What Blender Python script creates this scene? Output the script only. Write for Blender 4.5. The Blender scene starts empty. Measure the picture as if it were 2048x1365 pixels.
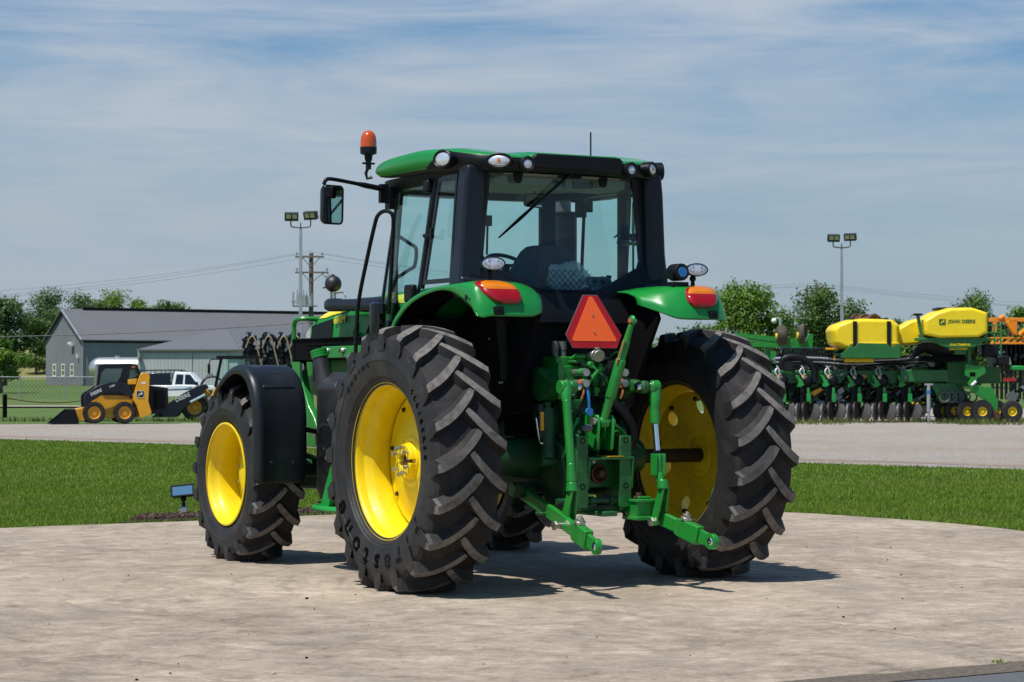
import bpy, math, random
import numpy as np
from mathutils import Vector, Matrix, noise as mnoise

R = math.radians
scene = bpy.context.scene
COL = scene.collection
random.seed(7)
rng = np.random.default_rng(11)
PI = math.pi

# ------------------------------------------------------------------ camera
CAM = Vector((-7.4708, -12.4746, 1.3343))
YAW, PITCH, FPX = 0.51707, 0.018786, 4345.79
cd = bpy.data.cameras.new("camera")
cam = bpy.data.objects.new("camera", cd)
COL.objects.link(cam)
cam.location = CAM
cam.rotation_euler = (PI / 2 + PITCH, 0, -YAW)
cd.sensor_width = 36.0
cd.lens = 36.0 * FPX / 2048.0
cd.clip_start = 0.1
cd.clip_end = 6000
cd.dof.use_dof = True
cd.dof.focus_distance = 13.6
cd.dof.aperture_fstop = 13
scene.camera = cam

# ground frame seen from where the photographer stood: u metres to the right, d metres away
FWD = Vector((math.sin(YAW), math.cos(YAW), 0))
RGT = Vector((math.cos(YAW), -math.sin(YAW), 0))


def G(u, d, z=0.0):
    p = CAM + RGT * u + FWD * d
    return Vector((p.x, p.y, z))


def U(px, d):
    return (px - 1024.0) / FPX * d


def Z(py, d):
    return CAM.z + (765.0 - py) / FPX * d


def GP(px, d, z=0.0):
    return G(U(px, d), d, z)


# ------------------------------------------------------------------ light
SUN_K = Vector((0.46, 0.13, -1.0)).normalized()     # direction the light travels
sd = bpy.data.lights.new("sun", 'SUN')
sd.energy = 5.0
sd.angle = R(0.53)
sd.color = (1.0, 0.955, 0.88)
sun = bpy.data.objects.new("sun", sd)
COL.objects.link(sun)
sun.rotation_euler = SUN_K.to_track_quat('-Z', 'Y').to_euler()
sun.location = (-10, -5, 30)

world = bpy.data.worlds.new("World")
scene.world = world
world.use_nodes = True
wn, wl = world.node_tree.nodes, world.node_tree.links
wn.clear()
wout = wn.new("ShaderNodeOutputWorld")
wbg = wn.new("ShaderNodeBackground")
sky = wn.new("ShaderNodeTexSky")
sky.sky_type = 'NISHITA'
sky.sun_disc = False
to_sun = -SUN_K
sky.sun_elevation = math.asin(to_sun.z)
sky.sun_rotation = math.atan2(to_sun.x, to_sun.y)
sky.air_density = 1.0
sky.dust_density = 1.6
sky.ozone_density = 2.0
tc = wn.new("ShaderNodeTexCoord")
sep = wn.new("ShaderNodeSeparateXYZ")
wl.new(tc.outputs['Generated'], sep.inputs[0])


def wmath(op, a, b=None, clamp=False):
    n = wn.new("ShaderNodeMath")
    n.operation = op
    n.use_clamp = clamp
    for i, v in enumerate((a, b)):
        if v is None:
            continue
        if isinstance(v, (int, float)):
            n.inputs[i].default_value = v
        else:
            wl.new(v, n.inputs[i])
    return n.outputs[0]


def wramp(fac, stops):
    n = wn.new("ShaderNodeValToRGB")
    e = n.color_ramp.elements
    while len(e) < len(stops):
        e.new(0.5)
    for q, (p, c) in zip(e, stops):
        q.position = p
        q.color = (c, c, c, 1) if not isinstance(c, tuple) else (*c, 1)
    n.color_ramp.interpolation = 'EASE'
    wl.new(fac, n.inputs[0])
    return n.outputs[0]


# thin high cloud: soft streaks, densest in the haze near the horizon
dot = wn.new("ShaderNodeVectorMath")
dot.operation = 'DOT_PRODUCT'
wl.new(tc.outputs['Generated'], dot.inputs[0])
dot.inputs[1].default_value = tuple(RGT)
zc = wmath('MAXIMUM', sep.outputs['Z'], 0.0)
comb = wn.new("ShaderNodeCombineXYZ")
wl.new(dot.outputs['Value'], comb.inputs[0])
wl.new(zc, comb.inputs[1])
wl.new(wmath('MULTIPLY', sep.outputs['Y'], 0.3), comb.inputs[2])


def wnoise(scale, detail, rough, dist, rot, sc, loc=(0, 0, 0)):
    mp = wn.new("ShaderNodeMapping")
    mp.inputs['Rotation'].default_value = (0, 0, rot)
    mp.inputs['Scale'].default_value = sc
    mp.inputs['Location'].default_value = loc
    wl.new(comb.outputs[0], mp.inputs[0])
    n = wn.new("ShaderNodeTexNoise")
    n.inputs['Scale'].default_value = scale
    n.inputs['Detail'].default_value = detail
    n.inputs['Roughness'].default_value = rough
    n.inputs['Distortion'].default_value = dist
    wl.new(mp.outputs[0], n.inputs['Vector'])
    return n.outputs['Fac']


n1 = wnoise(2.6, 5, 0.5, 0.6, R(-8), (1.0, 5.0, 1), (0.35, 0.18, 0))
n2 = wnoise(6.0, 9, 0.58, 1.3, R(12), (0.8, 6.0, 1), (1.7, 0.4, 0))
n3 = wnoise(24, 8, 0.62, 0.8, R(4), (0.5, 6.0, 1))
cl = wmath('ADD', wmath('MULTIPLY', n1, 0.58), wmath('ADD', wmath('MULTIPLY', n2, 0.32), wmath('MULTIPLY', n3, 0.10)))
base = wramp(zc, [(0.0, 0.90), (0.06, 0.82), (0.105, 0.74), (0.16, 0.56), (0.26, 0.22), (0.45, 0.04)])
amp = wramp(zc, [(0.0, 0.05), (0.05, 0.25), (0.11, 0.62), (0.18, 1.0), (0.35, 0.5), (0.5, 0.05)])
cover = wmath('ADD', base, wmath('MULTIPLY', wmath('MULTIPLY', wmath('SUBTRACT', cl, 0.5), 5.0), amp), True)
cover = wmath('MINIMUM', cover, 0.96)
mixc = wn.new("ShaderNodeMix")
mixc.data_type = 'RGBA'
wl.new(cover, mixc.inputs[0])
tint = wn.new("ShaderNodeMix")
tint.data_type = 'RGBA'
tint.blend_type = 'MULTIPLY'
tint.inputs[0].default_value = 1.0
tint.inputs[7].default_value = (0.45, 0.82, 1.08, 1)
wl.new(sky.outputs[0], tint.inputs[6])
wl.new(tint.outputs[2], mixc.inputs[6])
# cloud light: slightly darker and bluer towards the horizon
cc = wramp(zc, [(0.0, (3.85, 4.65, 5.25)), (0.07, (4.35, 5.1, 5.85)), (0.12, (4.8, 5.5, 6.3)), (0.2, (5.3, 6.0, 7.0))])
wl.new(cc, mixc.inputs[7])
wl.new(mixc.outputs[2], wbg.inputs['Color'])
wbg.inputs['Strength'].default_value = 0.092
wl.new(wbg.outputs[0], wout.inputs[0])

scene.view_settings.view_transform = 'Standard'
scene.view_settings.look = 'None'
scene.view_settings.gamma = 1
scene.view_settings.exposure = 0.06
scene.view_settings.use_curve_mapping = False
scene.cycles.max_bounces = 8
scene.cycles.transparent_max_bounces = 16
scene.cycles.caustics_reflective = False
scene.cycles.caustics_refractive = False


# ------------------------------------------------------------------ materials
class NT:
    """small helper round a node tree"""

    def __init__(self, name):
        self.m = bpy.data.materials.new(name)
        self.m.use_nodes = True
        self.n = self.m.node_tree.nodes
        self.l = self.m.node_tree.links
        self.b = self.n["Principled BSDF"]
        self.tc = self.n.new("ShaderNodeTexCoord")

    def noise(self, scale, detail=4, rough=0.55, dist=0.0, vec=None, out='Fac'):
        t = self.n.new("ShaderNodeTexNoise")
        t.inputs['Scale'].default_value = scale
        t.inputs['Detail'].default_value = detail
        t.inputs['Roughness'].default_value = rough
        t.inputs['Distortion'].default_value = dist
        self.l.new(vec or self.tc.outputs['Object'], t.inputs['Vector'])
        return t.outputs[out]

    def ramp(self, fac, stops):
        t = self.n.new("ShaderNodeValToRGB")
        e = t.color_ramp.elements
        while len(e) < len(stops):
            e.new(0.5)
        for q, (p, c) in zip(e, stops):
            q.position = p
            q.color = (*c, 1) if isinstance(c, tuple) else (c, c, c, 1)
        self.l.new(fac, t.inputs[0])
        return t.outputs[0]

    def mix(self, fac, a, b, mode='MIX'):
        t = self.n.new("ShaderNodeMix")
        t.data_type = 'RGBA'
        t.blend_type = mode
        for i, v in ((0, fac), (6, a), (7, b)):
            if isinstance(v, tuple):
                t.inputs[i].default_value = (*v, 1)
            elif isinstance(v, (int, float)):
                t.inputs[i].default_value = v
            else:
                self.l.new(v, t.inputs[i])
        return t.outputs[2]

    def math(self, op, a, b=None, clamp=False):
        t = self.n.new("ShaderNodeMath")
        t.operation = op
        t.use_clamp = clamp
        for i, v in enumerate((a, b)):
            if v is None:
                continue
            if isinstance(v, (int, float)):
                t.inputs[i].default_value = v
            else:
                self.l.new(v, t.inputs[i])
        return t.outputs[0]

    def mapping(self, scale=(1, 1, 1), rot=(0, 0, 0), src='Object'):
        t = self.n.new("ShaderNodeMapping")
        t.inputs['Scale'].default_value = scale
        t.inputs['Rotation'].default_value = rot
        self.l.new(self.tc.outputs[src], t.inputs['Vector'])
        return t.outputs[0]

    def bump(self, h, strength=0.3, dist=0.01):
        t = self.n.new("ShaderNodeBump")
        t.inputs['Strength'].default_value = strength
        t.inputs['Distance'].default_value = dist
        self.l.new(h, t.inputs['Height'])
        self.l.new(t.outputs[0], self.b.inputs['Normal'])

    def color(self, c):
        if isinstance(c, tuple):
            self.b.inputs['Base Color'].default_value = (*c, 1)
        else:
            self.l.new(c, self.b.inputs['Base Color'])

    def set(self, **k):
        for a, v in k.items():
            s = self.b.inputs[a.replace('_', ' ')]
            if isinstance(v, (int, float)):
                s.default_value = v
            else:
                self.l.new(v, s)


def paint(name, c, rough=0.4, metal=0.0, var=0.12, vs=3.0, coat=0.0, bump=0.0, bs=60.0, dirt=None, spec=0.5):
    """a paint, plastic or metal with slight uneven tone; dirt = (colour, amount, scale)"""
    t = NT(name)
    f = t.noise(vs, 5, 0.6)
    lo = tuple(x * (1 - var) for x in c)
    hi = tuple(min(1, x * (1 + var)) for x in c)
    col = t.ramp(f, [(0.3, lo), (0.7, hi)])
    if dirt:
        d = t.noise(dirt[2], 8, 0.7, 0.3)
        d = t.ramp(d, [(0.5 - 0.02, 0.0), (0.72, 1.0)])
        d = t.math('MULTIPLY', d, dirt[1])
        col = t.mix(d, col, dirt[0])
        rr = t.math('ADD', t.math('MULTIPLY', d, 0.4), rough, True)
        t.set(Roughness=rr)
    else:
        rr = t.ramp(t.noise(vs * 3, 4), [(0.3, rough * 0.85), (0.7, min(1, rough * 1.15))])
        t.set(Roughness=rr)
    t.color(col)
    t.set(Metallic=metal, Coat_Weight=coat, Coat_Roughness=0.08, Specular_IOR_Level=spec)
    if bump:
        t.bump(t.noise(bs, 3), bump, 0.004)
    return t.m


DUST = (0.22, 0.19, 0.15)
M = {}
M['green'] = paint('green_paint', (0.010, 0.225, 0.026), 0.36, var=0.14, vs=7, coat=0.3, dirt=((0.05, 0.06, 0.035), 0.35, 7), bump=0.06, bs=60)
M['green_gloss'] = paint('green_gloss_panel', (0.009, 0.225, 0.034), 0.32, var=0.05, coat=0.45, spec=0.35)
M['hood_green'] = paint('hood_green_panel', (0.008, 0.21, 0.030), 0.42, var=0.05, coat=0.10, spec=0.25)
M['green_cast'] = paint('green_cast_iron', (0.008, 0.130, 0.020), 0.45, var=0.3, vs=8, coat=0.25, bump=0.25, bs=90, dirt=((0.012, 0.022, 0.014), 0.75, 7))
M['green_dark'] = paint('shaded_green_casting', (0.004, 0.062, 0.015), 0.5, var=0.35, vs=7, coat=0.08, bump=0.3, bs=70, dirt=((0.010, 0.012, 0.010), 0.8, 6))  # casting green darkened, deep shade round axle and hitch put into the colour
M['green_far'] = paint('green_implement', (0.010, 0.125, 0.024), 0.45, var=0.25, vs=2, coat=0.1)
M['green_bright'] = paint('green_bright_casting', (0.012, 0.26, 0.045), 0.4, var=0.2, vs=3)  # brighter green than the main paint
M['yellow'] = paint('yellow_paint', (0.80, 0.59, 0.002), 0.45, var=0.05, coat=0.12, dirt=((0.22, 0.14, 0.02), 0.22, 5))
M['yellow_in'] = paint('yellow_dusty', (0.76, 0.53, 0.003), 0.5, var=0.12, vs=5, dirt=((0.20, 0.14, 0.03), 0.4, 6))
M['tank_yellow'] = paint('yellow_plastic', (0.80, 0.60, 0.010), 0.38, var=0.06)
M['loader_yellow'] = paint('loader_yellow', (0.72, 0.34, 0.008), 0.4, var=0.1, coat=0.2)
M['black'] = paint('black_plastic', (0.0065, 0.0075, 0.010), 0.42, var=0.2, dirt=((0.03, 0.03, 0.03), 0.15, 5), spec=0.22)
M['black_gloss'] = paint('black_gloss', (0.007, 0.009, 0.014), 0.25, var=0.2, coat=0.12, spec=0.3)
M['black_matte'] = paint('black_matte', (0.0035, 0.0035, 0.004), 0.75, var=0.3, spec=0.1)
M['fender_black'] = paint('moulded_fender_plastic', (0.011, 0.0135, 0.018), 0.38, var=0.2, spec=0.4, bump=0.05, bs=120)
M['navy'] = paint('cab_post_plastic', (0.011, 0.015, 0.024), 0.36, var=0.15, bump=0.08, bs=200, spec=0.3)
M['tankblack'] = paint('textured_black_plastic', (0.015, 0.0155, 0.018), 0.42, var=0.2, spec=0.55, bump=0.25, bs=260, dirt=((0.10, 0.10, 0.10), 0.15, 4))
M['steel'] = paint('zinc_bolt', (0.48, 0.47, 0.44), 0.38, metal=0.9, var=0.15, vs=12)
M['chrome'] = paint('chrome', (0.78, 0.78, 0.80), 0.12, metal=1.0, var=0.03)
M['rust'] = paint('rusty_steel', (0.10, 0.045, 0.028), 0.7, metal=0.2, var=0.35, vs=14)
M['darksteel'] = paint('dark_steel', (0.035, 0.025, 0.022), 0.55, metal=0.4, var=0.3, vs=10)
M['galv'] = paint('galvanised_steel', (0.36, 0.38, 0.41), 0.5, metal=0.5, var=0.15, vs=3)
M['fixture'] = paint('bronze_fixture', (0.035, 0.032, 0.030), 0.5, var=0.1)
M['lampglass'] = paint('lamp_panel', (0.62, 0.55, 0.36), 0.25, var=0.1)
M['orange'] = paint('reflective_orange', (1.0, 0.13, 0.02), 0.5, var=0.03)
M['redref'] = paint('reflective_red', (0.42, 0.004, 0.008), 0.35, var=0.2, vs=40)
M['white'] = paint('white_paint', (0.74, 0.76, 0.78), 0.3, var=0.03, coat=0.4)
M['whitetrim'] = paint('white_trim', (0.75, 0.75, 0.73), 0.5, var=0.05)
M['grey'] = paint('grey_plastic', (0.10, 0.105, 0.11), 0.5, var=0.1)
M['liner'] = paint('headliner', (0.24, 0.24, 0.21), 0.7, var=0.1)
M['seat'] = paint('seat_fabric', (0.035, 0.045, 0.055), 0.85, var=0.2, vs=30)
M['blue'] = paint('blue_plastic', (0.02, 0.16, 0.42), 0.4, var=0.1)
M['brownhose'] = paint('tan_hose', (0.30, 0.23, 0.16), 0.5, var=0.15)
M['copper'] = paint('orange_cap', (0.42, 0.12, 0.05), 0.5, var=0.15)
M['silver'] = paint('aluminium_tank', (0.62, 0.60, 0.56), 0.32, metal=0.75, var=0.08, vs=1)
M['decal_yellow'] = paint('yellow_decal', (0.85, 0.66, 0.01), 0.35, var=0.02)
M['decal_black'] = paint('black_decal', (0.01, 0.012, 0.01), 0.35, var=0.02)
M['decal_green'] = paint('green_decal', (0.006, 0.10, 0.03), 0.4, var=0.02)
M['decal_white'] = paint('white_decal', (0.72, 0.72, 0.70), 0.4, var=0.02)
M['shingle'] = paint('grey_metal_roof', (0.125, 0.118, 0.128), 0.6, var=0.1, vs=0.3)
M['bark'] = paint('bark', (0.07, 0.055, 0.042), 0.9, var=0.4, vs=4, bump=0.5, bs=20)
M['polewood'] = paint('weathered_pole', (0.13, 0.105, 0.085), 0.9, var=0.3, vs=3, bump=0.3, bs=30)
M['wire'] = paint('wire', (0.06, 0.06, 0.07), 0.6, var=0.1)
M['stain_red'] = paint('red_paint', (0.35, 0.02, 0.025), 0.4, var=0.1)


def tyre_mat():
    t = NT('tyre_rubber')
    a = t.noise(6, 6, 0.65)
    col = t.ramp(a, [(0.3, (0.011, 0.011, 0.012)), (0.7, (0.024, 0.024, 0.025))])
    d = t.ramp(t.noise(3.2, 9, 0.7, 0.6), [(0.50, 0.0), (0.75, 0.5)])
    col = t.mix(d, col, (0.085, 0.068, 0.055))
    t.color(col)
    t.set(Roughness=0.55, Specular_IOR_Level=0.38)
    t.bump(t.noise(70, 5), 0.25, 0.006)
    return t.m


def lug_mat():
    t = NT('worn_tread')
    a = t.noise(16, 8, 0.7)
    col = t.ramp(a, [(0.28, (0.045, 0.041, 0.038)), (0.5, (0.145, 0.131, 0.119)), (0.75, (0.235, 0.213, 0.193))])
    t.color(col)
    t.set(Roughness=0.85)
    t.bump(t.noise(160, 5), 0.5, 0.005)
    return t.m


def groove_mat():
    t = NT('shaded_muddy_groove')
    a = t.noise(5, 9, 0.72, 0.5)
    col = t.ramp(a, [(0.46, (0.007, 0.0075, 0.010)), (0.62, (0.024, 0.019, 0.016)), (0.78, (0.075, 0.052, 0.038))])  # near-black tones paint the shade of the grooves, brown is mud
    t.color(col)
    t.set(Roughness=0.8)
    t.bump(t.noise(50, 6), 0.4, 0.006)
    return t.m


M['tyre'] = tyre_mat()
M['lug'] = lug_mat()
M['groove'] = groove_mat()
M['tyretext'] = paint('tyre_lettering', (0.002, 0.002, 0.0025), 0.9, var=0.1, spec=0.05)
M['tyretext2'] = paint('worn_tyre_lettering', (0.009, 0.009, 0.010), 0.8, var=0.1, spec=0.1)


def glass(name, tint, gloss=1.0, rough=0.0):
    m = bpy.data.materials.new(name)
    m.use_nodes = True
    n, l = m.node_tree.nodes, m.node_tree.links
    n.clear()
    o = n.new("ShaderNodeOutputMaterial")
    mx = n.new("ShaderNodeMixShader")
    tr = n.new("ShaderNodeBsdfTransparent")
    tr.inputs[0].default_value = (*tint, 1)
    gl = n.new("ShaderNodeBsdfGlossy")
    gl.inputs['Roughness'].default_value = rough
    lw = n.new("ShaderNodeLayerWeight")
    lw.inputs[0].default_value = 0.5
    pw = n.new("ShaderNodeMath")
    pw.operation = 'POWER'
    pw.inputs[1].default_value = 4.0
    l.new(lw.outputs['Facing'], pw.inputs[0])
    mu = n.new("ShaderNodeMath")
    mu.operation = 'MULTIPLY_ADD'
    mu.use_clamp = True
    mu.inputs[1].default_value = 0.8 * gloss
    mu.inputs[2].default_value = 0.035 * gloss
    l.new(pw.outputs[0], mu.inputs[0])
    l.new(mu.outputs[0], mx.inputs[0])
    l.new(tr.outputs[0], mx.inputs[1])
    l.new(gl.outputs[0], mx.inputs[2])
    l.new(mx.outputs[0], o.inputs[0])
    return m


M['glass'] = glass('tinted_cab_glass', (0.865, 0.975, 0.96), 0.8)
M['darkglass'] = glass('dark_glass', (0.10, 0.14, 0.15), 1.6)
M['clearlens'] = glass('clear_lens', (0.9, 0.92, 0.94), 1.5)


def lens(name, c, rough=0.12):
    t = NT(name)
    w = t.n.new("ShaderNodeTexWave")
    w.inputs['Scale'].default_value = 40
    t.l.new(t.tc.outputs['Object'], w.inputs[0])
    t.color(t.mix(t.math('MULTIPLY', w.outputs[0], 0.35), c, tuple(x * 0.55 for x in c)))
    t.set(Roughness=rough, Coat_Weight=0.35, Subsurface_Weight=0.0)
    t.b.inputs['Transmission Weight'].default_value = 0.15
    return t.m


M['redlens'] = lens('red_lens', (0.36, 0.003, 0.005))
M['amberlens'] = lens('amber_lens', (0.80, 0.22, 0.006))
M['beaconlens'] = lens('beacon_lens', (0.62, 0.09, 0.002))
M['reflector'] = paint('lamp_reflector', (0.75, 0.76, 0.78), 0.25, metal=0.6, var=0.25, vs=60)
mm = bpy.data.materials.new('mirror_glass')
mm.use_nodes = True
mm.node_tree.nodes["Principled BSDF"].inputs['Metallic'].default_value = 1.0
mm.node_tree.nodes["Principled BSDF"].inputs['Roughness'].default_value = 0.02
mm.node_tree.nodes["Principled BSDF"].inputs['Base Color'].default_value = (0.6, 0.66, 0.66, 1)
M['mirror'] = mm


# ------------------------------------------------------------------ mesh builder
class MB:
    def __init__(self):
        self.v, self.f, self.mi, self.M = [], [], [], None

    def at(self, M):
        self.M = M
        return self

    def add(self, vs, fs, mi=0):
        o = len(self.v)
        if self.M is not None:
            vs = [tuple(self.M @ Vector(p)) for p in vs]
        self.v += [tuple(p) for p in vs]
        self.f += [tuple(i + o for i in q) for q in fs]
        self.mi += [mi] * len(fs)
        return self

    def box(self, x0, x1, y0, y1, z0, z1, mi=0):
        v = [(x, y, z) for z in (z0, z1) for y in (y0, y1) for x in (x0, x1)]
        return self.add(v, [(0, 2, 3, 1), (4, 5, 7, 6), (0, 1, 5, 4), (2, 6, 7, 3), (0, 4, 6, 2), (1, 3, 7, 5)], mi)

    def hexa(self, b, t, mi=0):
        """b, t: four bottom and four top corners in the same order"""
        return self.add(list(b) + list(t), [(3, 2, 1, 0), (4, 5, 6, 7), (0, 1, 5, 4), (1, 2, 6, 5), (2, 3, 7, 6), (3, 0, 4, 7)], mi)

    def prism(self, poly, axis, a0, a1, mi=0):
        """extrude a 2d outline along an axis; poly is (y,z), (x,z) or (x,y)"""
        n = len(poly)

        def p3(q, a):
            return {'x': (a, q[0], q[1]), 'y': (q[0], a, q[1]), 'z': (q[0], q[1], a)}[axis]
        v = [p3(q, a0) for q in poly] + [p3(q, a1) for q in poly]
        f = [tuple(range(n))[::-1], tuple(range(n, 2 * n))]
        f += [(i, (i + 1) % n, n + (i + 1) % n, n + i) for i in range(n)]
        return self.add(v, f, mi)

    def loft(self, rings, mi=0, closed=True, caps=True, mif=None):
        n = len(rings[0])
        v = [p for r in rings for p in r]
        f, m = [], []
        for i in range(len(rings) - 1):
            for j in range(n if closed else n - 1):
                k = (j + 1) % n
                f.append((i * n + j, i * n + k, (i + 1) * n + k, (i + 1) * n + j))
                m.append(mif(i, j) if mif else mi)
        if caps and closed:
            f += [tuple(range(n))[::-1], tuple(range((len(rings) - 1) * n, len(rings) * n))]
            m += [mi, mi]
        o = len(self.f)
        self.add(v, f, mi)
        self.mi[o:] = m
        return self

    def tube(self, pts, r, n=10, mi=0, caps=True):
        pts = [Vector(p) for p in pts]
        rs = r if isinstance(r, (list, tuple)) else [r] * len(pts)
        rings, up = [], None
        for i, p in enumerate(pts):
            a = pts[max(i - 1, 0)]
            b = pts[min(i + 1, len(pts) - 1)]
            t = (b - a).normalized()
            if up is None:
                up = t.orthogonal().normalized()
            else:
                up = (up - t * up.dot(t)).normalized()
            w = t.cross(up)
            rings.append([tuple(p + (up * math.cos(2 * PI * k / n) + w * math.sin(2 * PI * k / n)) * rs[i]) for k in range(n)])
        return self.loft(rings, mi, True, caps)

    def cyl(self, p0, p1, r0, r1=None, n=20, mi=0):
        return self.tube([p0, p1], [r0, r0 if r1 is None else r1], n, mi)

    def lathe(self, prof, c, ax, n=48, mi=0, mif=None, caps=False):
        """prof: (radius, height) along axis ax ('x','y','z') from centre c"""
        rings = []
        for (r, h) in prof:
            ring = []
            for k in range(n):
                a = 2 * PI * k / n
                ca, sa = r * math.cos(a), r * math.sin(a)
                q = {'x': (h, ca, sa), 'y': (sa, h, ca), 'z': (ca, sa, h)}[ax]
                ring.append((c[0] + q[0], c[1] + q[1], c[2] + q[2]))
            rings.append(ring)
        return self.loft(rings, mi, True, caps, mif)

    def sphere(self, c, r, nu=20, nv=12, mi=0, s=(1, 1, 1)):
        rings = []
        for i in range(nv + 1):
            t = -PI / 2 + PI * i / nv
            rr = max(math.cos(t), 1e-4) * r
            rings.append([(c[0] + rr * math.cos(2 * PI * k / nu) * s[0], c[1] + rr * math.sin(2 * PI * k / nu) * s[1], c[2] + r * math.sin(t) * s[2]) for k in range(nu)])
        return self.loft(rings, mi)

    def bolt(self, p, d, r=0.012, h=0.012, mi=0, n=6):
        p, d = Vector(p), Vector(d).normalized()
        return self.tube([p, p + d * h], r, n, mi)

    def build(self, name, mats, parent=None, bevel=0.0, seg=2, angle=35, flat=False, loc=None, rot=None):
        me = bpy.data.meshes.new(name)
        me.from_pydata(self.v, [], self.f)
        if not isinstance(mats, (list, tuple)):
            mats = [mats]
        for m in mats:
            me.materials.append(m)
        me.polygons.foreach_set('material_index', np.array(self.mi, dtype=np.int32))
        me.update()
        if not flat:
            me.polygons.foreach_set('use_smooth', np.ones(len(me.polygons), dtype=bool))
            me.set_sharp_from_angle(angle=R(angle))
        o = bpy.data.objects.new(name, me)
        COL.objects.link(o)
        if parent is not None:
            o.parent = parent
        if loc is not None:
            o.location = loc
        if rot is not None:
            o.rotation_euler = rot
        if bevel:
            b = o.modifiers.new('bevel', 'BEVEL')
            b.width = bevel
            b.segments = seg
            b.limit_method = 'ANGLE'
            b.angle_limit = R(35)
            b.harden_normals = False
        return o


def empty(name, label, cat, loc=(0, 0, 0), rz=0.0, group=None):
    o = bpy.data.objects.new(name, None)
    COL.objects.link(o)
    o.location = loc
    o.rotation_euler = (0, 0, rz)
    o.empty_display_size = 0.2
    return tag(o, label, cat, group)


def tag(o, label=None, cat=None, group=None, kind=None):
    for k, v in (('label', label), ('category', cat), ('group', group), ('kind', kind)):
        if v:
            o[k] = v
    return o


def dup(o, parent=None):
    """copy of an object with copies of its parts and their sub-parts"""
    c = o.copy()
    COL.objects.link(c)
    if parent is not None:
        c.parent = parent
    for ch in list(o.children):
        dup(ch, c)
    return c


def text_shape(s, size, depth=0.001, shear=0.0, bold=0.0, spacing=1.0):
    """letters as mesh data in the xy plane, centred on the origin: (verts, faces)"""
    cu = bpy.data.curves.new('lettering', 'FONT')
    cu.body = s
    cu.size = size
    cu.extrude = depth
    cu.shear = shear
    cu.offset = bold
    cu.space_character = spacing
    cu.align_x = 'CENTER'
    cu.align_y = 'CENTER'
    cu.resolution_u = 3
    o = bpy.data.objects.new('lettering', cu)
    COL.objects.link(o)
    dg = bpy.context.evaluated_depsgraph_get()
    me = bpy.data.meshes.new_from_object(o.evaluated_get(dg))
    v = [tuple(q.co) for q in me.vertices]
    f = [tuple(q.vertices) for q in me.polygons]
    bpy.data.objects.remove(o)
    bpy.data.curves.remove(cu)
    bpy.data.meshes.remove(me)
    return v, f


def frame(o, x, y, z=None):
    """matrix with origin o and axes x (right), y (up), z"""
    x = Vector(x).normalized()
    y = Vector(y)
    y = (y - x * y.dot(x)).normalized()
    z = x.cross(y)
    m = Matrix((x, y, z)).transposed().to_4x4()
    m.translation = Vector(o)
    return m


def deer(size):
    """outline of a leaping stag, as polygons in a unit square scaled to size"""
    body = [(-.42, -.30), (-.30, -.22), (-.22, -.05), (-.26, .06), (-.14, .12), (.04, .10), (.14, .16), (.20, .30), (.27, .33), (.30, .26), (.41, .20), (.40, .15), (.29, .14), (.25, .02), (.34, -.06), (.44, -.02), (.46, -.06), (.34, -.13), (.18, -.06), (.02, -.05), (-.10, -.08), (-.14, -.20), (-.24, -.32), (-.40, -.37)]
    horn = [(.20, .30), (.06, .38), (-.06, .36), (-.10, .40), (.06, .44), (.17, .38), (.19, .46), (.23, .46), (.25, .34)]
    return [[(a * size, b * size) for a, b in q] for q in (body, horn)]


def round_rect(w, h, r, n=5):
    out = []
    for cx, cy, a0 in ((w / 2 - r, h / 2 - r, 0), (-w / 2 + r, h / 2 - r, 90), (-w / 2 + r, -h / 2 + r, 180), (w / 2 - r, -h / 2 + r, 270)):
        for k in range(n + 1):
            a = R(a0 + 90 * k / n)
            out.append((cx + r * math.cos(a), cy + r * math.sin(a)))
    return out


def spline(pts, n=8):
    """Catmull-Rom through points"""
    P = [Vector(p) for p in pts]
    P = [P[0] * 2 - P[1]] + P + [P[-1] * 2 - P[-2]]
    out = []
    for i in range(1, len(P) - 2):
        for k in range(n):
            t = k / n
            a, b, c, d = P[i - 1:i + 3]
            out.append(0.5 * ((2 * b) + (c - a) * t + (2 * a - 5 * b + 4 * c - d) * t * t + (3 * b - a - 3 * c + d) * t ** 3))
    out.append(P[-2])
    return out
# ------------------------------------------------------------------ the tractor: wheels
tractor = empty('tractor', 'large green tractor with yellow wheels and an orange triangle, parked on the concrete pad', 'tractor')


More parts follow.
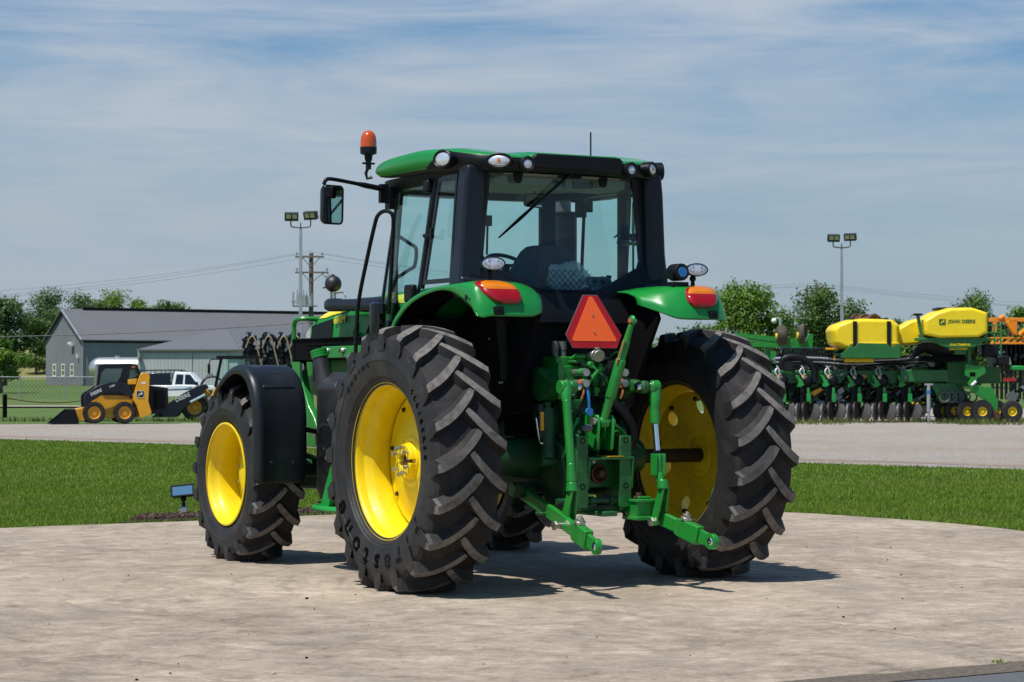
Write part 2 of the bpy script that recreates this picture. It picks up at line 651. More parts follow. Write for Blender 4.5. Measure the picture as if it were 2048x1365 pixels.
def tyre_mesh(s, cx, cy, cz, RT, HW, RB, lug_h, nl, phase, lean, wt, wb):
    """agricultural tyre: carcass with two rows of curved bar lugs pointing up at the back"""
    mb = MB()
    k = RT / .873
    rs = RT - lug_h

    def crown(a):
        return rs - .050 * k * (abs(a) / HW) ** 2.4

    prof = [(RB - .012, .80 * HW), (RB + .012, .86 * HW), (RB + .022, .90 * HW), (RB + .026, .925 * HW), (RB + .032, .925 * HW), (RB + .036, .925 * HW), (RB + .045, .97 * HW), (RB + .11 * k, 1.035 * HW), (RB + .145 * k, 1.045 * HW), (RB + .149 * k, 1.062 * HW), (RB + .156 * k, 1.062 * HW), (RB + .17 * k, 1.05 * HW),
            (RB + .215 * k, 1.03 * HW), (rs - .075 * k, .985 * HW), (crown(.9 * HW), .92 * HW), (crown(.7 * HW), .7 * HW), (crown(.35 * HW), .35 * HW), (rs, 0)]
    NW = len(prof) - 5
    prof = prof + [(r, -a) for r, a in prof[-2::-1]]
    prof = [(r, s * a) for r, a in prof]
    mb.lathe(prof, (cx, cy, cz), 'x', 120, 0, mif=lambda i, j: 2 if NW <= i <= len(prof) - 2 - NW else 0)
    sta = []
    N = 11
    for i in range(N + 1):
        t = i / N
        a = -.035 * k + t * (HW * .985 + .035 * k)
        c = lean * (1.45 * t - .45 * t * t)
        top = RT - .034 * k * (abs(a) / HW) ** 2.2
        sta.append((a, c, top, min(top - .012, crown(min(abs(a), HW)) - .012)))
    cl = lean * 1.02
    sta += [(HW * 1.045, cl, RT - .060 * k, RT - .12 * k), (HW * 1.065, cl * 1.01, RT - .105 * k, RT - .14 * k), (HW * 1.052, cl * 1.015, RT - .150 * k, RT - .165 * k)]
    for side in (1, -1):
        for q in range(nl):
            th0 = 2 * PI * (q + (0.5 if side < 0 else 0)) / nl + phase
            rings = []
            for i, (a, c, top, bot) in enumerate(sta):
                a2, c2 = sta[min(i + 1, N)][:2]
                a1, c1 = sta[max(min(i, N) - 1, 0)][:2]
                da, dc = a2 - a1, c2 - c1
                L = math.hypot(da, dc)
                na, nc = -dc / L, da / L
                if i > N:
                    na, nc = 0, 1
                grow = 1 + .30 * min(1, i / N)
                w1, w0 = wt * grow / 2, wb * grow / 2
                if i == 0:
                    w1 *= .75
                ring = []
                for off, r in ((-w0, bot), (-w1, top), (w1, top), (w0, bot)):
                    aa = a + na * off * (0.6 if i >= N - 1 else 1)
                    th = th0 + (c + nc * off) / (RT - .02)
                    ring.append((cx + s * side * aa, cy + r * math.cos(th), cz + r * math.sin(th)))
                rings.append(ring)
            if s * side < 0:
                rings = [r[::-1] for r in rings]
            mb.loft(rings, 0, True, True, mif=lambda i, j: (1 if j == 1 and i <= N else (0 if i > N - 2 else 2)))
    v = np.array(mb.v)
    low = v[:, 2] < .004
    bul = np.clip((.10 - v[:, 2]) / .10, 0, 1)
    v[:, 0] += np.sign(v[:, 0] - cx) * bul * .010 * (np.abs(v[:, 0] - cx) > HW * .8)
    v[low, 2] = .003 + rng.random(low.sum()) * .0008
    mb.v = [tuple(p) for p in v]
    return mb


def arc_text(mb, s, cx, cy, cz, r, size, a_mid, ax, clockwise=True, mi=0, bold=.004, step=None, depth=.002, tops=1):
    """letters round a sidewall on the side facing -x, tops outward; a_mid in degrees, 0 = backward, 90 = up"""
    n = len(s)
    for i, ch in enumerate(s):
        if ch == ' ':
            continue
        ang = R(a_mid - (i - (n - 1) / 2) * step)
        v, f = text_shape(ch, size, depth, 0, bold)
        rad = Vector((0, -math.cos(ang), math.sin(ang)))
        # seen from -x forward (+y) is on the left, so clockwise runs up over the front towards the back
        tan = Vector((0, -math.sin(ang), -math.cos(ang)))
        o = Vector((ax, cy, cz)) + rad * r
        m = frame(o, tan, rad)
        mb.at(m).add(v, f, mi)
    mb.M = None


def rear_wheel(s):
    cx, cy, cz = s * 1.114, 0.0, .827
    face = [(.500, .192), (.507, .190), (.509, .184), (.500, .176), (.488, .170), (.481, .155), (.478, .120), (.476, .108), (.470, .104), (.466, .092), (.452, .070), (.446, .050), (.444, -.02), (.447, -.055),
            (.462, -.080), (.474, -.100), (.478, -.118), (.480, -.155), (.488, -.172), (.507, -.188), (.507, -.194)]
    back = [(r + .007, a) for r, a in face[::-1]]
    mb = MB()
    mb.lathe([(r, s * a) for r, a in face + back + face[:1]], (cx, cy, cz), 'x', 128)
    w = mb.build('rear_wheel', M['yellow'] if s < 0 else M['yellow'], tractor, angle=50)
    # disc with round holes
    dm = MB()
    nr, na = 40, 192
    R0, R1, RH, rh = .045, .440, .350, .050
    hol = [R(45 + 60 * k) for k in range(6)] if s > 0 else []

    def disc_a(r):
        pts = [(.04, .012), (.150, .012), (.165, .0), (.20, -.004), (.27, -.022), (.34, -.046), (.385, -.060), (.41, -.064), (.45, -.064)]
        for (r0, a0), (r1, a1) in zip(pts, pts[1:]):
            if r <= r1:
                return a0 + (a1 - a0) * (r - r0) / (r1 - r0)
        return pts[-1][1]
    V = []
    for i in range(nr + 1):
        for j in range(na):
            r = R0 + (R1 - R0) * i / nr
            t = 2 * PI * j / na
            y, z = r * math.cos(t), r * math.sin(t)
            for h in hol:
                hy, hz = RH * math.cos(h), RH * math.sin(h)
                d = math.hypot(y - hy, z - hz)
                if rh < d < rh + .011 or rh - .006 < d <= rh:
                    y, z = hy + (y - hy) * rh / d, hz + (z - hz) * rh / d
            V.append((y, z))
    F = []
    for i in range(nr):
        for j in range(na):
            q = (i * na + j, i * na + (j + 1) % na, (i + 1) * na + (j + 1) % na, (i + 1) * na + j)
            my = sum(V[k][0] for k in q) / 4
            mz = sum(V[k][1] for k in q) / 4
            if any(math.hypot(my - RH * math.cos(h), mz - RH * math.sin(h)) < rh - .0005 for h in hol):
                continue
            F.append(q)
    for th in (.004, -.004):
        dm.add([(cx + s * (disc_a(math.hypot(y, z)) + th), cy + y, cz + z) for y, z in V], F if (th > 0) == (s > 0) else [q[::-1] for q in F])
    d = dm.build('wheel_disc', M['yellow'] if s < 0 else M['yellow_in'], w, angle=40)
    for k in range(8):
        t = R(10 + 45 * k)
        b = MB()
        p = Vector((cx + s * -.064, cy + .395 * math.cos(t), cz + .395 * math.sin(t)))
        b.tube([p + Vector((s * -.022, 0, 0)), p + Vector((s * .02, 0, 0))], .016, 6)
        b.build('disc_bolt', M['darksteel'], w)
    h = MB()
    h.lathe([(.05, .030), (.118, .030), (.122, .010), (.122, 0.0)][::-1] + [(.05, .030)], (cx, cy, cz), 'x', 40)
    h.mi = [0] * len(h.mi)
    h.v = [(cx + s * (x - cx), y, z) for x, y, z in h.v]
    # two clamped halves of the hub
    for t0 in (8, 188):
        ring = []
        for aa in (.028, .066):
            q = [(rr * math.cos(R(t)), rr * math.sin(R(t))) for rr, ts in ((.112 if aa < .05 else .108, np.linspace(t0, t0 + 164, 14)), (.052, np.linspace(t0 + 164, t0, 14))) for t in ts]
            ring.append([(cx + s * aa, cy + y, cz + z) for y, z in q])
        h.loft(ring)
    hb = h.build('hub', M['yellow'], w, bevel=.004)
    for t in (30, 62, 100, 140, 205, 238, 275, 320):
        b = MB()
        p = Vector((cx + s * .05, cy + .088 * math.cos(R(t)), cz + .088 * math.sin(R(t))))
        b.tube([p, p + Vector((s * .040, 0, 0))], .008, 8)
        b.tube([p + Vector((s * .036, 0, 0)), p + Vector((s * .054, 0, 0))], .0145, 6)
        b.build('hub_bolt', M['steel'], w)
    ax = MB()
    ax.tube([(s * .50, cy, cz), (cx + s * .040, cy, cz)], .048, 28)
    ax.build('axle_bar', [M['rust'] if s < 0 else M['darksteel']], w)
    t = tyre_mesh(s, cx, cy, cz, .873, .228, .500, .048, 20, R(4), .225, .044, .092)
    t.build('tyre', [M['tyre'], M['lug'], M['groove']], w, angle=32)
    if s < 0:
        HW, RB = .228, .500
        sp = [(RB - .012, .80 * HW), (RB + .012, .86 * HW), (RB + .045, .97 * HW), (RB + .11, 1.035 * HW), (RB + .17, 1.05 * HW), (RB + .215, 1.03 * HW), (.752, .985 * HW), (.83, .9 * HW)]

        def wall(r):
            for (r0, a0), (r1, a1) in zip(sp, sp[1:]):
                if r <= r1:
                    return a0 + (a1 - a0) * (r - r0) / (r1 - r0)
            return sp[-1][1]
        for word, a0, st, rr, size, bold, dark in (('Firestone', -36, -14.2, .652, .185, .004, 4), ('460/85R38', 44, -5.0, .645, .052, .003, 0), ('RADIAL', 135, -6, .64, .05, .001, 99)):
            for i, ch in enumerate(word):
                x = MB()
                arc_text(x, ch, cx, cy, cz, rr, size, a0 + st * i, 0, step=0, mi=0, bold=bold, depth=.5)
                v = []
                for p in x.v:
                    r = math.hypot(p[1] - cy, p[2] - cz)
                    v.append((cx - wall(r) + (-.004 if p[0] < 0 else .004), p[1], p[2]))
                x.v = v
                x.build('raised_letter', M['tyretext'] if i >= dark else M['tyretext2'], w, flat=True)
    return w


rear_wheel(-1)
rear_wheel(1)


def front_wheel(s):
    cx, cy, cz = s * 1.100, 2.765, .643
    face = [(.374, .182), (.381, .180), (.382, .174), (.374, .166), (.364, .160), (.357, .145), (.354, .110), (.346, .100), (.338, .080), (.334, .05), (.333, -.03), (.336, -.055), (.346, -.075), (.352, -.10), (.356, -.145), (.364, -.165), (.380, -.180), (.380, -.186)]
    back = [(r + .006, a) for r, a in face[::-1]]
    mb = MB()
    mb.lathe([(r, s * a) for r, a in face + back + face[:1]], (cx, cy, cz), 'x', 112)
    w = mb.build('front_wheel', M['yellow'], tractor, angle=50)
    d = MB()
    d.lathe([(.335, s * -.060), (.30, s * -.062), (.27, s * -.05), (.20, s * -.02), (.16, s * -.01), (.12, s * -.01), (.11, s * .02), (.03, s * .03), (.001, s * .03)], (cx, cy, cz), 'x', 64)
    d.build('wheel_disc', M['yellow'], w, angle=40)
    for k in range(8):
        t = R(20 + 45 * k)
        b = MB()
        p = Vector((cx - s * .012, cy + .14 * math.cos(t), cz + .14 * math.sin(t)))
        b.bolt(p, (s, 0, 0), .014, .03)
        b.build('wheel_bolt', M['steel'], w)
    t = tyre_mesh(s, cx, cy, cz, .676, .186, .374, .042, 18, R(7), .18, .038, .076)
    t.build('tyre', [M['tyre'], M['lug'], M['groove']], w, angle=32)
    return w


front_wheel(-1)
front_wheel(1)
# ------------------------------------------------------------------ the tractor: fenders
def rear_fender(s):
    T = [(.80, 1.46), (.68, 1.68), (.54, 1.815), (.315, 1.905), (.02, 1.952), (-.28, 1.967), (-.42, 1.967), (-.498, 1.945), (-.545, 1.89), (-.585, 1.82), (-.605, 1.745)]
    lip = [(.74, 1.46), (.61, 1.69), (.49, 1.782), (.305, 1.866), (.02, 1.920), (-.187, 1.916), (-.356, 1.862), (-.488, 1.800), (-.57, 1.757), (-.61, 1.747), (-.63, 1.745)]
    lip = [(-.50 + (y + .50) * .55 if y < -.5 else y, z) for y, z in lip]

    def rnd(prof, lim):
        return [(y if y > -.40 else -.40 + (y + .40) * (-.40 - lim) / .205, z) for y, z in prof]
    mid = [((a[0] * .62 + b[0] * .38), (a[1] * .62 + b[1] * .38)) for a, b in zip(rnd(T, -.550), lip)]
    near = [(y, z - .010) for y, z in rnd(T, -.582)]
    t2 = [(y, z + .008) for y, z in T[:-1]] + T[-1:]
    t3 = [(.80, 1.46), (.68, 1.68), (.54, 1.82), (.315, 1.91), (.02, 1.955), (-.25, 1.965), (-.39, 1.960), (-.47, 1.935), (-.522, 1.885), (-.562, 1.82), (-.585, 1.752)]
    t4 = [(.80, 1.46), (.67, 1.68), (.53, 1.82), (.305, 1.905), (.02, 1.945), (-.22, 1.95), (-.34, 1.942), (-.42, 1.920), (-.475, 1.88), (-.515, 1.835), (-.53, 1.785)]
    t5 = [(.79, 1.46), (.66, 1.68), (.525, 1.81), (.305, 1.89), (.02, 1.93), (-.12, 1.935), (-.2, 1.93), (-.26, 1.92), (-.33, 1.90), (-.36, 1.875), (-.37, 1.845)]
    rows = [(.944, lip), (.944, mid), (.915, near), (.86, rnd(T, -.598)), (.75, t2), (.63, T), (.54, t3), (.46, t4), (.37, t5)]
    rows = [[Vector((s * x, y, z)) for y, z in spline([(y, z, 0) for y, z in prof], 6)] if False else [Vector((s * x, q.x, q.y)) for q in spline([(y, z, 0) for y, z in prof], 6)] for x, prof in rows]
    # smooth across too
    n = len(rows[0])
    cross = [spline([r[i] for r in rows], 4) for i in range(n)]
    mb = MB()
    mb.loft([[tuple(p) for p in c] for c in cross], closed=False)
    o = mb.build('rear_fender', M['green_gloss'], tractor, angle=80)
    so = o.modifiers.new('thick', 'SOLIDIFY')
    so.thickness = .012
    so.offset = 0
    # tail lamp: amber above red, domed
    zs = [1.826, 1.834, 1.845, 1.86, 1.875, 1.89, 1.905, 1.9185, 1.9195, 1.93, 1.942, 1.953, 1.963, 1.971, 1.976]
    xl = dict(zip((1.826, 1.845, 1.875, 1.905, 1.942, 1.963, 1.976), (.785, .845, .882, .908, .925, .91, .85)))
    xr_ = dict(zip((1.826, 1.834, 1.86, 1.905, 1.942, 1.963, 1.976), (.70, .66, .634, .634, .652, .685, .76)))

    def ip(d, z):
        return float(np.interp(z, list(d), list(d.values())))

    def ysurf(z):
        return float(np.interp(z, (1.82, 1.89, 1.945, 1.98), (-.592, -.552, -.508, -.455)))
    tl = MB()
    NC = 26
    rows_ = []
    for i, z in enumerate(zs):
        row = []
        for j in range(NC + 1):
            u = j / NC
            x = ip(xl, z) * (1 - u) + ip(xr_, z) * u
            ev = min(1, 5 * min(u, 1 - u), 4.5 * (z - 1.8255) / .15, 4.5 * (1.9765 - z) / .15)
            bul = .008 + .034 * math.sqrt(max(0, 1 - (1 - ev) ** 2))
            side = max(0, (x - .80) / .15)
            groove = -.004 if abs(z - 1.919) < .001 else 0
            row.append((s * x, ysurf(z) - bul - groove + .075 * side ** 2, z))
        rows_.append(row if s < 0 else row[::-1])
    tl.loft(rows_, closed=False, mif=lambda i, j: 1 if i >= 8 and 3 <= (j if s < 0 else NC - 1 - j) <= NC - 2 else 0)
    # sides back to the panel
    ring = [r[0] for r in rows_] + rows_[-1][1:-1] + [r[-1] for r in rows_[::-1]] + rows_[0][-2:0:-1]
    tl.loft([ring, [(x, y + .06, z) for x, y, z in ring]], caps=False)
    tl.build('tail_light', [M['redlens'], M['amberlens']], o, angle=60)
    b = MB()
    bx = s * .815
    b.box(bx - .035, bx + .035, -.612, -.570, 1.752, 1.806)
    b.box(bx - .022, bx + .022, -.618, -.611, 1.785, 1.794)
    b.box(bx - .022, bx + .022, -.618, -.611, 1.764, 1.772)
    b.build('socket_box', M['black'], o, bevel=.004)
    if s < 0:
        for y, z, r in ((-.43, 1.868, .017), (-.475, 1.855, .007)):
            b = MB()
            b.tube([(-.946, y, z), (-.956, y, z)], r, 16)
            b.build('plug', M['black'], o)
    # oval work lamp on a ball joint
    lc = Vector((s * .779, -.464, 2.083))
    d = (Vector((-.25 if s < 0 else -.18, -1, .06))).normalized()
    xr = Vector((0, 0, 1)).cross(-d).normalized() * -1
    m = frame(lc, d.cross(Vector((0, 0, 1))) * -1, Vector((0, 0, 1)))
    m = Matrix((xr, (d.cross(xr)) if d.cross(xr).z > 0 else -(d.cross(xr)), d)).transposed().to_4x4()
    m.translation = lc
    mb = MB().at(m)
    el = lambda k, z, n=36: [(.080 * k * math.cos(2 * PI * i / n), .044 * k * math.sin(2 * PI * i / n), z) for i in range(n)]
    mb.loft([el(.35, -.06), el(.75, -.05), el(1.0, -.02), el(1.0, .012), el(.93, .014), el(.93, .004)])
    lamp = mb.build('work_light', M['black'], o, angle=40)
    mb = MB().at(m)
    mb.loft([el(.92, .002), el(.92, .0085), el(.80, .0115)])
    mb.build('lamp_face', M['reflector'], None, angle=40).parent = o
    for x, y in ((-.052, 0), (-.030, .017), (-.030, -.017), (.030, .017), (.030, -.017), (.052, 0)):
        mb = MB().at(m)
        mb.lathe([(.0095, .0112), (.0085, .014), (.004, .016), (.0005, .0165)], (x, y, 0), 'z', 14, caps=True)
        mb.build('lamp_diode', M['chrome'], o)
    mb = MB()
    mb.sphere((lc.x, lc.y + .045, lc.z - .058), .022)
    mb.tube([(lc.x, lc.y + .045, lc.z - .05), (lc.x, lc.y + .045, 1.955)], [.012, .016], 12)
    mb.tube([(lc.x, lc.y + .045, 1.972), (lc.x, lc.y + .045, 1.95)], [.022, .03], 12)
    mb.build('lamp_stem', M['black'], o, angle=40)
    # black inner wheel arch
    mb = MB()
    mb.prism([(-.475, 1.79), (-.495, 1.75), (-.24, 1.356), (-.20, 1.18), (.05, 1.05), (.78, 1.05), (.78, 1.46), (.66, 1.64), (.51, 1.78), (.29, 1.865), (0, 1.90), (-.22, 1.90), (-.36, 1.88)], 'x', s * .445, s * .475)
    rows = [[(s * x, q.x, q.y - .018) for q in spline([(y, z, 0) for y, z in T[:-2]], 4)] for x in (.90, .66)]
    mb.loft(rows if s > 0 else rows[::-1], closed=False)
    mb.build('wheel_arch', M['black_matte'], o, angle=50)
    for y, z in ((-.10, 1.60), (-.05, 1.33), (-.02, 1.33), (.12, 1.62)):
        mb = MB()
        mb.bolt((s * .474, y, z), (s, 0, 0), .010, .010)
        mb.build('arch_bolt', M['steel'], o)
    return o


lf = rear_fender(-1)
rf = rear_fender(1)
# reversing alarm beside the right lamp
mb = MB()
mb.lathe([(.03, -.06), (.055, -.058), (.058, -.05), (.058, .05), (.05, .058), (.02, .058)], (.655, -.42, 2.065), 'y', 28, caps=True)
mb.box(.590, .597, -.46, -.38, 2.02, 2.09)
mb.box(.590, .72, -.46, -.38, 1.945, 2.0)
al = mb.build('reversing_alarm', M['black'], tractor, bevel=.004)
mb = MB()
mb.lathe([(.034, -.066), (.034, -.058)], (.655, -.42, 2.065), 'y', 24, caps=True)
mb.build('alarm_face', M['blue'], al)


def front_fender(s):
    prof = [(2.96, 1.265), (2.86, 1.335), (2.72, 1.405), (2.60, 1.44), (2.50, 1.448), (2.38, 1.425), (2.27, 1.355), (2.20, 1.25), (2.165, 1.12), (2.150, .95), (2.150, .78), (2.160, .60)]
    prof = [(y - .095, z) for y, z in prof]
    P = [(q.x, q.y) for q in spline([(y, z, 0) for y, z in prof], 6)]
    c0 = (2.58, .75)
    mb = MB()
    rings = []
    for y, z in P:
        n = Vector((y - c0[0], z - c0[1])).normalized()
        ring = []
        for x, off in ((1.328, -.055), (1.328, -.020), (1.316, -.004), (1.294, .004), (1.270, .004), (1.260, -.003), (1.14, 0.0), (1.0, 0.0), (.950, -.002), (.935, -.014), (.933, -.04)):
            ring.append((s * x, y + n.x * off, z + n.y * off))
        rings.append(ring if s < 0 else ring[::-1])
    mb.loft(rings, closed=False)
    o = mb.build('front_fender', M['fender_black'], tractor, angle=50)
    so = o.modifiers.new('thick', 'SOLIDIFY')
    so.thickness = .010
    # moulded badge, grab slot and mounting holes
    def onf(t):
        i = int(t * (len(P) - 2))
        (y0, z0), (y1, z1) = P[i], P[i + 1]
        tg = Vector((0, y1 - y0, z1 - z0)).normalized()
        nn = Vector((0, y0 - c0[0], z0 - c0[1])).normalized()
        return Vector((0, y0, z0)), -tg, nn
    p, up, nn = onf(.56)
    m = frame(p + Vector((s * 1.125, 0, 0)) + nn * .002, (1, 0, 0), up)
    b = MB().at(m)
    ro, ri = round_rect(.135, .11, .03), round_rect(.12, .095, .025)
    n = len(ro)
    b.loft([[(x, y, -.002) for x, y in ro], [(x, y, .004) for x, y in ro], [(x, y, .004) for x, y in ri], [(x, y, 0) for x, y in ri]], caps=False)
    for poly in deer(.10):
        b.prism([(x, y) for x, y in poly], 'z', -.002, .004)
    b.build('badge', M['fender_black'], o, flat=True)
    p, up, nn = onf(.625)
    m = frame(p + Vector((s * 1.125, 0, 0)) + nn * .003, (1, 0, 0), up)
    b = MB().at(m)
    b.box(-.125, .125, -.008, .018, -.004, .014)
    b.build('grab_slot', M['fender_black'], o, bevel=.006)
    b = MB().at(m)
    b.box(-.115, .115, -.026, -.009, -.004, .003)
    b.build('slot_gap', M['black_matte'], o)
    p, up, nn = onf(.94)
    m = frame(p + Vector((s * 1.125, 0, 0)) + nn * .002, (1, 0, 0), up)
    b = MB().at(m)
    b.box(-.10, .10, -.014, .014, -.003, .004)
    b.build('mounting_plate', M['black'], o, bevel=.004)
    for x in (-.085, .085):
        b = MB().at(m)
        b.lathe([(.013, .003), (.013, .010), (.006, .013), (.0005, .013)], (x, 0, 0), 'z', 12, caps=True)
        b.build('screw', M['darksteel'], o)
    # stay that carries it
    b = MB()
    b.tube([(s * .60, 2.55, .95), (s * .86, 2.45, 1.0), (s * 1.0, 2.35, 1.32)], .022, 10)
    b.tube([(s * .55, 2.75, .75), (s * .86, 2.30, .80), (s * 1.0, 2.17, .85)], .020, 10)
    b.build('fender_stay', M['black'], o)
    return o


front_fender(-1)
front_fender(1)

# ------------------------------------------------------------------ the tractor: cab
cab_base = MB()
cab_base.box(-.46, .46, -.09, 1.25, 1.12, 1.74)
cab_base.hexa([(-.78, .55, 1.50), (-.45, .55, 1.50), (-.45, 1.22, 1.50), (-.78, 1.22, 1.50)], [(-.80, .50, 1.76), (-.45, .50, 1.76), (-.45, 1.22, 1.76), (-.80, 1.22, 1.76)])
cab_base.hexa([(.45, .55, 1.50), (.78, .55, 1.50), (.78, 1.22, 1.50), (.45, 1.22, 1.50)], [(.45, .50, 1.76), (.80, .50, 1.76), (.80, 1.22, 1.76), (.45, 1.22, 1.76)])
cab_base.hexa([(-.46, -.10, 1.20), (.46, -.10, 1.20), (.46, -.02, 1.20), (-.46, -.02, 1.20)], [(-.52, -.14, 1.78), (.52, -.14, 1.78), (.52, -.02, 1.78), (-.52, -.02, 1.78)])
cab = cab_base.build('cab', M['black'], tractor, bevel=.01)

# rear wall with its six-sided window
inn = [(-.572, 2.712), (0, 2.722), (.572, 2.712), (.603, 2.42), (.627, 2.16), (.600, 2.105), (.26, 1.948), (.22, 1.938), (-.22, 1.938), (-.26, 1.948), (-.600, 2.105), (-.627, 2.16), (-.603, 2.42)]
out = [(-.66, 2.765), (0, 2.765), (.66, 2.765), (.70, 2.42), (.74, 2.10), (.78, 1.90), (.50, 1.72), (.30, 1.72), (-.30, 1.72), (-.50, 1.72), (-.78, 1.90), (-.74, 2.10), (-.70, 2.42)]


def yw(z):
    return -.020 - .08 * min(1.6, max(0, (2.16 - z) / .22))


mb = MB()
rings = []
for loop, dy in ((inn, .045), (inn, -.012), (out, -.022), (out, .045)):
    rings.append([(x, yw(z) + dy, z) for x, z in loop])
mb.loft(rings + rings[:1], caps=False)
mb.build('rear_wall', M['black'], cab, bevel=.008)
gl = MB()
gi = [(x * 1.02, z) for x, z in inn]
gl.loft([[(x, yw(z) + .008, z) for x, z in gi], [(x, yw(z) + .013, z) for x, z in gi]])
rw = gl.build('rear_window', M['glass'], cab, flat=True)
sl = MB()
g2 = [(x * 1.035, 2.3 + (z - 2.3) * 1.035) for x, z in inn]
g3 = [(x * .965, 2.3 + (z - 2.3) * .975) for x, z in inn]
rings = [[(x, yw(z) - .014, z) for x, z in g2], [(x, yw(z) - .002, z) for x, z in g3], [(x, yw(z) + .006, z) for x, z in g3]]
sl.loft(rings, closed=True, caps=False)
sl.build('window_seal', M['black_gloss'], cab, angle=40)

for s in (-1, 1):
    mb = MB()
    prof = lambda x0, x1, y0, y1, z: [(s * x0, y0, z), (s * x1, y0, z), (s * x1, y1, z), (s * x0, y1, z)]
    rings = [prof(.615, .755, -.085, .045, 2.75), prof(.625, .770, -.085, .045, 2.62), prof(.640, .795, -.075, .055, 2.20), prof(.650, .812, -.085, .06, 2.02), prof(.62, .83, -.10, .06, 1.95)]
    mb.loft(rings if s > 0 else [r[::-1] for r in rings])
    mb.build('rear_pillar', M['navy'], cab, bevel=.022, seg=3)
    mb = MB()
    mb.hexa([(s * .56, -.12, 1.80), (s * .80, -.10, 1.88), (s * .80, .05, 1.88), (s * .56, .05, 1.80)], [(s * .60, -.13, 2.0), (s * .815, -.10, 2.02), (s * .815, .05, 2.02), (s * .60, .05, 2.0)])
    mb.build('pillar_foot', M['navy'], cab, bevel=.02)
    # door pillar and front pillar
    mb = MB()
    mb.tube([(s * .745, .355, 2.72), (s * .775, .42, 2.35), (s * .795, .49, 1.96)], .020, 8)
    mb.build('door_pillar', M['black'], cab)
    mb = MB()
    mb.tube([(s * .62, 1.16, 2.74), (s * .63, 1.24, 2.2), (s * .60, 1.30, 1.75)], .032, 8)
    mb.build('front_pillar', M['black'], cab)
    # door: framed glass, and the small pane behind it
    def sx(z):
        return s * (.745 + (2.72 - z) * .068)
    d0 = [(.385, 2.705), (.84, 2.715), (.93, 2.66), (1.00, 2.30), (1.065, 1.95), (1.10, 1.70), (.95, 1.66), (.70, 1.70), (.56, 1.84), (.51, 1.96), (.44, 2.35)]
    c = (.75, 2.2)
    d1 = [(c[0] + (y - c[0]) * .93, c[1] + (z - c[1]) * .955) for y, z in d0]
    mb = MB()
    mb.loft([[(sx(z) - s * .006, y, z) for y, z in d0], [(sx(z) + s * .012, y, z) for y, z in d0], [(sx(z) + s * .012, y, z) for y, z in d1], [(sx(z) - s * .006, y, z) for y, z in d1], [(sx(z) - s * .006, y, z) for y, z in d0]], caps=False)
    door = mb.build('cab_door', M['black_gloss'], cab)
    mb = MB()
    mb.loft([[(sx(z) + s * .002, y, z) for y, z in d1], [(sx(z) + s * .007, y, z) for y, z in d1]])
    mb.build('door_glass', M['glass'], cab, flat=True)
    q0 = [(.06, 2.70), (.335, 2.70), (.37, 2.48), (.465, 1.985), (.06, 1.985)]
    q1 = [(.085, 2.665), (.300, 2.665), (.335, 2.48), (.425, 2.015), (.085, 2.015)]
    mb = MB()
    mb.loft([[(sx(z) - s * .006, y, z) for y, z in q0], [(sx(z) + s * .008, y, z) for y, z in q0], [(sx(z) + s * .008, y, z) for y, z in q1], [(sx(z) - s * .006, y, z) for y, z in q1], [(sx(z) - s * .006, y, z) for y, z in q0]], caps=False)
    mb.build('quarter_frame', M['black_gloss'], cab)
    mb = MB()
    mb.loft([[(sx(z), y, z) for y, z in q1], [(sx(z) + s * .005, y, z) for y, z in q1]])
    mb.build('quarter_glass', M['glass'], cab, flat=True)
    mb = MB()
    mb.tube([(sx(2.32) + s * .0, .43, 2.305), (sx(2.32) + s * .04, .42, 2.31), (sx(2.32) + s * .045, .33, 2.30)], .014, 8)
    mb.box(min(sx(2.3) + s * .03, sx(2.3) + s * .055), max(sx(2.3) + s * .03, sx(2.3) + s * .055), .29, .325, 2.285, 2.355)
    mb.build('door_handle', M['black'], cab, bevel=.003)
    # hinge cover at the top of the door pillar, lock at its foot
    mb = MB()
    mb.box(min(sx(2.66), sx(2.66) + s * .05), max(sx(2.66), sx(2.66) + s * .05), .40, .48, 2.60, 2.69)
    mb.build('door_hinge', M['black'], cab, bevel=.015)
    mb = MB()
    mb.box(min(sx(1.93), sx(1.93) + s * .05), max(sx(1.93), sx(1.93) + s * .05), .54, .66, 1.87, 1.99)
    mb.build('door_lock', M['black'], cab, bevel=.015)

# windscreen
mb = MB()
mb.loft([[(-.60, 1.19, 2.72), (.60, 1.19, 2.72), (.60, 1.30, 1.72), (-.60, 1.30, 1.72)], [(-.60, 1.195, 2.72), (.60, 1.195, 2.72), (.60, 1.305, 1.72), (-.60, 1.305, 1.72)]])
mb.build('windscreen', M['glass'], cab, flat=True)
mb = MB()
mb.loft([[(s_ * .62, 1.17, 2.72), (s_ * .745, .90, 2.715), (s_ * .80, 1.08, 1.72), (s_ * .62, 1.28, 1.72)] for s_ in (-1,)] + [[(-.625, 1.175, 2.72), (-.75, .905, 2.715), (-.805, 1.085, 1.72), (-.625, 1.285, 1.72)]])
mb.build('corner_glass', M['glass'], cab, flat=True)

# grab frame on the door inside
mb = MB()
mb.tube(spline([(-.735, .95, 2.34), (-.725, .80, 2.28), (-.720, .72, 2.24), (-.725, .73, 2.13), (-.735, .80, 2.10), (-.745, .97, 2.05)], 5), .013, 8)
mb.build('door_grab_bar', M['black'], cab)

# roof
half = [(0, -.215), (.33, -.222), (.52, -.20), (.66, -.13), (.74, -.02), (.79, .12), (.825, .32), (.84, .60), (.835, .95), (.80, 1.16), (.72, 1.29), (.55, 1.37), (.28, 1.40), (0, 1.405)]
hs = [(p.x, p.y) for p in spline([(x, y, 0) for x, y in half], 14)]
outl = [(-x, y) for x, y in hs[::-1]] + hs[1:-1]


def roof_bot(y):
    return 2.712 + .02 * min(1, max(0, (y + .1) / .5)) + .065 * max(0, (y - .85) / .5) ** 1.5


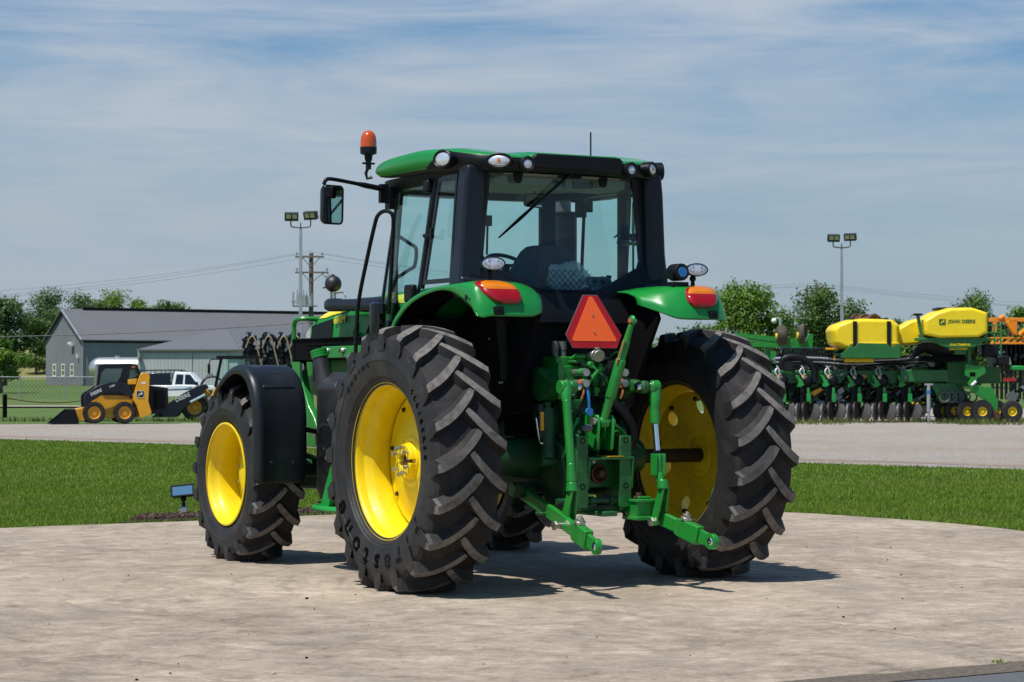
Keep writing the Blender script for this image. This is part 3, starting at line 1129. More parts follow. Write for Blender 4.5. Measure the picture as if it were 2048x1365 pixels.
def roof_edge(y):
    # height where the side turns into the top
    return float(np.interp(y, (-.22, .10, .50, .90, 1.15, 1.30, 1.42), (2.795, 2.848, 2.868, 2.856, 2.836, 2.815, 2.800)))


lev = []
NV = 14
for k in range(NV + 1):
    t = k / NV
    b = 0.014 * math.sin(PI * t) - .022 * (1 - t) ** 2
    lev.append((b, lambda y, t=t: roof_bot(y) + (roof_edge(y) - roof_bot(y)) * t))
for ins, up in ((-.012, .012), (-.05, .022), (-.13, .034), (-.26, .046), (-.42, .052), (-.60, .056)):
    lev.append((ins, lambda y, up=up: roof_edge(y) + up))
rings = []
cy_ = .60
for b, fz in [(-.16, lambda y: roof_bot(y) + .012)] + lev:
    ring = []
    for x, y in outl:
        r = math.hypot(x, (y - cy_))
        k = (r + b) / r
        yy = cy_ + (y - cy_) * k
        ring.append((x * k, yy, fz(y)))
    rings.append(ring)
rings = [r[::-1] for r in rings][::1]
nO = len(outl)


def roof_mat(i, j):
    x, y = outl[::-1][j]
    if i == 0:
        return 1
    t = (i - 1) / NV
    lim = 0.13
    e = min(1, max(0, (.40 - y) / .24))
    e = e * e * (3 - 2 * e)
    lim = .10 + .84 * e
    return 1 if t < lim else 0


mb = MB()
mb.loft(rings, mif=roof_mat)
roof = mb.build('roof', [M['green_gloss'], M['black']], cab, angle=50)


def sorted_ring(r):
    # start the ring at the back so that it can be left open there, over the rear window
    k = min(range(len(r)), key=lambda i: abs(r[i][0]) + (10 if r[i][1] > .5 else 0))
    r = r[k:] + r[:k]
    return [q for q in r if q[1] > .04]


mb = MB()
fr = [[(x * k, .60 + (y - .60) * k2, z) for x, y in outl[::-1]] for k, k2, z in ((.90, .955, 2.655), (.925, .97, 2.70), (.93, .97, 2.735), (.80, .86, 2.735), (.80, .86, 2.655), (.90, .955, 2.655))]
fr = [sorted_ring(r) for r in fr]
nmin = min(len(r) for r in fr)
fr = [r[(len(r) - nmin) // 2:(len(r) - nmin) // 2 + nmin] for r in fr]
mb.loft(fr, closed=False)
mb.build('roof_rail', M['black'], cab, angle=40)
# raised hump and plain rear plate
mb = MB()
for a, b_ in ((0, 1),):
    st = [(-.225, 2.812, .31), (-.215, 2.836, .33), (-.10, 2.850, .34), (.4, 2.885, .36), (.8, 2.90, .30)]
    rr = []
    for y, z, w in st:
        rr.append([(-w - .05, y + .01, 2.79), (-w - .02, y, z - .018), (-w + .03, y, z), (w - .03, y, z), (w + .02, y, z - .018), (w + .05, y + .01, 2.79)])
    mb.loft([r[::-1] for r in rr])
mb.build('roof_hump', M['green_gloss'], cab, bevel=.006)
mb = MB()
mb.prism([(-.325, 2.828), (-.345, 2.80), (-.345, 2.745), (-.33, 2.735), (.33, 2.735), (.345, 2.745), (.345, 2.80), (.325, 2.828)], 'y', -.236, -.19)
mb.build('roof_plate', M['black'], cab, bevel=.008)
mb = MB()
mb.prism([(-.60, 2.745), (.60, 2.745), (.56, 2.70), (-.56, 2.70)], 'y', -.10, -.05)
pass


def roof_lamp(name, c, d, rx, rz, face, rim=.016, depth=.05, n=32):
    c, d = Vector(c), Vector(d).normalized()
    c = c + d * .028
    xr = d.cross(Vector((0, 0, 1))).normalized()
    up = xr.cross(d)
    m = Matrix((xr, up, d)).transposed().to_4x4()
    m.translation = c
    el = lambda k, z, e=0: [((rx * k + e) * math.cos(2 * PI * i / n), (rz * k + e) * math.sin(2 * PI * i / n), z) for i in range(n)]
    b = MB().at(m)
    b.loft([el(1, -depth, rim), el(1, .008, rim), el(1, .014, rim * .5), el(1, .008), el(1, -.004)], caps=True)
    o = b.build('lamp_bezel', M['black'], cab, angle=40)
    b = MB().at(m)
    b.loft([el(1, -.003), el(1, .003), el(.85, .008), el(.4, .011), el(.01, .012)])
    b.build(name, face, cab, angle=40)
    return m


for s in (-1, 1):
    m = roof_lamp('oval_lamp', (s * .575, -.185, 2.768), (s * .60, -.80, .03), .072, .036, M['reflector'])
    b = MB().at(m)
    b.lathe([(.014, .010), (.012, .017), (.0005, .018)], (0, 0, 0), 'z', 14, caps=True)
    b.build('lamp_bulb', M['amberlens'], cab)
    roof_lamp('round_lamp', (s * .398, -.222, 2.752), (s * .12, -1, .04), .032, .032, M['whitetrim'] if False else M['reflector'], .02)
    roof_lamp('side_lamp', (s * .826, .09, 2.790), (s * .92, -.38, .05), .062, .046, M['reflector'], .016)
for x in (-.36, .30):
    mb = MB()
    mb.prism([(x - .035, 2.72), (x + .035, 2.72), (x + .028, 2.66), (x + .012, 2.645), (x - .012, 2.645), (x - .028, 2.66)], 'y', -.060, -.042)
    mb.build('window_hinge', M['black'], cab, bevel=.004)
# wiper
mb = MB()
mb.box(-.05, .12, -.075, -.035, 2.695, 2.745)
mb.tube([(.045, -.085, 2.735), (.012, -.075, 2.71), (-.24, -.058, 2.50)], [.016, .013, .009], 8)
wip = mb.build('rear_wiper', M['black'], cab, bevel=.004)
mb = MB()
mb.tube([(-.14, -.062, 2.585), (-.34, -.05, 2.415), (-.50, -.040, 2.28)], [.006, .013, .006], 6)
mb.build('wiper_blade', M['black_matte'], wip if False else cab)
# roof aerial
mb = MB()
mb.tube([(.235, .0, 2.83), (.235, .0, 3.02)], .0055, 8)
mb.tube([(.235, .0, 2.84), (.235, .0, 2.862)], .014, 10)
mb.build('aerial', M['black'], cab)

# beacon on its bracket
mb = MB()
bx, by = -.80, 1.30
mb.tube([(bx + .02, by - .02, 2.775), (bx - .01, by, 2.765), (bx - .02, by, 2.80), (bx, by, 2.85), (bx, by, 2.90)], .012, 8)
mb.tube([(bx, by, 2.83), (bx, by, 2.90)], .020, 10)
mb.box(bx - .045, bx + .045, by - .012, by + .012, 2.865, 2.878)
mb.tube([(bx, by, 2.89), (bx, by, 2.93), (bx, by, 2.94), (bx, by, 2.985), (bx, by, 2.988)], [.025, .03, .058, .060, .05], 28)
bea = mb.build('beacon', M['black'], cab, angle=40)
mb = MB()
mb.lathe([(.058, 0), (.0575, .04), (.053, .075), (.042, .10), (.024, .116), (.0005, .121)], (bx, by, 2.984), 'z', 32)
mb.build('beacon_lens', M['beaconlens'], cab, angle=60)


def side_mirror(s):
    mb = MB()
    y0 = .92
    pts = [(s * .70, 1.02, 2.655), (s * .82, 1.0, 2.665), (s * 1.05, .96, 2.69), (s * 1.24, y0 + .015, 2.71), (s * 1.295, y0 + .01, 2.705), (s * 1.315, y0 + .01, 2.67)]
    mb.tube(spline(pts, 4), [.020] * 8 + [.014] * 13, 8)
    mb.box(min(s * .74, s * .80), max(s * .74, s * .80), .97, 1.04, 2.53, 2.68)
    mb.box(min(s * .80, s * .86), max(s * .80, s * .86), .98, 1.02, 2.57, 2.70)
    o = mb.build('mirror_arm', M['black'], cab, bevel=.003)
    # housing faces backwards and a little inwards
    c = Vector((s * 1.255, y0, 2.535))
    d = Vector((-s * .20, -1, -.03)).normalized()
    xr = d.cross(Vector((0, 0, 1))).normalized()
    up = xr.cross(d)
    m = Matrix((xr, up, d)).transposed().to_4x4()
    m.translation = c
    b = MB().at(m)
    W_, H_ = .170, .268
    rr = lambda w, h, r, z: [(x, y, z) for x, y in round_rect(w, h, r)]
    b.loft([rr(W_ * .6, H_ * .75, .03, -.055), rr(W_ * .88, H_ * .93, .035, -.04), rr(W_, H_, .032, -.01), rr(W_, H_, .032, .012), rr(W_ * .96, H_ * .975, .03, .018), rr(W_ * .86, H_ * .91, .022, .016), rr(W_ * .86, H_ * .91, .022, .008)])
    b.build('side_mirror', M['black_gloss'], cab, angle=40)
    b = MB().at(m)
    b.prism(round_rect(W_ * .87, H_ * .915, .022), 'z', .006, .0105)
    b.build('mirror_glass', M['mirror'], cab, flat=True)


side_mirror(-1)
side_mirror(1)

# hand rail from the step to the front of the door
mb = MB()
mb.tube(spline([(-.92, 1.26, 1.28), (-.92, 1.25, 1.60), (-.92, 1.21, 1.88), (-.92, 1.09, 2.15), (-.92, .96, 2.40), (-.92, .90, 2.475), (-.90, .83, 2.50), (-.87, .78, 2.47), (-.85, .81, 2.36), (-.84, .86, 2.08), (-.84, .90, 1.80)], 6), .014, 10)
mb.build('hand_rail', M['black'], tractor)

# inside the cab
mb = MB()
mb.box(-.45, .45, -.02, 1.2, 1.74, 1.78)
mb.build('cab_floor', M['black'], cab)
mb = MB()
mb.loft([[(x * k, .58 + (y - .58) * k, z) for x, y in outl[::-1]] for k, z in ((.78, 2.70), (.80, 2.712))])
mb.prism([(.02, 2.705), (.02, 2.65), (.10, 2.635), (.35, 2.64), (.55, 2.665), (.75, 2.70)], 'x', -.50, .52)
mb.build('headliner', M['liner'], cab, bevel=.01)
mb = MB()
mb.box(.10, .26, .012, .03, 2.635, 2.685)
mb.box(.02, .045, .012, .03, 2.645, 2.68)
mb.box(-.03, -.005, .012, .03, 2.645, 2.68)
mb.build('roof_console', M['black_gloss'], cab, bevel=.003)
seat = MB()
shell = []
for t, w, y, z in ((0, .27, .30, 1.86), (.2, .31, .27, 1.95), (.45, .30, .25, 2.05), (.7, .25, .235, 2.15), (.85, .20, .24, 2.215), (.95, .15, .245, 2.25), (1, .09, .255, 2.262)):
    shell.append([(.05 - w, y + .05, z), (.05 - w * .7, y - .01, z), (.05, y - .03, z + .006), (.05 + w * .7, y - .01, z), (.05 + w, y + .05, z), (.05 + w * .8, y + .10, z), (.05, y + .09, z), (.05 - w * .8, y + .10, z)])
seat.loft(shell)
seat.box(-.19, .29, .30, .78, 1.86, 1.97)
seat.build('seat', M['seat'], cab, bevel=.02)
mb = MB()
mb.box(.27, .37, .15, .70, 2.0, 2.055)
mb.box(.26, .50, .02, .75, 1.78, 1.98)
mb.prism([(x + .33, z + 2.01) for x, z in round_rect(.19, .075, .03)], 'y', .03, .06)
mb.build('armrest_console', M['grey'], cab, bevel=.012)
for x in (.285, .345):
    mb = MB()
    mb.sphere((x, .025, 2.015), .017)
    mb.build('console_knob', M['black'], cab)
for x, y in ((.47, .25), (.52, .33), (.42, .1)):
    mb = MB()
    mb.tube([(x, y, 1.96), (x + .01, y - .01, 2.02), (x + .015, y - .012, 2.06)], [.007, .012, .020], 10)
    mb.build('lever', M['black'], cab)
# crumpled clear bag hanging in the seat net
bag = MB()
bag.sphere((.12, .10, 2.03), .115, 24, 16, s=(1.45, .5, 1.0))
bag.v = [(x + .03 * mnoise.noise(Vector((x * 14, y * 14, z * 14))), y + .02 * mnoise.noise(Vector((z * 17, x * 17, 3))), z + .035 * mnoise.noise(Vector((y * 15, z * 15, x * 15)))) for x, y, z in bag.v]
t = NT('clear_plastic_bag')
t.color((0.62, 0.66, 0.70))
t.set(Roughness=.25, Alpha=.55)
t.bump(t.noise(30, 5, .7, .8), .8, .02)
bag.build('plastic_bag', t.m, cab, flat=True)
net = MB()
for i in range(-4, 9):
    for dx in (1, -1):
        a = Vector((-.10 + i * .045, .04, 1.93))
        b = a + Vector((.16 * dx, 0, .16))
        q0, q1 = max(-.13, min(a.x, b.x)), min(.26, max(a.x, b.x))
        if q1 - q0 < .02:
            continue
        za = a.z + (q0 - a.x) * dx if dx > 0 else a.z - (q0 - a.x)
        zb = a.z + (q1 - a.x) * dx if dx > 0 else a.z - (q1 - a.x)
        net.tube([(q0, .04, za), (q1, .04, zb)], .0022, 5)
net.build('seat_net', M['black'], cab)
mb = MB()
mb.tube([(.02 + .15 * math.cos(a), .78 + .12 * math.sin(a), 2.15 + .08 * math.sin(a)) for a in np.linspace(0, 2 * PI, 28)], .014, 8)
mb.tube([(.02, .78, 2.14), (.02, .95, 1.80)], .03, 8)
mb.tube([(-.12, .78, 2.15), (.16, .78, 2.15)], .012, 6)
mb.box(-.10, .14, .93, 1.15, 1.76, 2.08)
mb.build('steering_wheel', M['black'], cab)
mb = MB()
mb.prism([(.255, 2.600), (.27, 2.585), (.425, 2.575), (.445, 2.59), (.445, 2.66), (.43, 2.675), (.27, 2.68), (.255, 2.67)], 'y', .92, .95)
mb.tube([(.35, .94, 2.67), (.34, .96, 2.73)], .008, 6)
mb.build('cab_mirror', M['black'], cab, bevel=.006)
mb = MB()
mb.prism([(.262, 2.603), (.275, 2.592), (.422, 2.582), (.438, 2.594), (.438, 2.655), (.425, 2.668), (.275, 2.673), (.262, 2.665)], 'y', .914, .921)
mb.build('mirror_glass', M['mirror'], cab, flat=True)
mb = MB()
mb.box(.50, .62, 1.10, 1.16, 1.76, 2.70)
mb.box(.505, .60, 1.06, 1.11, 2.10, 2.34)
mb.build('right_front_post', M['black'], cab, bevel=.01)
mb = MB()
mb.box(.735, .775, .40, .46, 1.95, 2.70)
mb.tube([(.73, .30, 2.30), (.60, .22, 2.30)], .022, 8)
mb.build('right_door_post', M['black'], cab, bevel=.006)
mb = MB()
mb.tube([(-.556, .02, 2.17), (-.55, .02, 2.38)], .008, 8)
mb.box(-.566, -.520, .01, .035, 2.36, 2.43)
mb.build('window_latch', M['black'], cab, bevel=.004)
mb = MB()
mb.tube(spline([(.60, .03, 2.33), (.53, .05, 2.36), (.47, .08, 2.32)], 5), .006, 6)
mb.tube([(.585, .015, 2.27), (.585, .015, 2.02)], .008, 6)
mb.sphere((.585, .012, 2.32), .03)
mb.sphere((.615, -.01, 2.34), .016)
mb.sphere((.615, -.01, 2.295), .016)
mb.build('window_catch', M['black'], cab)

# exhaust with its heat shield, right of the cab
mb = MB()
mb.tube([(.97, 1.55, 1.5), (.97, 1.55, 2.60)], .085, 24)
mb.tube([(.97, 1.55, 2.598), (.97, 1.55, 2.612)], .095, 24)
mb.build('exhaust_shield', M['black'], tractor, angle=40)
mb = MB()
mb.tube([(.95, 1.55, 2.50), (.95, 1.55, 2.70), (.94, 1.53, 2.77), (.90, 1.48, 2.80)], .058, 24)
mb.build('exhaust_pipe', M['grey'], tractor, angle=50)
# ------------------------------------------------------------------ the tractor: bonnet, tank and front frame
def hood_half(y, top, w, bot):
    return [(0, y, top), (w * .45, y, top - .006), (w * .78, y, top - .035), (w * .94, y, top - .085), (w, y, top - .16), (w * 1.01, y, (top - .16 + bot) / 2), (w, y, bot)]


st = [(1.22, 2.03, .41, 1.16), (1.8, 2.02, .405, 1.16), (2.3, 2.0, .40, 1.18), (2.8, 1.955, .40, 1.20), (3.05, 1.915, .395, 1.22), (3.22, 1.868, .39, 1.24), (3.33, 1.82, .365, 1.26), (3.40, 1.75, .28, 1.28)]
rings = []
for y, top, w, bot in st:
    h = hood_half(y, top, w, bot)
    rings.append([(-x, yy, z) for x, yy, z in h[::-1]] + h[1:])
mb = MB()
mb.loft([r[::-1] for r in rings])
hood = mb.build('hood', M['hood_green'], tractor, bevel=.012, angle=40)


def hood_x(y):
    return -float(np.interp(y, [q[0] for q in st], [q[2] for q in st])) * 1.006


def side_patch(name, poly, mat, t=.004, inset=0):
    b = MB()
    n = len(poly)
    b.loft([[(hood_x(y) + .03, y, z) for y, z in poly], [(hood_x(y) - t, y, z) for y, z in poly]])
    return b.build(name, mat, hood, flat=True)


side_patch('grille', [(3.14, 1.772), (2.99, 1.79), (2.76, 1.818), (2.74, 1.79), (2.80, 1.36), (2.86, 1.30), (3.12, 1.34)], M['black'], .006)
side_patch('head_lamp', [(3.29, 1.72), (3.17, 1.77), (3.17, 1.50), (3.29, 1.50)], M['clearlens'] if False else M['reflector'], .004)
# yellow stripe sweeping back along the shoulder
b = MB()
ys = np.linspace(3.16, 1.30, 36)
rows_s = []
for y in ys:
    t = (3.16 - y) / 1.86
    w = float(np.interp(y, [q[0] for q in st], [q[2] for q in st]))
    top = float(np.interp(y, [q[0] for q in st], [q[1] for q in st]))
    k = min(1, t * 7) ** .6
    z1 = top - .050 - .0 * t
    z0 = z1 - (.058 * k + .05 * max(0, t - .65))
    def sx_(z):
        d = top - z
        return -float(np.interp(d, [0, .006, .035, .085, .16, .4], [0, w * .45, w * .78, w * .94, w, w * 1.01])) - .006
    rows_s.append([(sx_(z0 + (z1 - z0) * q / 6), y, z0 + (z1 - z0) * q / 6) for q in range(7)])
b.loft(rows_s, closed=False)
b.build('hood_stripe', M['decal_yellow'], hood)
# model number and maker's name
v, f = text_shape('6145M', .078, .0015, .28, .0024, .88)
b = MB().at(frame((hood_x(2.60) - .013, 2.60, 1.808), (0, -1, .055), (0, 0, 1)))
b.add(v, f)
b.build('model_number', M['decal_yellow'], hood, flat=True)
v, f = text_shape('JOHN DEERE', .070, .0015, 0, .0016, .95)
b = MB().at(frame((-.402 - .012, 1.80, 1.905), (0, -1, .02), (0, 0, 1)))
b.add(v, f)
b.build('maker_name', M['decal_black'], hood, flat=True)
# sculpted vents behind the grille
for i, (y0, y1, z0, z1) in enumerate(((2.44, 2.28, 1.52, 1.80), (2.22, 2.02, 1.52, 1.82))):
    side_patch('hood_vent', [(y0, z0), (y0 - .03, z0 + .12), (y1 + .04, z1), (y1, z1 - .03), (y1 + .02, z0 + .05), (y1 + .05, z0)], M['black_matte'], .004)
    b = MB()
    zc = (z0 + z1) / 2 + .03
    b.tube([(hood_x(y0) - .010, y0 + .02, zc - .045), (hood_x(y1) - .010, y1 - .03, zc + .005)], .014, 6)
    b.build('vent_bar', M['green_gloss'], hood)
b = MB()
b.tube(spline([(hood_x(2.0) - .008, 2.02, 1.84), (hood_x(1.95) - .012, 1.90, 1.76), (hood_x(1.95) - .012, 1.93, 1.62), (hood_x(2) - .008, 2.10, 1.54), (hood_x(2.2) - .006, 2.25, 1.50)], 5), .022, 8)
b.build('hood_rib', M['green_gloss'], hood)
for y0 in (2.15, 1.95):
    side_patch('lower_vent', [(y0, 1.24), (y0 - .02, 1.36), (y0 - .09, 1.42), (y0 - .11, 1.40), (y0 - .09, 1.24)], M['black_matte'], .003)

# engine, frame and axles
mb = MB()
mb.box(-.24, .24, .0, 3.1, .72, 1.16)
mb.box(-.20, .20, 2.0, 3.35, .55, .75)
mb.box(-.30, .30, 1.25, 2.9, 1.10, 1.22)
mb.tube([(0, .1, .85), (0, 1.9, .70)], .22, 14)
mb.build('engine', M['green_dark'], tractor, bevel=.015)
mb = MB()
mb.tube([(-.95, 2.765, .643), (-.3, 2.765, .62), (.3, 2.765, .62), (.95, 2.765, .643)], [.11, .12, .12, .11], 14)
mb.tube([(-1.03, 2.765, .643), (-.80, 2.765, .643)], .16, 20)
mb.tube([(1.03, 2.765, .643), (.80, 2.765, .643)], .16, 20)
mb.tube([(-.85, 2.56, .64), (.85, 2.56, .64)], .022, 10)
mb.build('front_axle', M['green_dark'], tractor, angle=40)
mb = MB()
for s in (-1, 1):
    mb.tube([(s * .18, 0, .835), (s * .45, 0, .835), (s * .60, 0, .83), (s * .62, 0, .83)], [.145, .125, .118, .10], 24)
mb.box(-.22, .22, -.22, .35, .60, 1.15)
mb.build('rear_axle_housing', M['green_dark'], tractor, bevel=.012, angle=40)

# fuel tank beside the step
mb = MB()
X0, X1 = -.90, -.48
sec = lambda y: [(X1, y, .62), (X1, y, 1.39), (X0 + .16, y, 1.405), (X0 + .13, y, 1.402), (X0, y, 1.305), (X0, y, .56), (X0 + .05, y, .475), (X1 + .1, y, .475)]
ys = [(1.12, -.02), (1.20, 0), (1.90, 0), (2.00, -.02), (2.06, -.09)]
rr = []
for y, d in ys:
    rr.append([(max(x, X0 - d) if d < 0 else x, y, z) for x, y, z in sec(y)])
mb.loft(rr)
tank = mb.build('fuel_tank', M['tankblack'], tractor, bevel=.02, seg=3)
mb = MB()
mb.tube([(-.80, 2.00, 1.30), (-.82, 2.02, 1.42), (-.83, 2.05, 1.52)], [.080, .058, .055], 20)
mb.build('filler_neck', M['tankblack'], tank, angle=50)
mb = MB()
q0, q1 = Vector((-.829, 2.048, 1.512)), Vector((-.835, 2.062, 1.570))
dv = (q1 - q0)
mb.tube([q0, q0 + dv * .28, q0 + dv * .32, q0 + dv * .36, q0 + dv * .60, q0 + dv * .64, q0 + dv * .68, q0 + dv * .95, q1], [.062, .062, .057, .062, .062, .057, .062, .062, .050], 24)
mb.build('filler_cap', M['green'], tank, angle=30)
# foot recess with its steel tread
mb = MB()
mb.loft([[(X0 - .002, y, z) for y, z in q] for q in ([(1.90, 1.035), (1.70, 1.035), (1.62, .97), (1.56, .80), (1.62, .70), (1.70, .655), (1.86, .70)],)] + [[(X0 - .016, y, z) for y, z in ([(1.885, 1.02), (1.70, 1.02), (1.64, .965), (1.58, .80), (1.635, .715), (1.71, .672), (1.85, .712)])]])
mb.build('step_surround', M['black'], tank, bevel=.006)
mb = MB()
pts = [(y, z) for y, z in [(1.905, .97), (1.85, .955), (1.78, .90), (1.755, .83), (1.78, .76), (1.85, .74), (1.905, .76)]]
mb.prism(pts, 'x', X0 - .0175, X0 - .004)
mb.build('foot_recess', M['black_matte'], tank)
mb = MB()
mb.box(X0 - .022, X0 - .006, 1.775, 1.865, .845, .865)
mb.hexa([(X0 - .020, 1.785, .800), (X0 - .018, 1.875, .785), (X0 - .008, 1.875, .785), (X0 - .008, 1.785, .800)], [(X0 - .030, 1.775, .862), (X0 - .028, 1.860, .880), (X0 - .008, 1.860, .880), (X0 - .008, 1.775, .862)])
mb.build('foot_tread', M['chrome'], tank)
for y, z in ((1.845, 1.005), (1.70, .70)):
    mb = MB()
    mb.bolt((X0 - .016, y, z), (-1, 0, 0), .012, .008, n=10)
    mb.build('screw', M['darksteel'], tank)
# step below
mb = MB()
mb.hexa([(-.94, 1.66, .44), (-.90, 1.66, .44), (-.90, 1.80, .44), (-.94, 1.80, .44)], [(-.94, 1.46, .84), (-.90, 1.46, .84), (-.90, 1.56, .84), (-.94, 1.56, .84)])
mb.tube(spline([(-.90, 1.20, .44), (-.95, 1.22, .435), (-1.02, 1.45, .435), (-1.02, 1.70, .435), (-.95, 1.85, .435), (-.86, 1.86, .44)], 5), .020, 8)
mb.box(-1.00, -.88, 1.25, 1.82, .428, .445)
mb.build('entry_step', M['green_bright'], tractor, bevel=.005)
mb = MB()
mb.box(-.88, -.60, 1.35, 2.0, .40, .468)
mb.build('tank_cradle', M['black'], tractor, bevel=.02)

# black side box with the green slotted plate
mb = MB()
mb.box(-.60, -.44, 1.78, 3.02, 1.500, 1.655)
for y in (1.85, 2.0, 2.15, 2.3, 2.45, 2.6, 2.75, 2.9):
    mb.tube([(-.602, y, 1.638), (-.607, y, 1.638)], .009, 8)
mb.box(-.612, -.44, 1.80, 3.04, 1.655, 1.668)
mb.box(-.606, -.60, 2.2, 2.80, 1.612, 1.620)
mb.box(-.606, -.60, 2.2, 2.80, 1.585, 1.593)
mb.box(-.605, -.43, 3.02, 3.06, 1.49, 1.66)
side = mb.build('side_box', M['black_matte'], tractor, bevel=.004)
mb = MB()
mb.box(-.622, -.607, 1.78, 2.475, 1.512, 1.600)
pl = mb.build('slotted_plate', M['green'], side, bevel=.006)
for y in (2.36, 2.09):
    mb = MB()
    mb.box(-.624, -.6215, y - .025, y + .075, 1.555, 1.575)
    mb.build('slot', M['black_matte'], side)
    mb = MB()
    mb.lathe([(.024, -.622), (.024, -.630), (.016, -.640), (.0005, -.642)], (0, y, 1.565), 'x', 16)
    mb.build('plate_bolt', M['steel'], side)
# front post and hoop
mb = MB()
mb.tube(spline([(-.50, 3.26, 1.62), (-.50, 3.26, 1.76), (-.50, 3.235, 1.81), (-.49, 3.16, 1.828), (-.42, 3.12, 1.828), (-.30, 3.12, 1.825)], 5), .020, 8)
mb.build('hood_guard', M['green'], tractor)
mb = MB()
mb.prism([(3.23, 1.56), (3.25, 1.50), (3.22, 1.40), (3.16, 1.27), (3.10, 1.15), (3.00, 1.07), (2.95, .99), (2.95, .83), (2.74, .83), (2.74, .95), (2.82, 1.06), (2.93, 1.15), (3.02, 1.30), (3.07, 1.45), (3.08, 1.56)], 'x', -.53, -.47)
mb.build('loader_bracket', M['green'], tractor, bevel=.010)
mb = MB()
mb.tube([(-.50, 3.05, 1.45), (-.52, 3.05, 1.45)], .03, 10)
mb.tube([(-.56, 2.75, .93), (-.45, 2.75, .93)], .03, 12)
mb.tube([(-.60, 2.60, .84), (-.60, 2.45, .84)], .012, 8)
mb.build('frame_bolt', M['steel'], tractor)

# air cleaner pipe with its round canister
mb = MB()
rings = []
for y, h, w, zc in ((2.60, .020, .035, 1.918), (2.585, .040, .052, 1.918), (2.54, .050, .060, 1.918), (2.44, .050, .060, 1.915), (2.42, .044, .058, 1.914), (1.95, .048, .06, 1.900), (1.93, .054, .09, 1.900), (1.62, .056, .09, 1.895), (1.58, .05, .08, 1.893)):
    rings.append([(-.50 + w * math.copysign(abs(math.cos(a)) ** .6, math.cos(a)), y, zc + h * math.copysign(abs(math.sin(a)) ** .6, math.sin(a))) for a in np.linspace(0, 2 * PI, 25)[:-1]])
mb.loft([r[::-1] for r in rings][::-1])
air = mb.build('air_intake', M['navy'], tractor, angle=40)
mb = MB()
mb.sphere((-.50, 2.53, 2.078), .064, 32, 20)
mb.tube([(-.50, 2.53, 2.135), (-.50, 2.53, 2.150)], .012, 10)
mb.tube([(-.565, 2.53, 2.05), (-.585, 2.53, 2.045)], .006, 6)
mb.build('round_canister', M['tankblack'], air, angle=50)
mb = MB()
mb.tube([(-.50, 2.56, 1.95), (-.50, 2.56, 2.02)], .011, 8)
mb.tube([(-.50, 2.50, 1.95), (-.50, 2.50, 2.02)], .011, 8)
mb.tube(spline([(-.50, 2.50, 2.005), (-.50, 2.40, 2.008), (-.50, 2.33, 2.0), (-.50, 2.31, 1.965)], 4), .006, 8)
mb.build('canister_stand', M['steel'], air)
# lamp hanging at the foot of the windscreen
mb = MB()
rings = []
for z, k in ((1.885, .5), (1.87, 1.0), (1.72, 1.05), (1.64, .9), (1.60, .55)):
    rings.append([(-.885 + .045 * k * math.cos(a), .98 + .085 * k * math.sin(a), z) for a in np.linspace(0, 2 * PI, 17)[:-1]])
mb.loft(rings[::-1])
mb.tube([(-.885, .98, 1.86), (-.84, 1.0, 1.88), (-.78, 1.04, 1.84)], .014, 8)
ml = mb.build('lower_mirror', M['black_gloss'], cab, angle=40)
mb = MB()
mb.prism([(-.915, 1.64), (-.920, 1.80), (-.870, 1.80), (-.865, 1.64)], 'y', .886, .894)
mb.build('mirror_glass', M['darkglass'], cab)

# ------------------------------------------------------------------ the tractor: three point hitch
GC, GR = M['green_cast'], M['green']
hitch = MB()
hitch.box(-.15, .15, -.34, -.20, .95, 1.30)
hitch.box(-.19, .19, -.24, -.10, .60, 1.22)
hitch.box(-.16, .16, -.20, -.10, 1.2, 1.45)
hitch.hexa([(-.14, -.36, .99), (.14, -.36, .99), (.17, -.24, .9), (-.17, -.24, .9)], [(-.10, -.34, 1.26), (.10, -.34, 1.26), (.16, -.24, 1.30), (-.16, -.24, 1.30)])
hitch.tube([(-.24, -.20, 1.35), (.24, -.20, 1.35)], .085, 20)
hitch.hexa([(-.19, -.30, 1.25), (.19, -.30, 1.25), (.19, -.10, 1.25), (-.19, -.10, 1.25)], [(-.16, -.22, 1.50), (.16, -.22, 1.50), (.16, -.08, 1.50), (-.16, -.08, 1.50)])
for x, z in ((-.11, 1.10), (.11, 1.10), (-.11, 1.24), (.11, 1.24), (-.12, 1.0), (.12, 1.0)):
    hitch.tube([(x, -.335, z), (x, -.362, z)], .020, 8)
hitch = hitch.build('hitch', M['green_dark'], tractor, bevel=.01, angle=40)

# drawbar support plates with rows of holes, PTO shield
for x in (-.165, .165):
    mb = MB()
    mb.prism([(-.52, .99), (-.42, 1.02), (-.25, 1.0), (-.20, .50), (-.40, .47), (-.50, .50), (-.53, .60)], 'x', x - .018, x + .018)
    mb.box(x - .045, x + .045, -.545, -.52, .52, .985)
    mb.build('support_plate', GC, hitch, bevel=.006)
    for z in (.955, .91, .80, .66, .58):
        b = MB()
        b.lathe([(.020, -.006), (.020, .0), (.013, .0), (.013, -.004), (.0005, -.004)], (x, -.546, z), 'y', 16)
        b.v = [(p[0], -.546 - (p[1] + .546), p[2]) for p in b.v]
        b.build('plate_hole', M['black_matte'] if z in (.955, .66) else GC, hitch)
mb = MB()
mb.box(-.125, .225, -.56, -.30, .830, .848)
mb.hexa([(-.125, -.54, .640), (-.108, -.54, .640), (-.108, -.30, .64), (-.125, -.30, .64)], [(-.125, -.56, .83), (-.108, -.56, .83), (-.108, -.30, .83), (-.125, -.30, .83)])
mb.hexa([(.208, -.54, .640), (.225, -.54, .640), (.225, -.30, .64), (.208, -.30, .64)], [(.208, -.56, .83), (.225, -.56, .83), (.225, -.30, .83), (.208, -.30, .83)])
mb.box(-.11, .21, -.41, -.385, .645, .83)
pto = mb.build('pto_shield', GC, hitch, bevel=.005)
mb = MB()
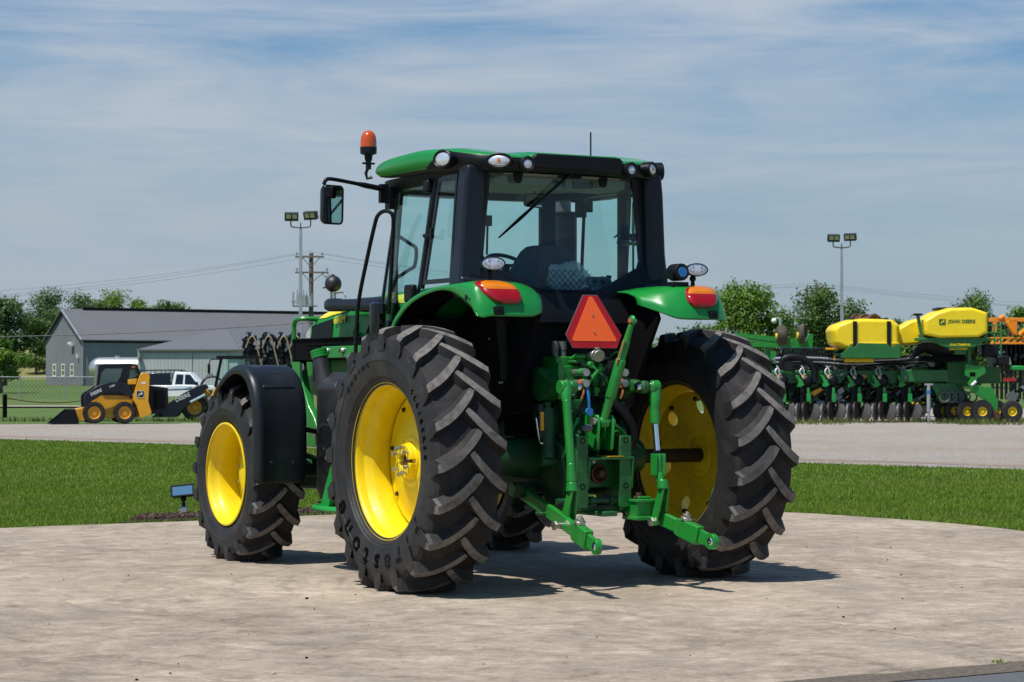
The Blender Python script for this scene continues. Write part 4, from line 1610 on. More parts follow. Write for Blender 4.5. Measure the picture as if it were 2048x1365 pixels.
mb.lathe([(.062, -.412), (.062, -.440), (.050, -.448), (.044, -.430), (.034, -.415), (.030, -.46), (.020, -.475), (.0005, -.475)], (.03, 0, .735), 'y', 28)
mb.build('pto_stub', M['rust'], hitch, angle=35)
for x in (-.055, .0):
    mb = MB()
    mb.tube([(x, -.412, .812), (x, -.418, .812)], .011, 10)
    mb.build('shield_screw', M['steel'], hitch)
mb = MB()
mb.box(.03, .14, -.561, -.32, .849, .853)
mb.build('shield_sticker', M['loader_yellow'], hitch)
mb = MB()
mb.tube([(-.33, -.50, .565), (.33, -.50, .565)], .022, 12)
for x in (-.09, .06, .15):
    mb.tube([(x, -.50, .565), (x + .03, -.50, .565)], .030, 12)
mb.box(-.17, .17, -.46, -.28, .50, .53)
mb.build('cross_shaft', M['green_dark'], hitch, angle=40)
mb = MB()
mb.box(-.055, .055, -.62, .40, .468, .500)
mb.box(-.40, .40, -.42, -.34, .475, .497)
mb.build('drawbar', GC, hitch, bevel=.006)

# rockshaft lift arms
for s in (-1, 1):
    mb = MB()
    sec_ = lambda y, x0, x1, z0, z1: [(s * x0, y, z0), (s * x1, y, z0), (s * x1, y, z1), (s * x0, y, z1)]
    rr = [sec_(-.12, .22, .30, 1.29, 1.40), sec_(-.19, .205, .325, 1.24, 1.43), sec_(-.26, .205, .33, 1.20, 1.425), sec_(-.32, .212, .325, 1.225, 1.375), sec_(-.38, .222, .322, 1.262, 1.348), sec_(-.44, .228, .325, 1.270, 1.352), sec_(-.50, .235, .318, 1.265, 1.345), sec_(-.56, .24, .305, 1.270, 1.335)]
    mb.loft(rr[::-1] if s > 0 else rr)
    mb.tube([(s * .245, -.590, 1.30), (s * .30, -.590, 1.30)], .044, 20)
    mb.prism([(-.17, 1.17), (-.30, 1.16), (-.27, 1.08), (-.21, 1.05), (-.17, 1.09)], 'x', min(s * .27, s * .32), max(s * .27, s * .32))
    mb.build('lift_arm', GC, hitch, bevel=.014, seg=3)
    mb = MB()
    mb.tube([(s * .215, -.590, 1.30), (s * .345, -.590, 1.30)], .024, 14)
    mb.tube([(s * .305, -.590, 1.30), (s * .318, -.590, 1.30)], .036, 18)
    mb.build('arm_pin', M['chrome'], hitch, angle=40)
    # lift rod: fork at the top, adjuster on the right side
    X = s * .345
    mb = MB()
    if s < 0:
        mb.tube([(X + .02, -.605, 1.335), (X + .01, -.625, 1.28), (X, -.645, 1.20)], [.030, .040, .030], 12)
        mb.tube([(X + .03, -.605, 1.30), (X - .03, -.605, 1.30)], .046, 20)
        mb.tube([(X, -.645, 1.22), (X, -.70, .80)], .028, 14)
        mb.tube([(X, -.70, .82), (X, -.705, .70)], [.028, .034], 14)
        zt = .70
    else:
        mb.tube([(X + .03, -.605, 1.30), (X - .03, -.605, 1.30)], .046, 20)
        mb.tube([(X + .02, -.605, 1.335), (X, -.62, 1.24), (X, -.615, 1.15)], [.030, .040, .034], 12)
        mb.tube([(X, -.615, 1.17), (X, -.62, 1.06)], .034, 16)
        mb.build('lift_rod', GR, hitch, bevel=.006, angle=45)
        mb = MB()
        zt = .70
    # lower fork round the link
    mb.tube([(X, -.705, zt), (X, -.712, zt - .06)], [.034, .040], 14)
    for dx in (-.038, .028):
        mb.hexa([(X + dx, -.68, .40), (X + dx + .016, -.68, .40), (X + dx + .016, -.60, .40), (X + dx, -.60, .40)], [(X + dx * .55, -.745, zt - .05), (X + dx * .55 + .018, -.745, zt - .05), (X + dx * .55 + .018, -.685, zt - .05), (X + dx * .55, -.685, zt - .05)])
    mb.build('lift_rod' if s < 0 else 'rod_fork', GR, hitch, bevel=.006, angle=45)
    if s > 0:
        mb = MB()
        mb.tube([(X, -.615, 1.09), (X, -.645, .88)], .021, 18)
        mb.build('adjuster_screw', M['chrome'], hitch)
        mb = MB()
        for k in range(3):
            a = R(40 + 120 * k)
        mb.tube([(X, -.642, .885), (X, -.645, .87)], .030, 16)
        mb.build('screw_seal', M['black'], hitch)
        mb = MB()
        mb.prism([(X - .036, -.69), (X - .012, -.676), (X - .008, -.684), (X + .008, -.684), (X + .012, -.676), (X + .036, -.69), (X + .038, -.62), (X - .038, -.62)], 'z', .725, .868)
        mb.tube([(X, -.66, .74), (X, -.70, .66)], [.03, .022], 12)
        mb.build('turnbuckle', GR, hitch, bevel=.004)
    # lower link
    A, Bm, Cc = Vector((s * .30, .05, .62)), Vector((s * .365, -.62, .455)), Vector((s * .43, -1.14, .325))
    dv = (Cc - Bm).normalized()
    up = Vector((0, 0, 1))
    sidev = dv.cross(up).normalized()
    upv = sidev.cross(dv)

    def sec2(p, w, h, d=dv):
        sv = d.cross(up).normalized()
        uv = sv.cross(d)
        return [tuple(p + sv * a * w / 2 + uv * b_ * h / 2) for a, b_ in ((-1, -1), (1, -1), (1, 1), (-1, 1))]
    mb = MB()
    mb.loft([sec2(A, .035, .085, (Bm - A).normalized()), sec2(Bm, .036, .095), sec2(Bm + dv * .26, .036, .09)])
    mb.tube([A - Vector((.05, 0, 0)), A + Vector((.05, 0, 0))], .05, 14)
    link = mb.build('lower_link', GR, hitch, bevel=.008)
    mb = MB()
    mb.loft([sec2(Bm + dv * .20, .050, .105), sec2(Bm + dv * .24, .058, .118), sec2(Bm + dv * .42, .060, .120)])
    mb.build('link_socket', GR, hitch, bevel=.006)
    mb = MB()
    mb.loft([sec2(Bm + dv * .40, .026, .088), sec2(Bm + dv * .50, .028, .080)])
    ring = [Cc + dv * (.050 * math.cos(a)) + upv * (.050 * math.sin(a)) for a in np.linspace(0, 2 * PI, 25)[:-1]]
    ring_i = [Cc + dv * (.027 * math.cos(a)) + upv * (.027 * math.sin(a)) for a in np.linspace(0, 2 * PI, 25)[:-1]]
    q = sidev * .019
    mb.loft([[tuple(p + q) for p in ring_i], [tuple(p + q) for p in ring], [tuple(p - q) for p in ring], [tuple(p - q) for p in ring_i], [tuple(p + q) for p in ring_i]], caps=False)
    mb.build('link_end', GR, hitch, bevel=.003)
    mb = MB()
    rr = []
    for t, rad in ((-.024, .018), (-.018, .025), (.0, .0275), (.018, .025), (.024, .018), (.024, .012), (-.024, .012), (-.024, .018)):
        rr.append([tuple(Cc + sidev * t + dv * (rad * math.cos(a)) + upv * (rad * math.sin(a))) for a in np.linspace(0, 2 * PI, 21)[:-1]])
    mb.loft(rr, caps=False)
    mb.build('link_ball', M['chrome'], hitch, angle=40)
    mb = MB()
    p = Bm + dv * .27 + upv * .060
    mb.tube([p, p + upv * .020], .036, 18)
    mb.tube([p + upv * .018, p + upv * .040], .026, 6)
    mb.tube([p + upv * .04, p + upv * .055], .012, 8)
    mb.build('link_bolt', M['steel'], hitch, bevel=.002)
    mb = MB()
    p = Bm + Vector((0, -.02, -.03))
    mb.tube([p - Vector((.065, 0, 0)), p + Vector((.065, 0, 0))], .020, 12)
    mb.tube([p - Vector((.075, 0, 0)), p - Vector((.058, 0, 0))], .030, 6)
    mb.build('fork_bolt', M['steel'], hitch, angle=40)
    # lift cylinder behind the arm
    mb = MB()
    mb.tube([(s * .285, -.30, 1.16), (s * .30, -.34, .84)], .050, 22)
    mb.tube([(s * .283, -.295, 1.20), (s * .285, -.30, 1.15)], .030, 14)
    mb.tube([(s * .24, -.34, .82), (s * .36, -.34, .82)], .035, 14)
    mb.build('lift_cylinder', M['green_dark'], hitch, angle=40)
# sway block with its toothed bar between the links
mb = MB()
mb.box(.20, .345, -.62, -.48, .455, .56)
mb.box(.19, .36, -.64, -.47, .552, .572)
mb.box(.185, .365, -.645, -.465, .437, .462)
mb.box(.23, .33, -.60, -.50, .572, .588)
mb.tube([(.33, -.62, .437), (.33, -.62, .41)], .020, 10)
mb.build('sway_block', GR, hitch, bevel=.005)
mb = MB()
mb.tube([(.255, -.56, .588), (.255, -.56, .612)], .018, 6)
mb.tube([(.205, -.60, .572), (.205, -.60, .590)], .013, 6)
mb.build('sway_bolt', M['rust'], hitch)

# top link leaning to the right, with its hook end
mb = MB()
P0, P1 = Vector((.02, -.50, 1.07)), Vector((.155, -.64, 1.73))
ax = (P1 - P0).normalized()
mb.tube([P0, P0 + ax * .06, P0 + ax * .16, P0 + ax * .17, P0 + ax * .42, P0 + ax * .43, P0 + ax * .55], [.026, .026, .028, .036, .036, .028, .026], 14)
mb.tube([P0 + Vector((-.03, 0, 0)), P0 + Vector((.03, 0, 0))], .036, 16)
mb.tube([P0 + ax * .54, P0 + ax * .66], [.024, .018], 12)
mb.sphere(tuple(P1), .036, 16, 10, s=(.55, 1, 1))
mb.build('top_link', GR, hitch, bevel=.003, angle=40)
mb = MB()
mb.tube([P1 + Vector((-.024, 0, 0)), P1 + Vector((.024, 0, 0))], .016, 12)
mb.build('top_link_ball', M['chrome'], hitch)
mb = MB()
mb.tube([P0 + ax * .56 + Vector((-.028, -.02, 0)), P0 + ax * .40 + Vector((-.04, -.02, 0))], .005, 6)
mb.build('link_spring', M['copper'], hitch)
for x in (-.035, .075):
    mb = MB()
    mb.prism([(-.30, 1.13), (-.53, 1.12), (-.55, 1.08), (-.53, .90), (-.50, .885), (-.30, .90)], 'x', x - .010, x + .010)
    mb.build('top_link_bracket', GR, hitch, bevel=.008)
mb = MB()
mb.tube([(-.06, -.51, 1.08), (.10, -.51, 1.08)], .016, 12)
mb.tube([(-.075, -.51, 1.08), (-.055, -.51, 1.08)], .026, 12)
mb.build('bracket_pin', M['steel'], hitch)

# hydraulic valve block with couplers
mb = MB()
mb.box(-.235, .12, -.34, -.12, 1.26, 1.44)
mb.box(-.215, .10, -.30, -.12, 1.42, 1.50)
mb.box(-.24, -.20, -.37, -.30, 1.22, 1.46)
mb.box(-.05, .10, -.40, -.30, 1.24, 1.40)
mb.box(.10, .22, -.32, -.15, 1.28, 1.46)
for x, z in ((-.02, 1.445), (.05, 1.42), (.0, 1.36), (.065, 1.33), (.02, 1.28), (.14, 1.40), (.17, 1.33)):
    mb.tube([(x, -.38, z), (x, -.425, z)], .024, 12)
mb.tube([(-.10, -.30, 1.48), (-.10, -.36, 1.50), (-.04, -.37, 1.50)], .02, 8)
vb = mb.build('valve_block', GR, hitch, bevel=.006, angle=40)
mb = MB()
for x0, z0 in ((.13, 1.44), (.17, 1.50)):
    mb.tube(spline([(x0, -.30, z0 - .03), (x0 + .03, -.36, z0 + .03), (x0 + .08, -.36, z0 + .01), (x0 + .10, -.33, z0 - .05)], 4), .006, 6)
mb.build('hydraulic_pipe', M['green_bright'], hitch)
for x, y in ((-.205, -.27), (-.145, -.27)):
    mb = MB()
    mb.tube([(x, y, 1.50), (x, y, 1.545)], .022, 14)
    mb.tube([(x, y, 1.545), (x, y, 1.60)], .026, 14)
    mb.build('solenoid', M['grey'], hitch, angle=40)
for x, z, cap in ((-.10, 1.395, 'green_bright'), (-.10, 1.325, 'copper'), (.20, 1.395, 'copper'), (.20, 1.325, 'copper')):
    mb = MB()
    mb.tube([(x, -.34, z), (x, -.43, z)], .024, 16)
    mb.tube([(x, -.46, z), (x, -.49, z)], [.026, .025], 16)
    mb.build('coupler', M['steel'], hitch, angle=40)
    mb = MB()
    mb.tube([(x, -.425, z), (x, -.465, z)], .028, 16)
    mb.tube(spline([(x, -.45, z - .02), (x - .01, -.47, z - .06), (x - .02, -.46, z - .10)], 3), .007, 6)
    mb.build('dust_cap', M[cap], hitch, angle=40)
mb = MB()
mb.tube([(.01, -.36, 1.505), (.01, -.43, 1.505)], .036, 20)
mb.tube([(.02, -.44, 1.505), (.02, -.452, 1.500)], .042, 20)
mb.box(.0, .03, -.445, -.42, 1.535, 1.56)
mb.build('trailer_socket', M['steel'], hitch, bevel=.003)
mb = MB()
mb.tube(spline([(-.09, -.47, 1.30), (-.085, -.49, 1.24), (-.08, -.49, 1.16)], 4), .010, 8)
mb.tube([(-.08, -.48, 1.14), (-.08, -.50, 1.14)], .026, 14)
mb.build('blue_cap', M['blue'], hitch)
mb = MB()
mb.tube(spline([(.06, -.36, 1.26), (.14, -.42, 1.20), (.235, -.45, 1.10), (.29, -.44, .98), (.27, -.42, .90)], 5), .036, 14)
mb.build('rubber_hose', M['black'], hitch)
mb = MB()
mb.tube(spline([(.09, -.46, 1.08), (.15, -.47, 1.04), (.225, -.46, .97), (.24, -.44, .86)], 5), .012, 8)
mb.tube(spline([(-.14, -.45, 1.10), (-.20, -.46, 1.0), (-.235, -.46, .92), (-.24, -.42, .84)], 5), .012, 8)
mb.build('green_pipe', GR, hitch)
mb = MB()
mb.sphere((-.115, -.52, 1.035), .040, 16, 10, s=(1.05, .6, .62))
mb.build('grip_knob', M['grey'], hitch)
mb = MB()
mb.tube([(-.11, -.51, 1.02), (-.10, -.45, .92)], .012, 8)
mb.tube([(-.10, -.45, .97), (-.10, -.44, .90)], [.014, .03], 10)
mb.build('knob_lever', M['green_bright'], hitch)
# pins clipped by the left lift arm
mb = MB()
mb.tube([(-.345, -.30, 1.19), (-.335, -.31, .97)], .034, 14)
mb.build('cylinder_bottle', M['black_gloss'], hitch)
mb = MB()
mb.box(-.362, -.336, -.348, -.340, 1.02, 1.14)
mb.build('warning_sticker', M['loader_yellow'], hitch)
mb = MB()
mb.tube(spline([(-.385, -.33, 1.10), (-.375, -.34, 1.0), (-.365, -.345, .945), (-.345, -.345, .935)], 4), .006, 6)
mb.build('clip_rod', M['chrome'], hitch)

q_ = random.Random(3)
for k in range(30):
    x, z = q_.uniform(-.18, .2), q_.uniform(.86, 1.48)
    y = -.345 if z < 1.24 else -.325
    if abs(x - .02) < .07 and z < 1.15:
        continue
    mb = MB()
    r_ = q_.choice((.010, .013, .017))
    mb.tube([(x, y + .03, z), (x, y - .006, z), (x, y - .007, z)], [r_ * 1.5, r_ * 1.5, r_], 12)
    mb.bolt((x, y - .006, z), (0, -1, 0), r_, .012)
    mb.build('flange_bolt', M['green_cast'] if k % 3 else M['steel'], hitch)
for k in range(9):
    mb = MB()
    x0, z0 = q_.uniform(-.2, .2), q_.uniform(1.2, 1.48)
    x1, z1 = x0 + q_.uniform(-.12, .12), z0 - q_.uniform(.18, .45)
    mb.tube(spline([(x0, -.33, z0), (x0 + q_.uniform(-.05, .05), -.42, z0 - .03), ((x0 + x1) / 2 + q_.uniform(-.06, .06), -.43, (z0 + z1) / 2), (x1, -.38, z1)], 5), q_.choice((.007, .009, .012)), 7)
    mb.build('hydraulic_line', (M['black'], GR, M['black'])[k % 3], hitch)
for x0, x1, z0, z1 in ((-.20, -.08, 1.15, 1.22), (.08, .2, 1.17, 1.25), (-.13, -.03, 1.455, 1.475), (.03, .11, 1.47, 1.50)):
    mb = MB()
    mb.box(x0, x1, -.39, -.30, z0, z1)
    mb.build('valve_bracket', GC, hitch, bevel=.008)
for s in (-1, 1):
    mb = MB()
    mb.prism([(-.30, .98), (-.42, .92), (-.46, .74), (-.44, .56), (-.20, .52), (-.16, .95)], 'x', s * .225, s * .25)
    mb.tube([(s * .24, -.30, .88), (s * .30, -.30, .88)], .055, 16)
    mb.tube([(s * .24, -.05, .62), (s * .36, -.05, .62)], .05, 16)
    mb.build('hitch_bracket', M['green_dark'], hitch, bevel=.01)
mb = MB()
mb.box(-.44, .44, -.06, .0, .98, 1.16)
mb.build('cab_mount', M['black_matte'], tractor, bevel=.01)
# slow-moving-vehicle triangle on its bracket
mb = MB()
cx_ = .015


def tri(k, cut):
    """equilateral with cut corners in x,z"""
    h = .335 * k
    w = .385 * k
    zc = 1.70
    T_, L_, R_ = Vector((0, h * .62)), Vector((-w / 2, -h * .38)), Vector((w / 2, -h * .38))
    o_ = []
    for a, b_, c_ in ((T_, R_, L_), (L_, T_, R_), (R_, L_, T_)):
        o_ += [a + (c_ - a) * cut, a + (b_ - a) * cut] if a is T_ else [a + (b_ - a) * cut, a + (c_ - a) * cut]
    return [(cx_ + p.x, zc + p.y) for p in (o_[0], o_[2], o_[3], o_[5] if False else o_[4], o_[5], o_[1])]


def smv(poly, y0, y1, name, mat):
    cxm = sum(p[0] for p in poly) / len(poly)
    hull = sorted(poly, key=lambda p: math.atan2(p[1] - 1.69, p[0] - cx_))
    b = MB().at(Matrix.Translation((0, 0, 0)))
    b.prism(hull, 'y', y0, y1)
    return b.build(name, mat, tr if name != 'warning_triangle' else tractor)


O = [(-.055, 1.905), (.055, 1.905), (.215, 1.640), (.170, 1.553), (-.170, 1.553), (-.215, 1.640)]
I3 = [(-.012, 1.893), (.012, 1.893), (.170, 1.612), (.162, 1.600), (-.162, 1.600), (-.170, 1.612)]
O = [(x + cx_, z) for x, z in O]
I3 = [(x + cx_, z) for x, z in I3]
tr = smv(O, -.400, -.394, 'warning_triangle', M['grey'])
Oi = [(cx_ + (x - cx_) * .978, 1.70 + (z - 1.70) * .978) for x, z in O]
smv(Oi, -.4025, -.4005, 'red_border', M['redref'])
smv(I3, -.4045, -.403, 'orange_center', M['orange'])
for z in (1.775, 1.66):
    mb = MB()
    mb.tube([(cx_ + .002, -.404, z), (cx_ + .002, -.411, z)], .0055, 8)
    mb.build('rivet', M['steel'], tr)
mb = MB()
mb.box(-.06, .09, -.393, -.14, 1.60, 1.62)
mb.box(-.02, .05, -.385, -.375, 1.50, 1.60)
mb.build('triangle_bracket', M['black'], tractor)
for o_ in [tr] + list(tr.children):
    for v_ in o_.data.vertices:
        v_.co.y += (v_.co.z - 1.60) * .17
# dark hoses and brackets inside the shadow between wheels
mb = MB()
for a in range(4):
    mb.tube(spline([(-.40 + a * .03, .1, 1.25), (-.36 + a * .05, -.05, 1.15 + .03 * a), (-.30, .05, 1.0), (-.26, .3, .9)], 5), .016, 8)
mb.build('brake_hoses', M['black'], tractor)
for x, z in ((-.41, 1.13), (-.375, 1.13), (-.41, 1.09), (-.375, 1.09)):
    mb = MB()
    mb.bolt((x, .06, z), (0, -1, 0), .012, .015)
    mb.build('bracket_nut', M['steel'], tractor)
# ------------------------------------------------------------------ ground
def hill(u, d):
    """gentle rise towards the far buildings, a field hill behind them on the left"""
    def sm(a, b, x):
        t = min(1, max(0, (x - a) / (b - a)))
        return t * t * (3 - 2 * t)
    z = 1.0 * sm(112, 205, d)
    z += 6.5 * sm(218, 330, d) * sm(-18, -42, u)
    z += 1.5 * sm(160, 320, d) * sm(0, 30, u)
    return z


def ground_mat():
    t = NT('lawn_ground')
    big = t.noise(.035, 5, .6)
    f = t.noise(1.7, 8, .7)
    col = t.ramp(f, [(.3, (.036, .080, .008)), (.55, (.066, .135, .014)), (.75, (.105, .175, .022))])
    dry = t.ramp(t.math('ADD', big, t.math('MULTIPLY', f, .3)), [(.56, 0.0), (.80, .55)])
    col = t.mix(dry, col, (.13, .13, .04))
    # mown stripes and a dry field far off
    sepx = t.n.new("ShaderNodeSeparateXYZ")
    t.l.new(t.tc.outputs['Object'], sepx.inputs[0])
    far = t.ramp(t.math('MULTIPLY', t.math('ADD', sepx.outputs['Z'], -1.45), .7), [(0.0, 0.0), (.25, .85)])
    col = t.mix(far, col, t.ramp(f, [(.3, (.15, .15, .035)), (.7, (.27, .24, .075))]))
    t.color(col)
    t.set(Roughness=.9)
    t.bump(t.noise(24, 6, .7), .6, .03)
    return t.m


us = sorted(set(list(range(-700, 701, 50)) + list(range(-130, 131, 10))))
ds = sorted(set(list(range(-250, 100, 25)) + list(range(90, 340, 8)) + [360, 420, 520, 700, 1000, 1600, 2600]))
mb = MB()
V, F = [], []
for d in ds:
    for u in us:
        k = max(1, d / 700)
        V.append(tuple(G(u * k * 2 if abs(u) > 130 else u * k, d, hill(u, d) - .035)))
nu = len(us)
for i in range(len(ds) - 1):
    for j in range(nu - 1):
        F.append((i * nu + j, i * nu + j + 1, (i + 1) * nu + j + 1, (i + 1) * nu + j))
mb.add(V, F)
tag(mb.build('ground', ground_mat(), angle=80), kind='structure')


def concrete_mat():
    t = NT('old_concrete')
    rot = t.mapping((1.25, .95, 1), (0, 0, YAW + R(8)))
    rot2 = t.mapping((.85, 1.0, 1), (0, 0, YAW + R(-15)))
    a = t.noise(.42, 6, .6, .6)
    b = t.noise(1.9, 9, .68, 1.2, rot)
    c = t.noise(6.5, 9, .72, .7, rot2)
    c2 = t.noise(19, 8, .75, .6, rot2)
    m_ = t.math('ADD', t.math('MULTIPLY', a, .22), t.math('ADD', t.math('MULTIPLY', b, .28), t.math('ADD', t.math('MULTIPLY', c, .31), t.math('MULTIPLY', c2, .19))))
    col = t.ramp(m_, [(.39, (.150, .117, .088)), (.45, (.256, .206, .157)), (.515, (.352, .287, .221)), (.585, (.48, .398, .309))])
    grey = t.ramp(t.noise(.75, 7, .62, .9, rot), [(.52, 0.0), (.70, .55)])
    col = t.mix(grey, col, (.195, .168, .141))
    warm = t.ramp(t.noise(.30, 4, .5), [(.57, 0.0), (.72, .5)])
    col = t.mix(warm, col, (.32, .245, .175))
    # curved tyre marks and short scuffs
    w = t.n.new("ShaderNodeTexWave")
    w.wave_type = 'RINGS'
    w.rings_direction = 'Z'
    w.inputs['Scale'].default_value = .9
    w.inputs['Distortion'].default_value = 9
    w.inputs['Detail'].default_value = 5
    w.inputs['Detail Scale'].default_value = .6
    w.inputs['Detail Roughness'].default_value = .7
    t.l.new(t.tc.outputs['Object'], w.inputs[0])
    arc = t.math('MULTIPLY', t.ramp(w.outputs[0], [(.90, 0.0), (.98, .28)]), t.ramp(t.noise(.8, 5, .6, .5), [(.47, 0.0), (.60, 1.0)]))
    col = t.mix(arc, col, (.095, .08, .072))
    sc = t.ramp(t.noise(11, 5, .65, 1.6, rot2), [(.60, 0.0), (.68, .6)])
    sc = t.math('MULTIPLY', sc, t.ramp(t.noise(1.1, 3), [(.48, 0.0), (.60, 1.0)]))
    col = t.mix(sc, col, (.088, .076, .072))
    sp = t.ramp(t.noise(8, 5, .6, 2.5, rot), [(.62, 0.0), (.70, .6)])
    col = t.mix(sp, col, (.40, .34, .29))
    fine = t.ramp(t.noise(190, 3, .65), [(.32, .74), (.5, 1.0), (.68, 1.2)])
    col = t.mix(1.0, col, fine, 'MULTIPLY')
    grit = t.ramp(t.noise(46, 5, .7), [(.32, .82), (.5, 1.0), (.7, 1.12)])
    col = t.mix(1.0, col, grit, 'MULTIPLY')
    t.color(col)
    t.set(Roughness=.93, Specular_IOR_Level=.25)
    h = t.math('ADD', t.math('MULTIPLY', c, .6), t.math('MULTIPLY', t.noise(150, 4, .7), .25))
    t.bump(h, .5, .008)
    return t.m


edge = [(-30, 2.0), (-20, 7.5), (-12, 14.2), (-8, 17.1), (-4.68, 19.85), (-3.7, 20.5), (-3.0, 20.95), (-1.69, 21.95), (0.2, 22.7), (1.8, 22.75), (2.9, 22.2), (3.45, 21.55), (3.97, 20.85), (4.35, 20.1), (4.59, 19.45), (5.2, 17.6), (5.9, 15.8), (7.2, 14.4), (9.5, 14.0)]
near = [(9.5, 14.25), (2.44, 10.36), (1.29, 9.72), (-1.0, 8.44), (-6, 5.66), (-12, 2.2)]
PAD = [(p.x, p.y) for p in spline([(u, d, 0) for u, d in edge], 5)]
pad = MB()
loop = [G(u, d) for u, d in PAD] + [G(u, d) for u, d in near]
pad.prism([(p.x, p.y) for p in loop][::-1], 'z', -.16, -.0005)
tag(pad.build('concrete_pad', concrete_mat(), flat=True), kind='structure')


def gravel_mat(name, c, lane=None):
    t = NT(name)
    v = t.n.new("ShaderNodeTexVoronoi")
    v.inputs['Scale'].default_value = 16
    t.l.new(t.tc.outputs['Object'], v.inputs['Vector'])
    n_ = t.noise(.25, 6, .65)
    st_ = t.noise(34, 5, .75)
    col = t.ramp(st_, [(.30, tuple(x * .48 for x in c)), (.5, c), (.72, tuple(min(1, x * 1.45) for x in c))])
    col = t.mix(t.ramp(n_, [(.42, 0.0), (.62, .55)]), col, (c[0] * .86, c[1] * .78, c[2] * .68))
    col = t.mix(.35, col, v.outputs['Color'], 'SOFT_LIGHT')
    t.color(col)
    t.set(Roughness=.95, Specular_IOR_Level=.2)
    t.bump(t.math('ADD', t.noise(60, 5, .75), v.outputs['Distance']), .9, .03)
    return t.m


def sheet(name, pts, z, mat, kind='structure', jag=0.0, sub=1):
    ps = []
    for i, (u, d) in enumerate(pts):
        u2, d2 = pts[(i + 1) % len(pts)]
        for k in range(sub):
            t = k / sub
            uu, dd = u + (u2 - u) * t, d + (d2 - d) * t
            j = jag * (mnoise.noise(Vector((uu * .9, dd * .9, 3))) + .6 * mnoise.noise(Vector((uu * 3.1, dd * 3.1, 8))))
            ps.append(G(uu + j * .5, dd + j, z))
    b = MB()
    b.add([tuple(p) for p in ps], [tuple(range(len(ps)))])
    o = b.build(name, mat, flat=True)
    if o.data.polygons[0].normal.z < 0:
        o.data.flip_normals()
    if kind:
        tag(o, kind=kind)
    return o


M['gravel'] = gravel_mat('pale_gravel', (.36, .322, .285))
road_near = lambda u: 40.6 - .89 * u
sheet('gravel_road', [(-60, road_near(-60)), (-12, road_near(-12)), (0, road_near(0)), (8, road_near(8)), (16, 26.3), (30, 20), (60, 14), (70, 110), (14, 110), (9, 101), (4, 80), (0, 76), (-4, 74), (-16, 69.5), (-40, 70), (-70, 72)], -.024, M['gravel'], jag=.5, sub=14)
sheet('dirt_track', [(-60, 97), (-12, 53.0), (0, 42.3), (8, 34.9), (16, 28.0), (30, 21.5), (30, 22.6), (16, 29.2), (8, 36.0), (0, 43.5), (-12, 54.4), (-60, 99)], -.019, gravel_mat('brown_gravel', (.34, .265, .215)), jag=.25, sub=14)
sheet('path', [(-70, 113.5), (-28, 113.5), (-18, 113.0), (-18, 118.5), (-70, 119)], .05, M['gravel'])
t = NT('asphalt')
col = t.ramp(t.noise(90, 5, .8), [(.3, (.06, .063, .07)), (.55, (.12, .124, .135)), (.75, (.22, .22, .225))])
t.color(t.mix(t.ramp(t.noise(1.1, 5), [(.5, 0.0), (.7, .35)]), col, (.10, .095, .09)))
t.set(Roughness=.9)
t.bump(t.noise(120, 4, .8), .8, .01)
sheet('road', [(-40, -14), (-12, 2.1), (-6, 5.55), (2.44, 10.2), (9.5, 14.1), (30, 25), (40, 18), (10, -30), (-40, -40)], -.003, t.m)
t = NT('sandy_soil')
t.color(t.ramp(t.noise(30, 6, .7), [(.3, (.10, .075, .055)), (.5, (.20, .155, .12)), (.7, (.30, .25, .20))]))
t.set(Roughness=.95)
t.bump(t.noise(45, 6, .8), 1.0, .03)
M['soil'] = t.m
sheet('soil_strip', [(-3, 7.10), (1.0, 9.30), (2.44, 10.10), (5.5, 11.8), (5.5, 12.10), (2.44, 10.385), (1.29, 9.745), (-1, 8.46), (-3, 7.33)], .001, M['soil'], jag=.13, sub=60)
fringe = []
for u, d in PAD:
    if abs(u) < 12 and d > 13:
        fringe.append((u, d))
b = MB()
b.loft([[tuple(G(u, d - .004, -.012)), tuple(G(u * 1.0, d + .07 + .10 * abs(mnoise.noise(Vector((u * 2.1, d * 2.1, 1)))) , -.012))] for u, d in fringe], closed=False)
o = b.build('soil_ground', M['soil'], flat=True)
tag(o, kind='structure')
t = NT('bark_mulch_ground')
t.color(t.ramp(t.noise(38, 7, .75), [(.3, (.022, .012, .010)), (.6, (.085, .045, .035)), (.8, (.16, .10, .085))]))
t.set(Roughness=.95)
t.bump(t.noise(50, 6, .8), 1.0, .05)
bed = [(-3.72, 20.6), (-3.3, 20.85), (-2.7, 21.3), (-1.75, 22.05), (-1.9, 22.5), (-2.6, 22.3), (-3.15, 21.7), (-3.6, 21.1)]
sheet('mulch_bed', bed, .012, t.m, jag=.05, sub=6)

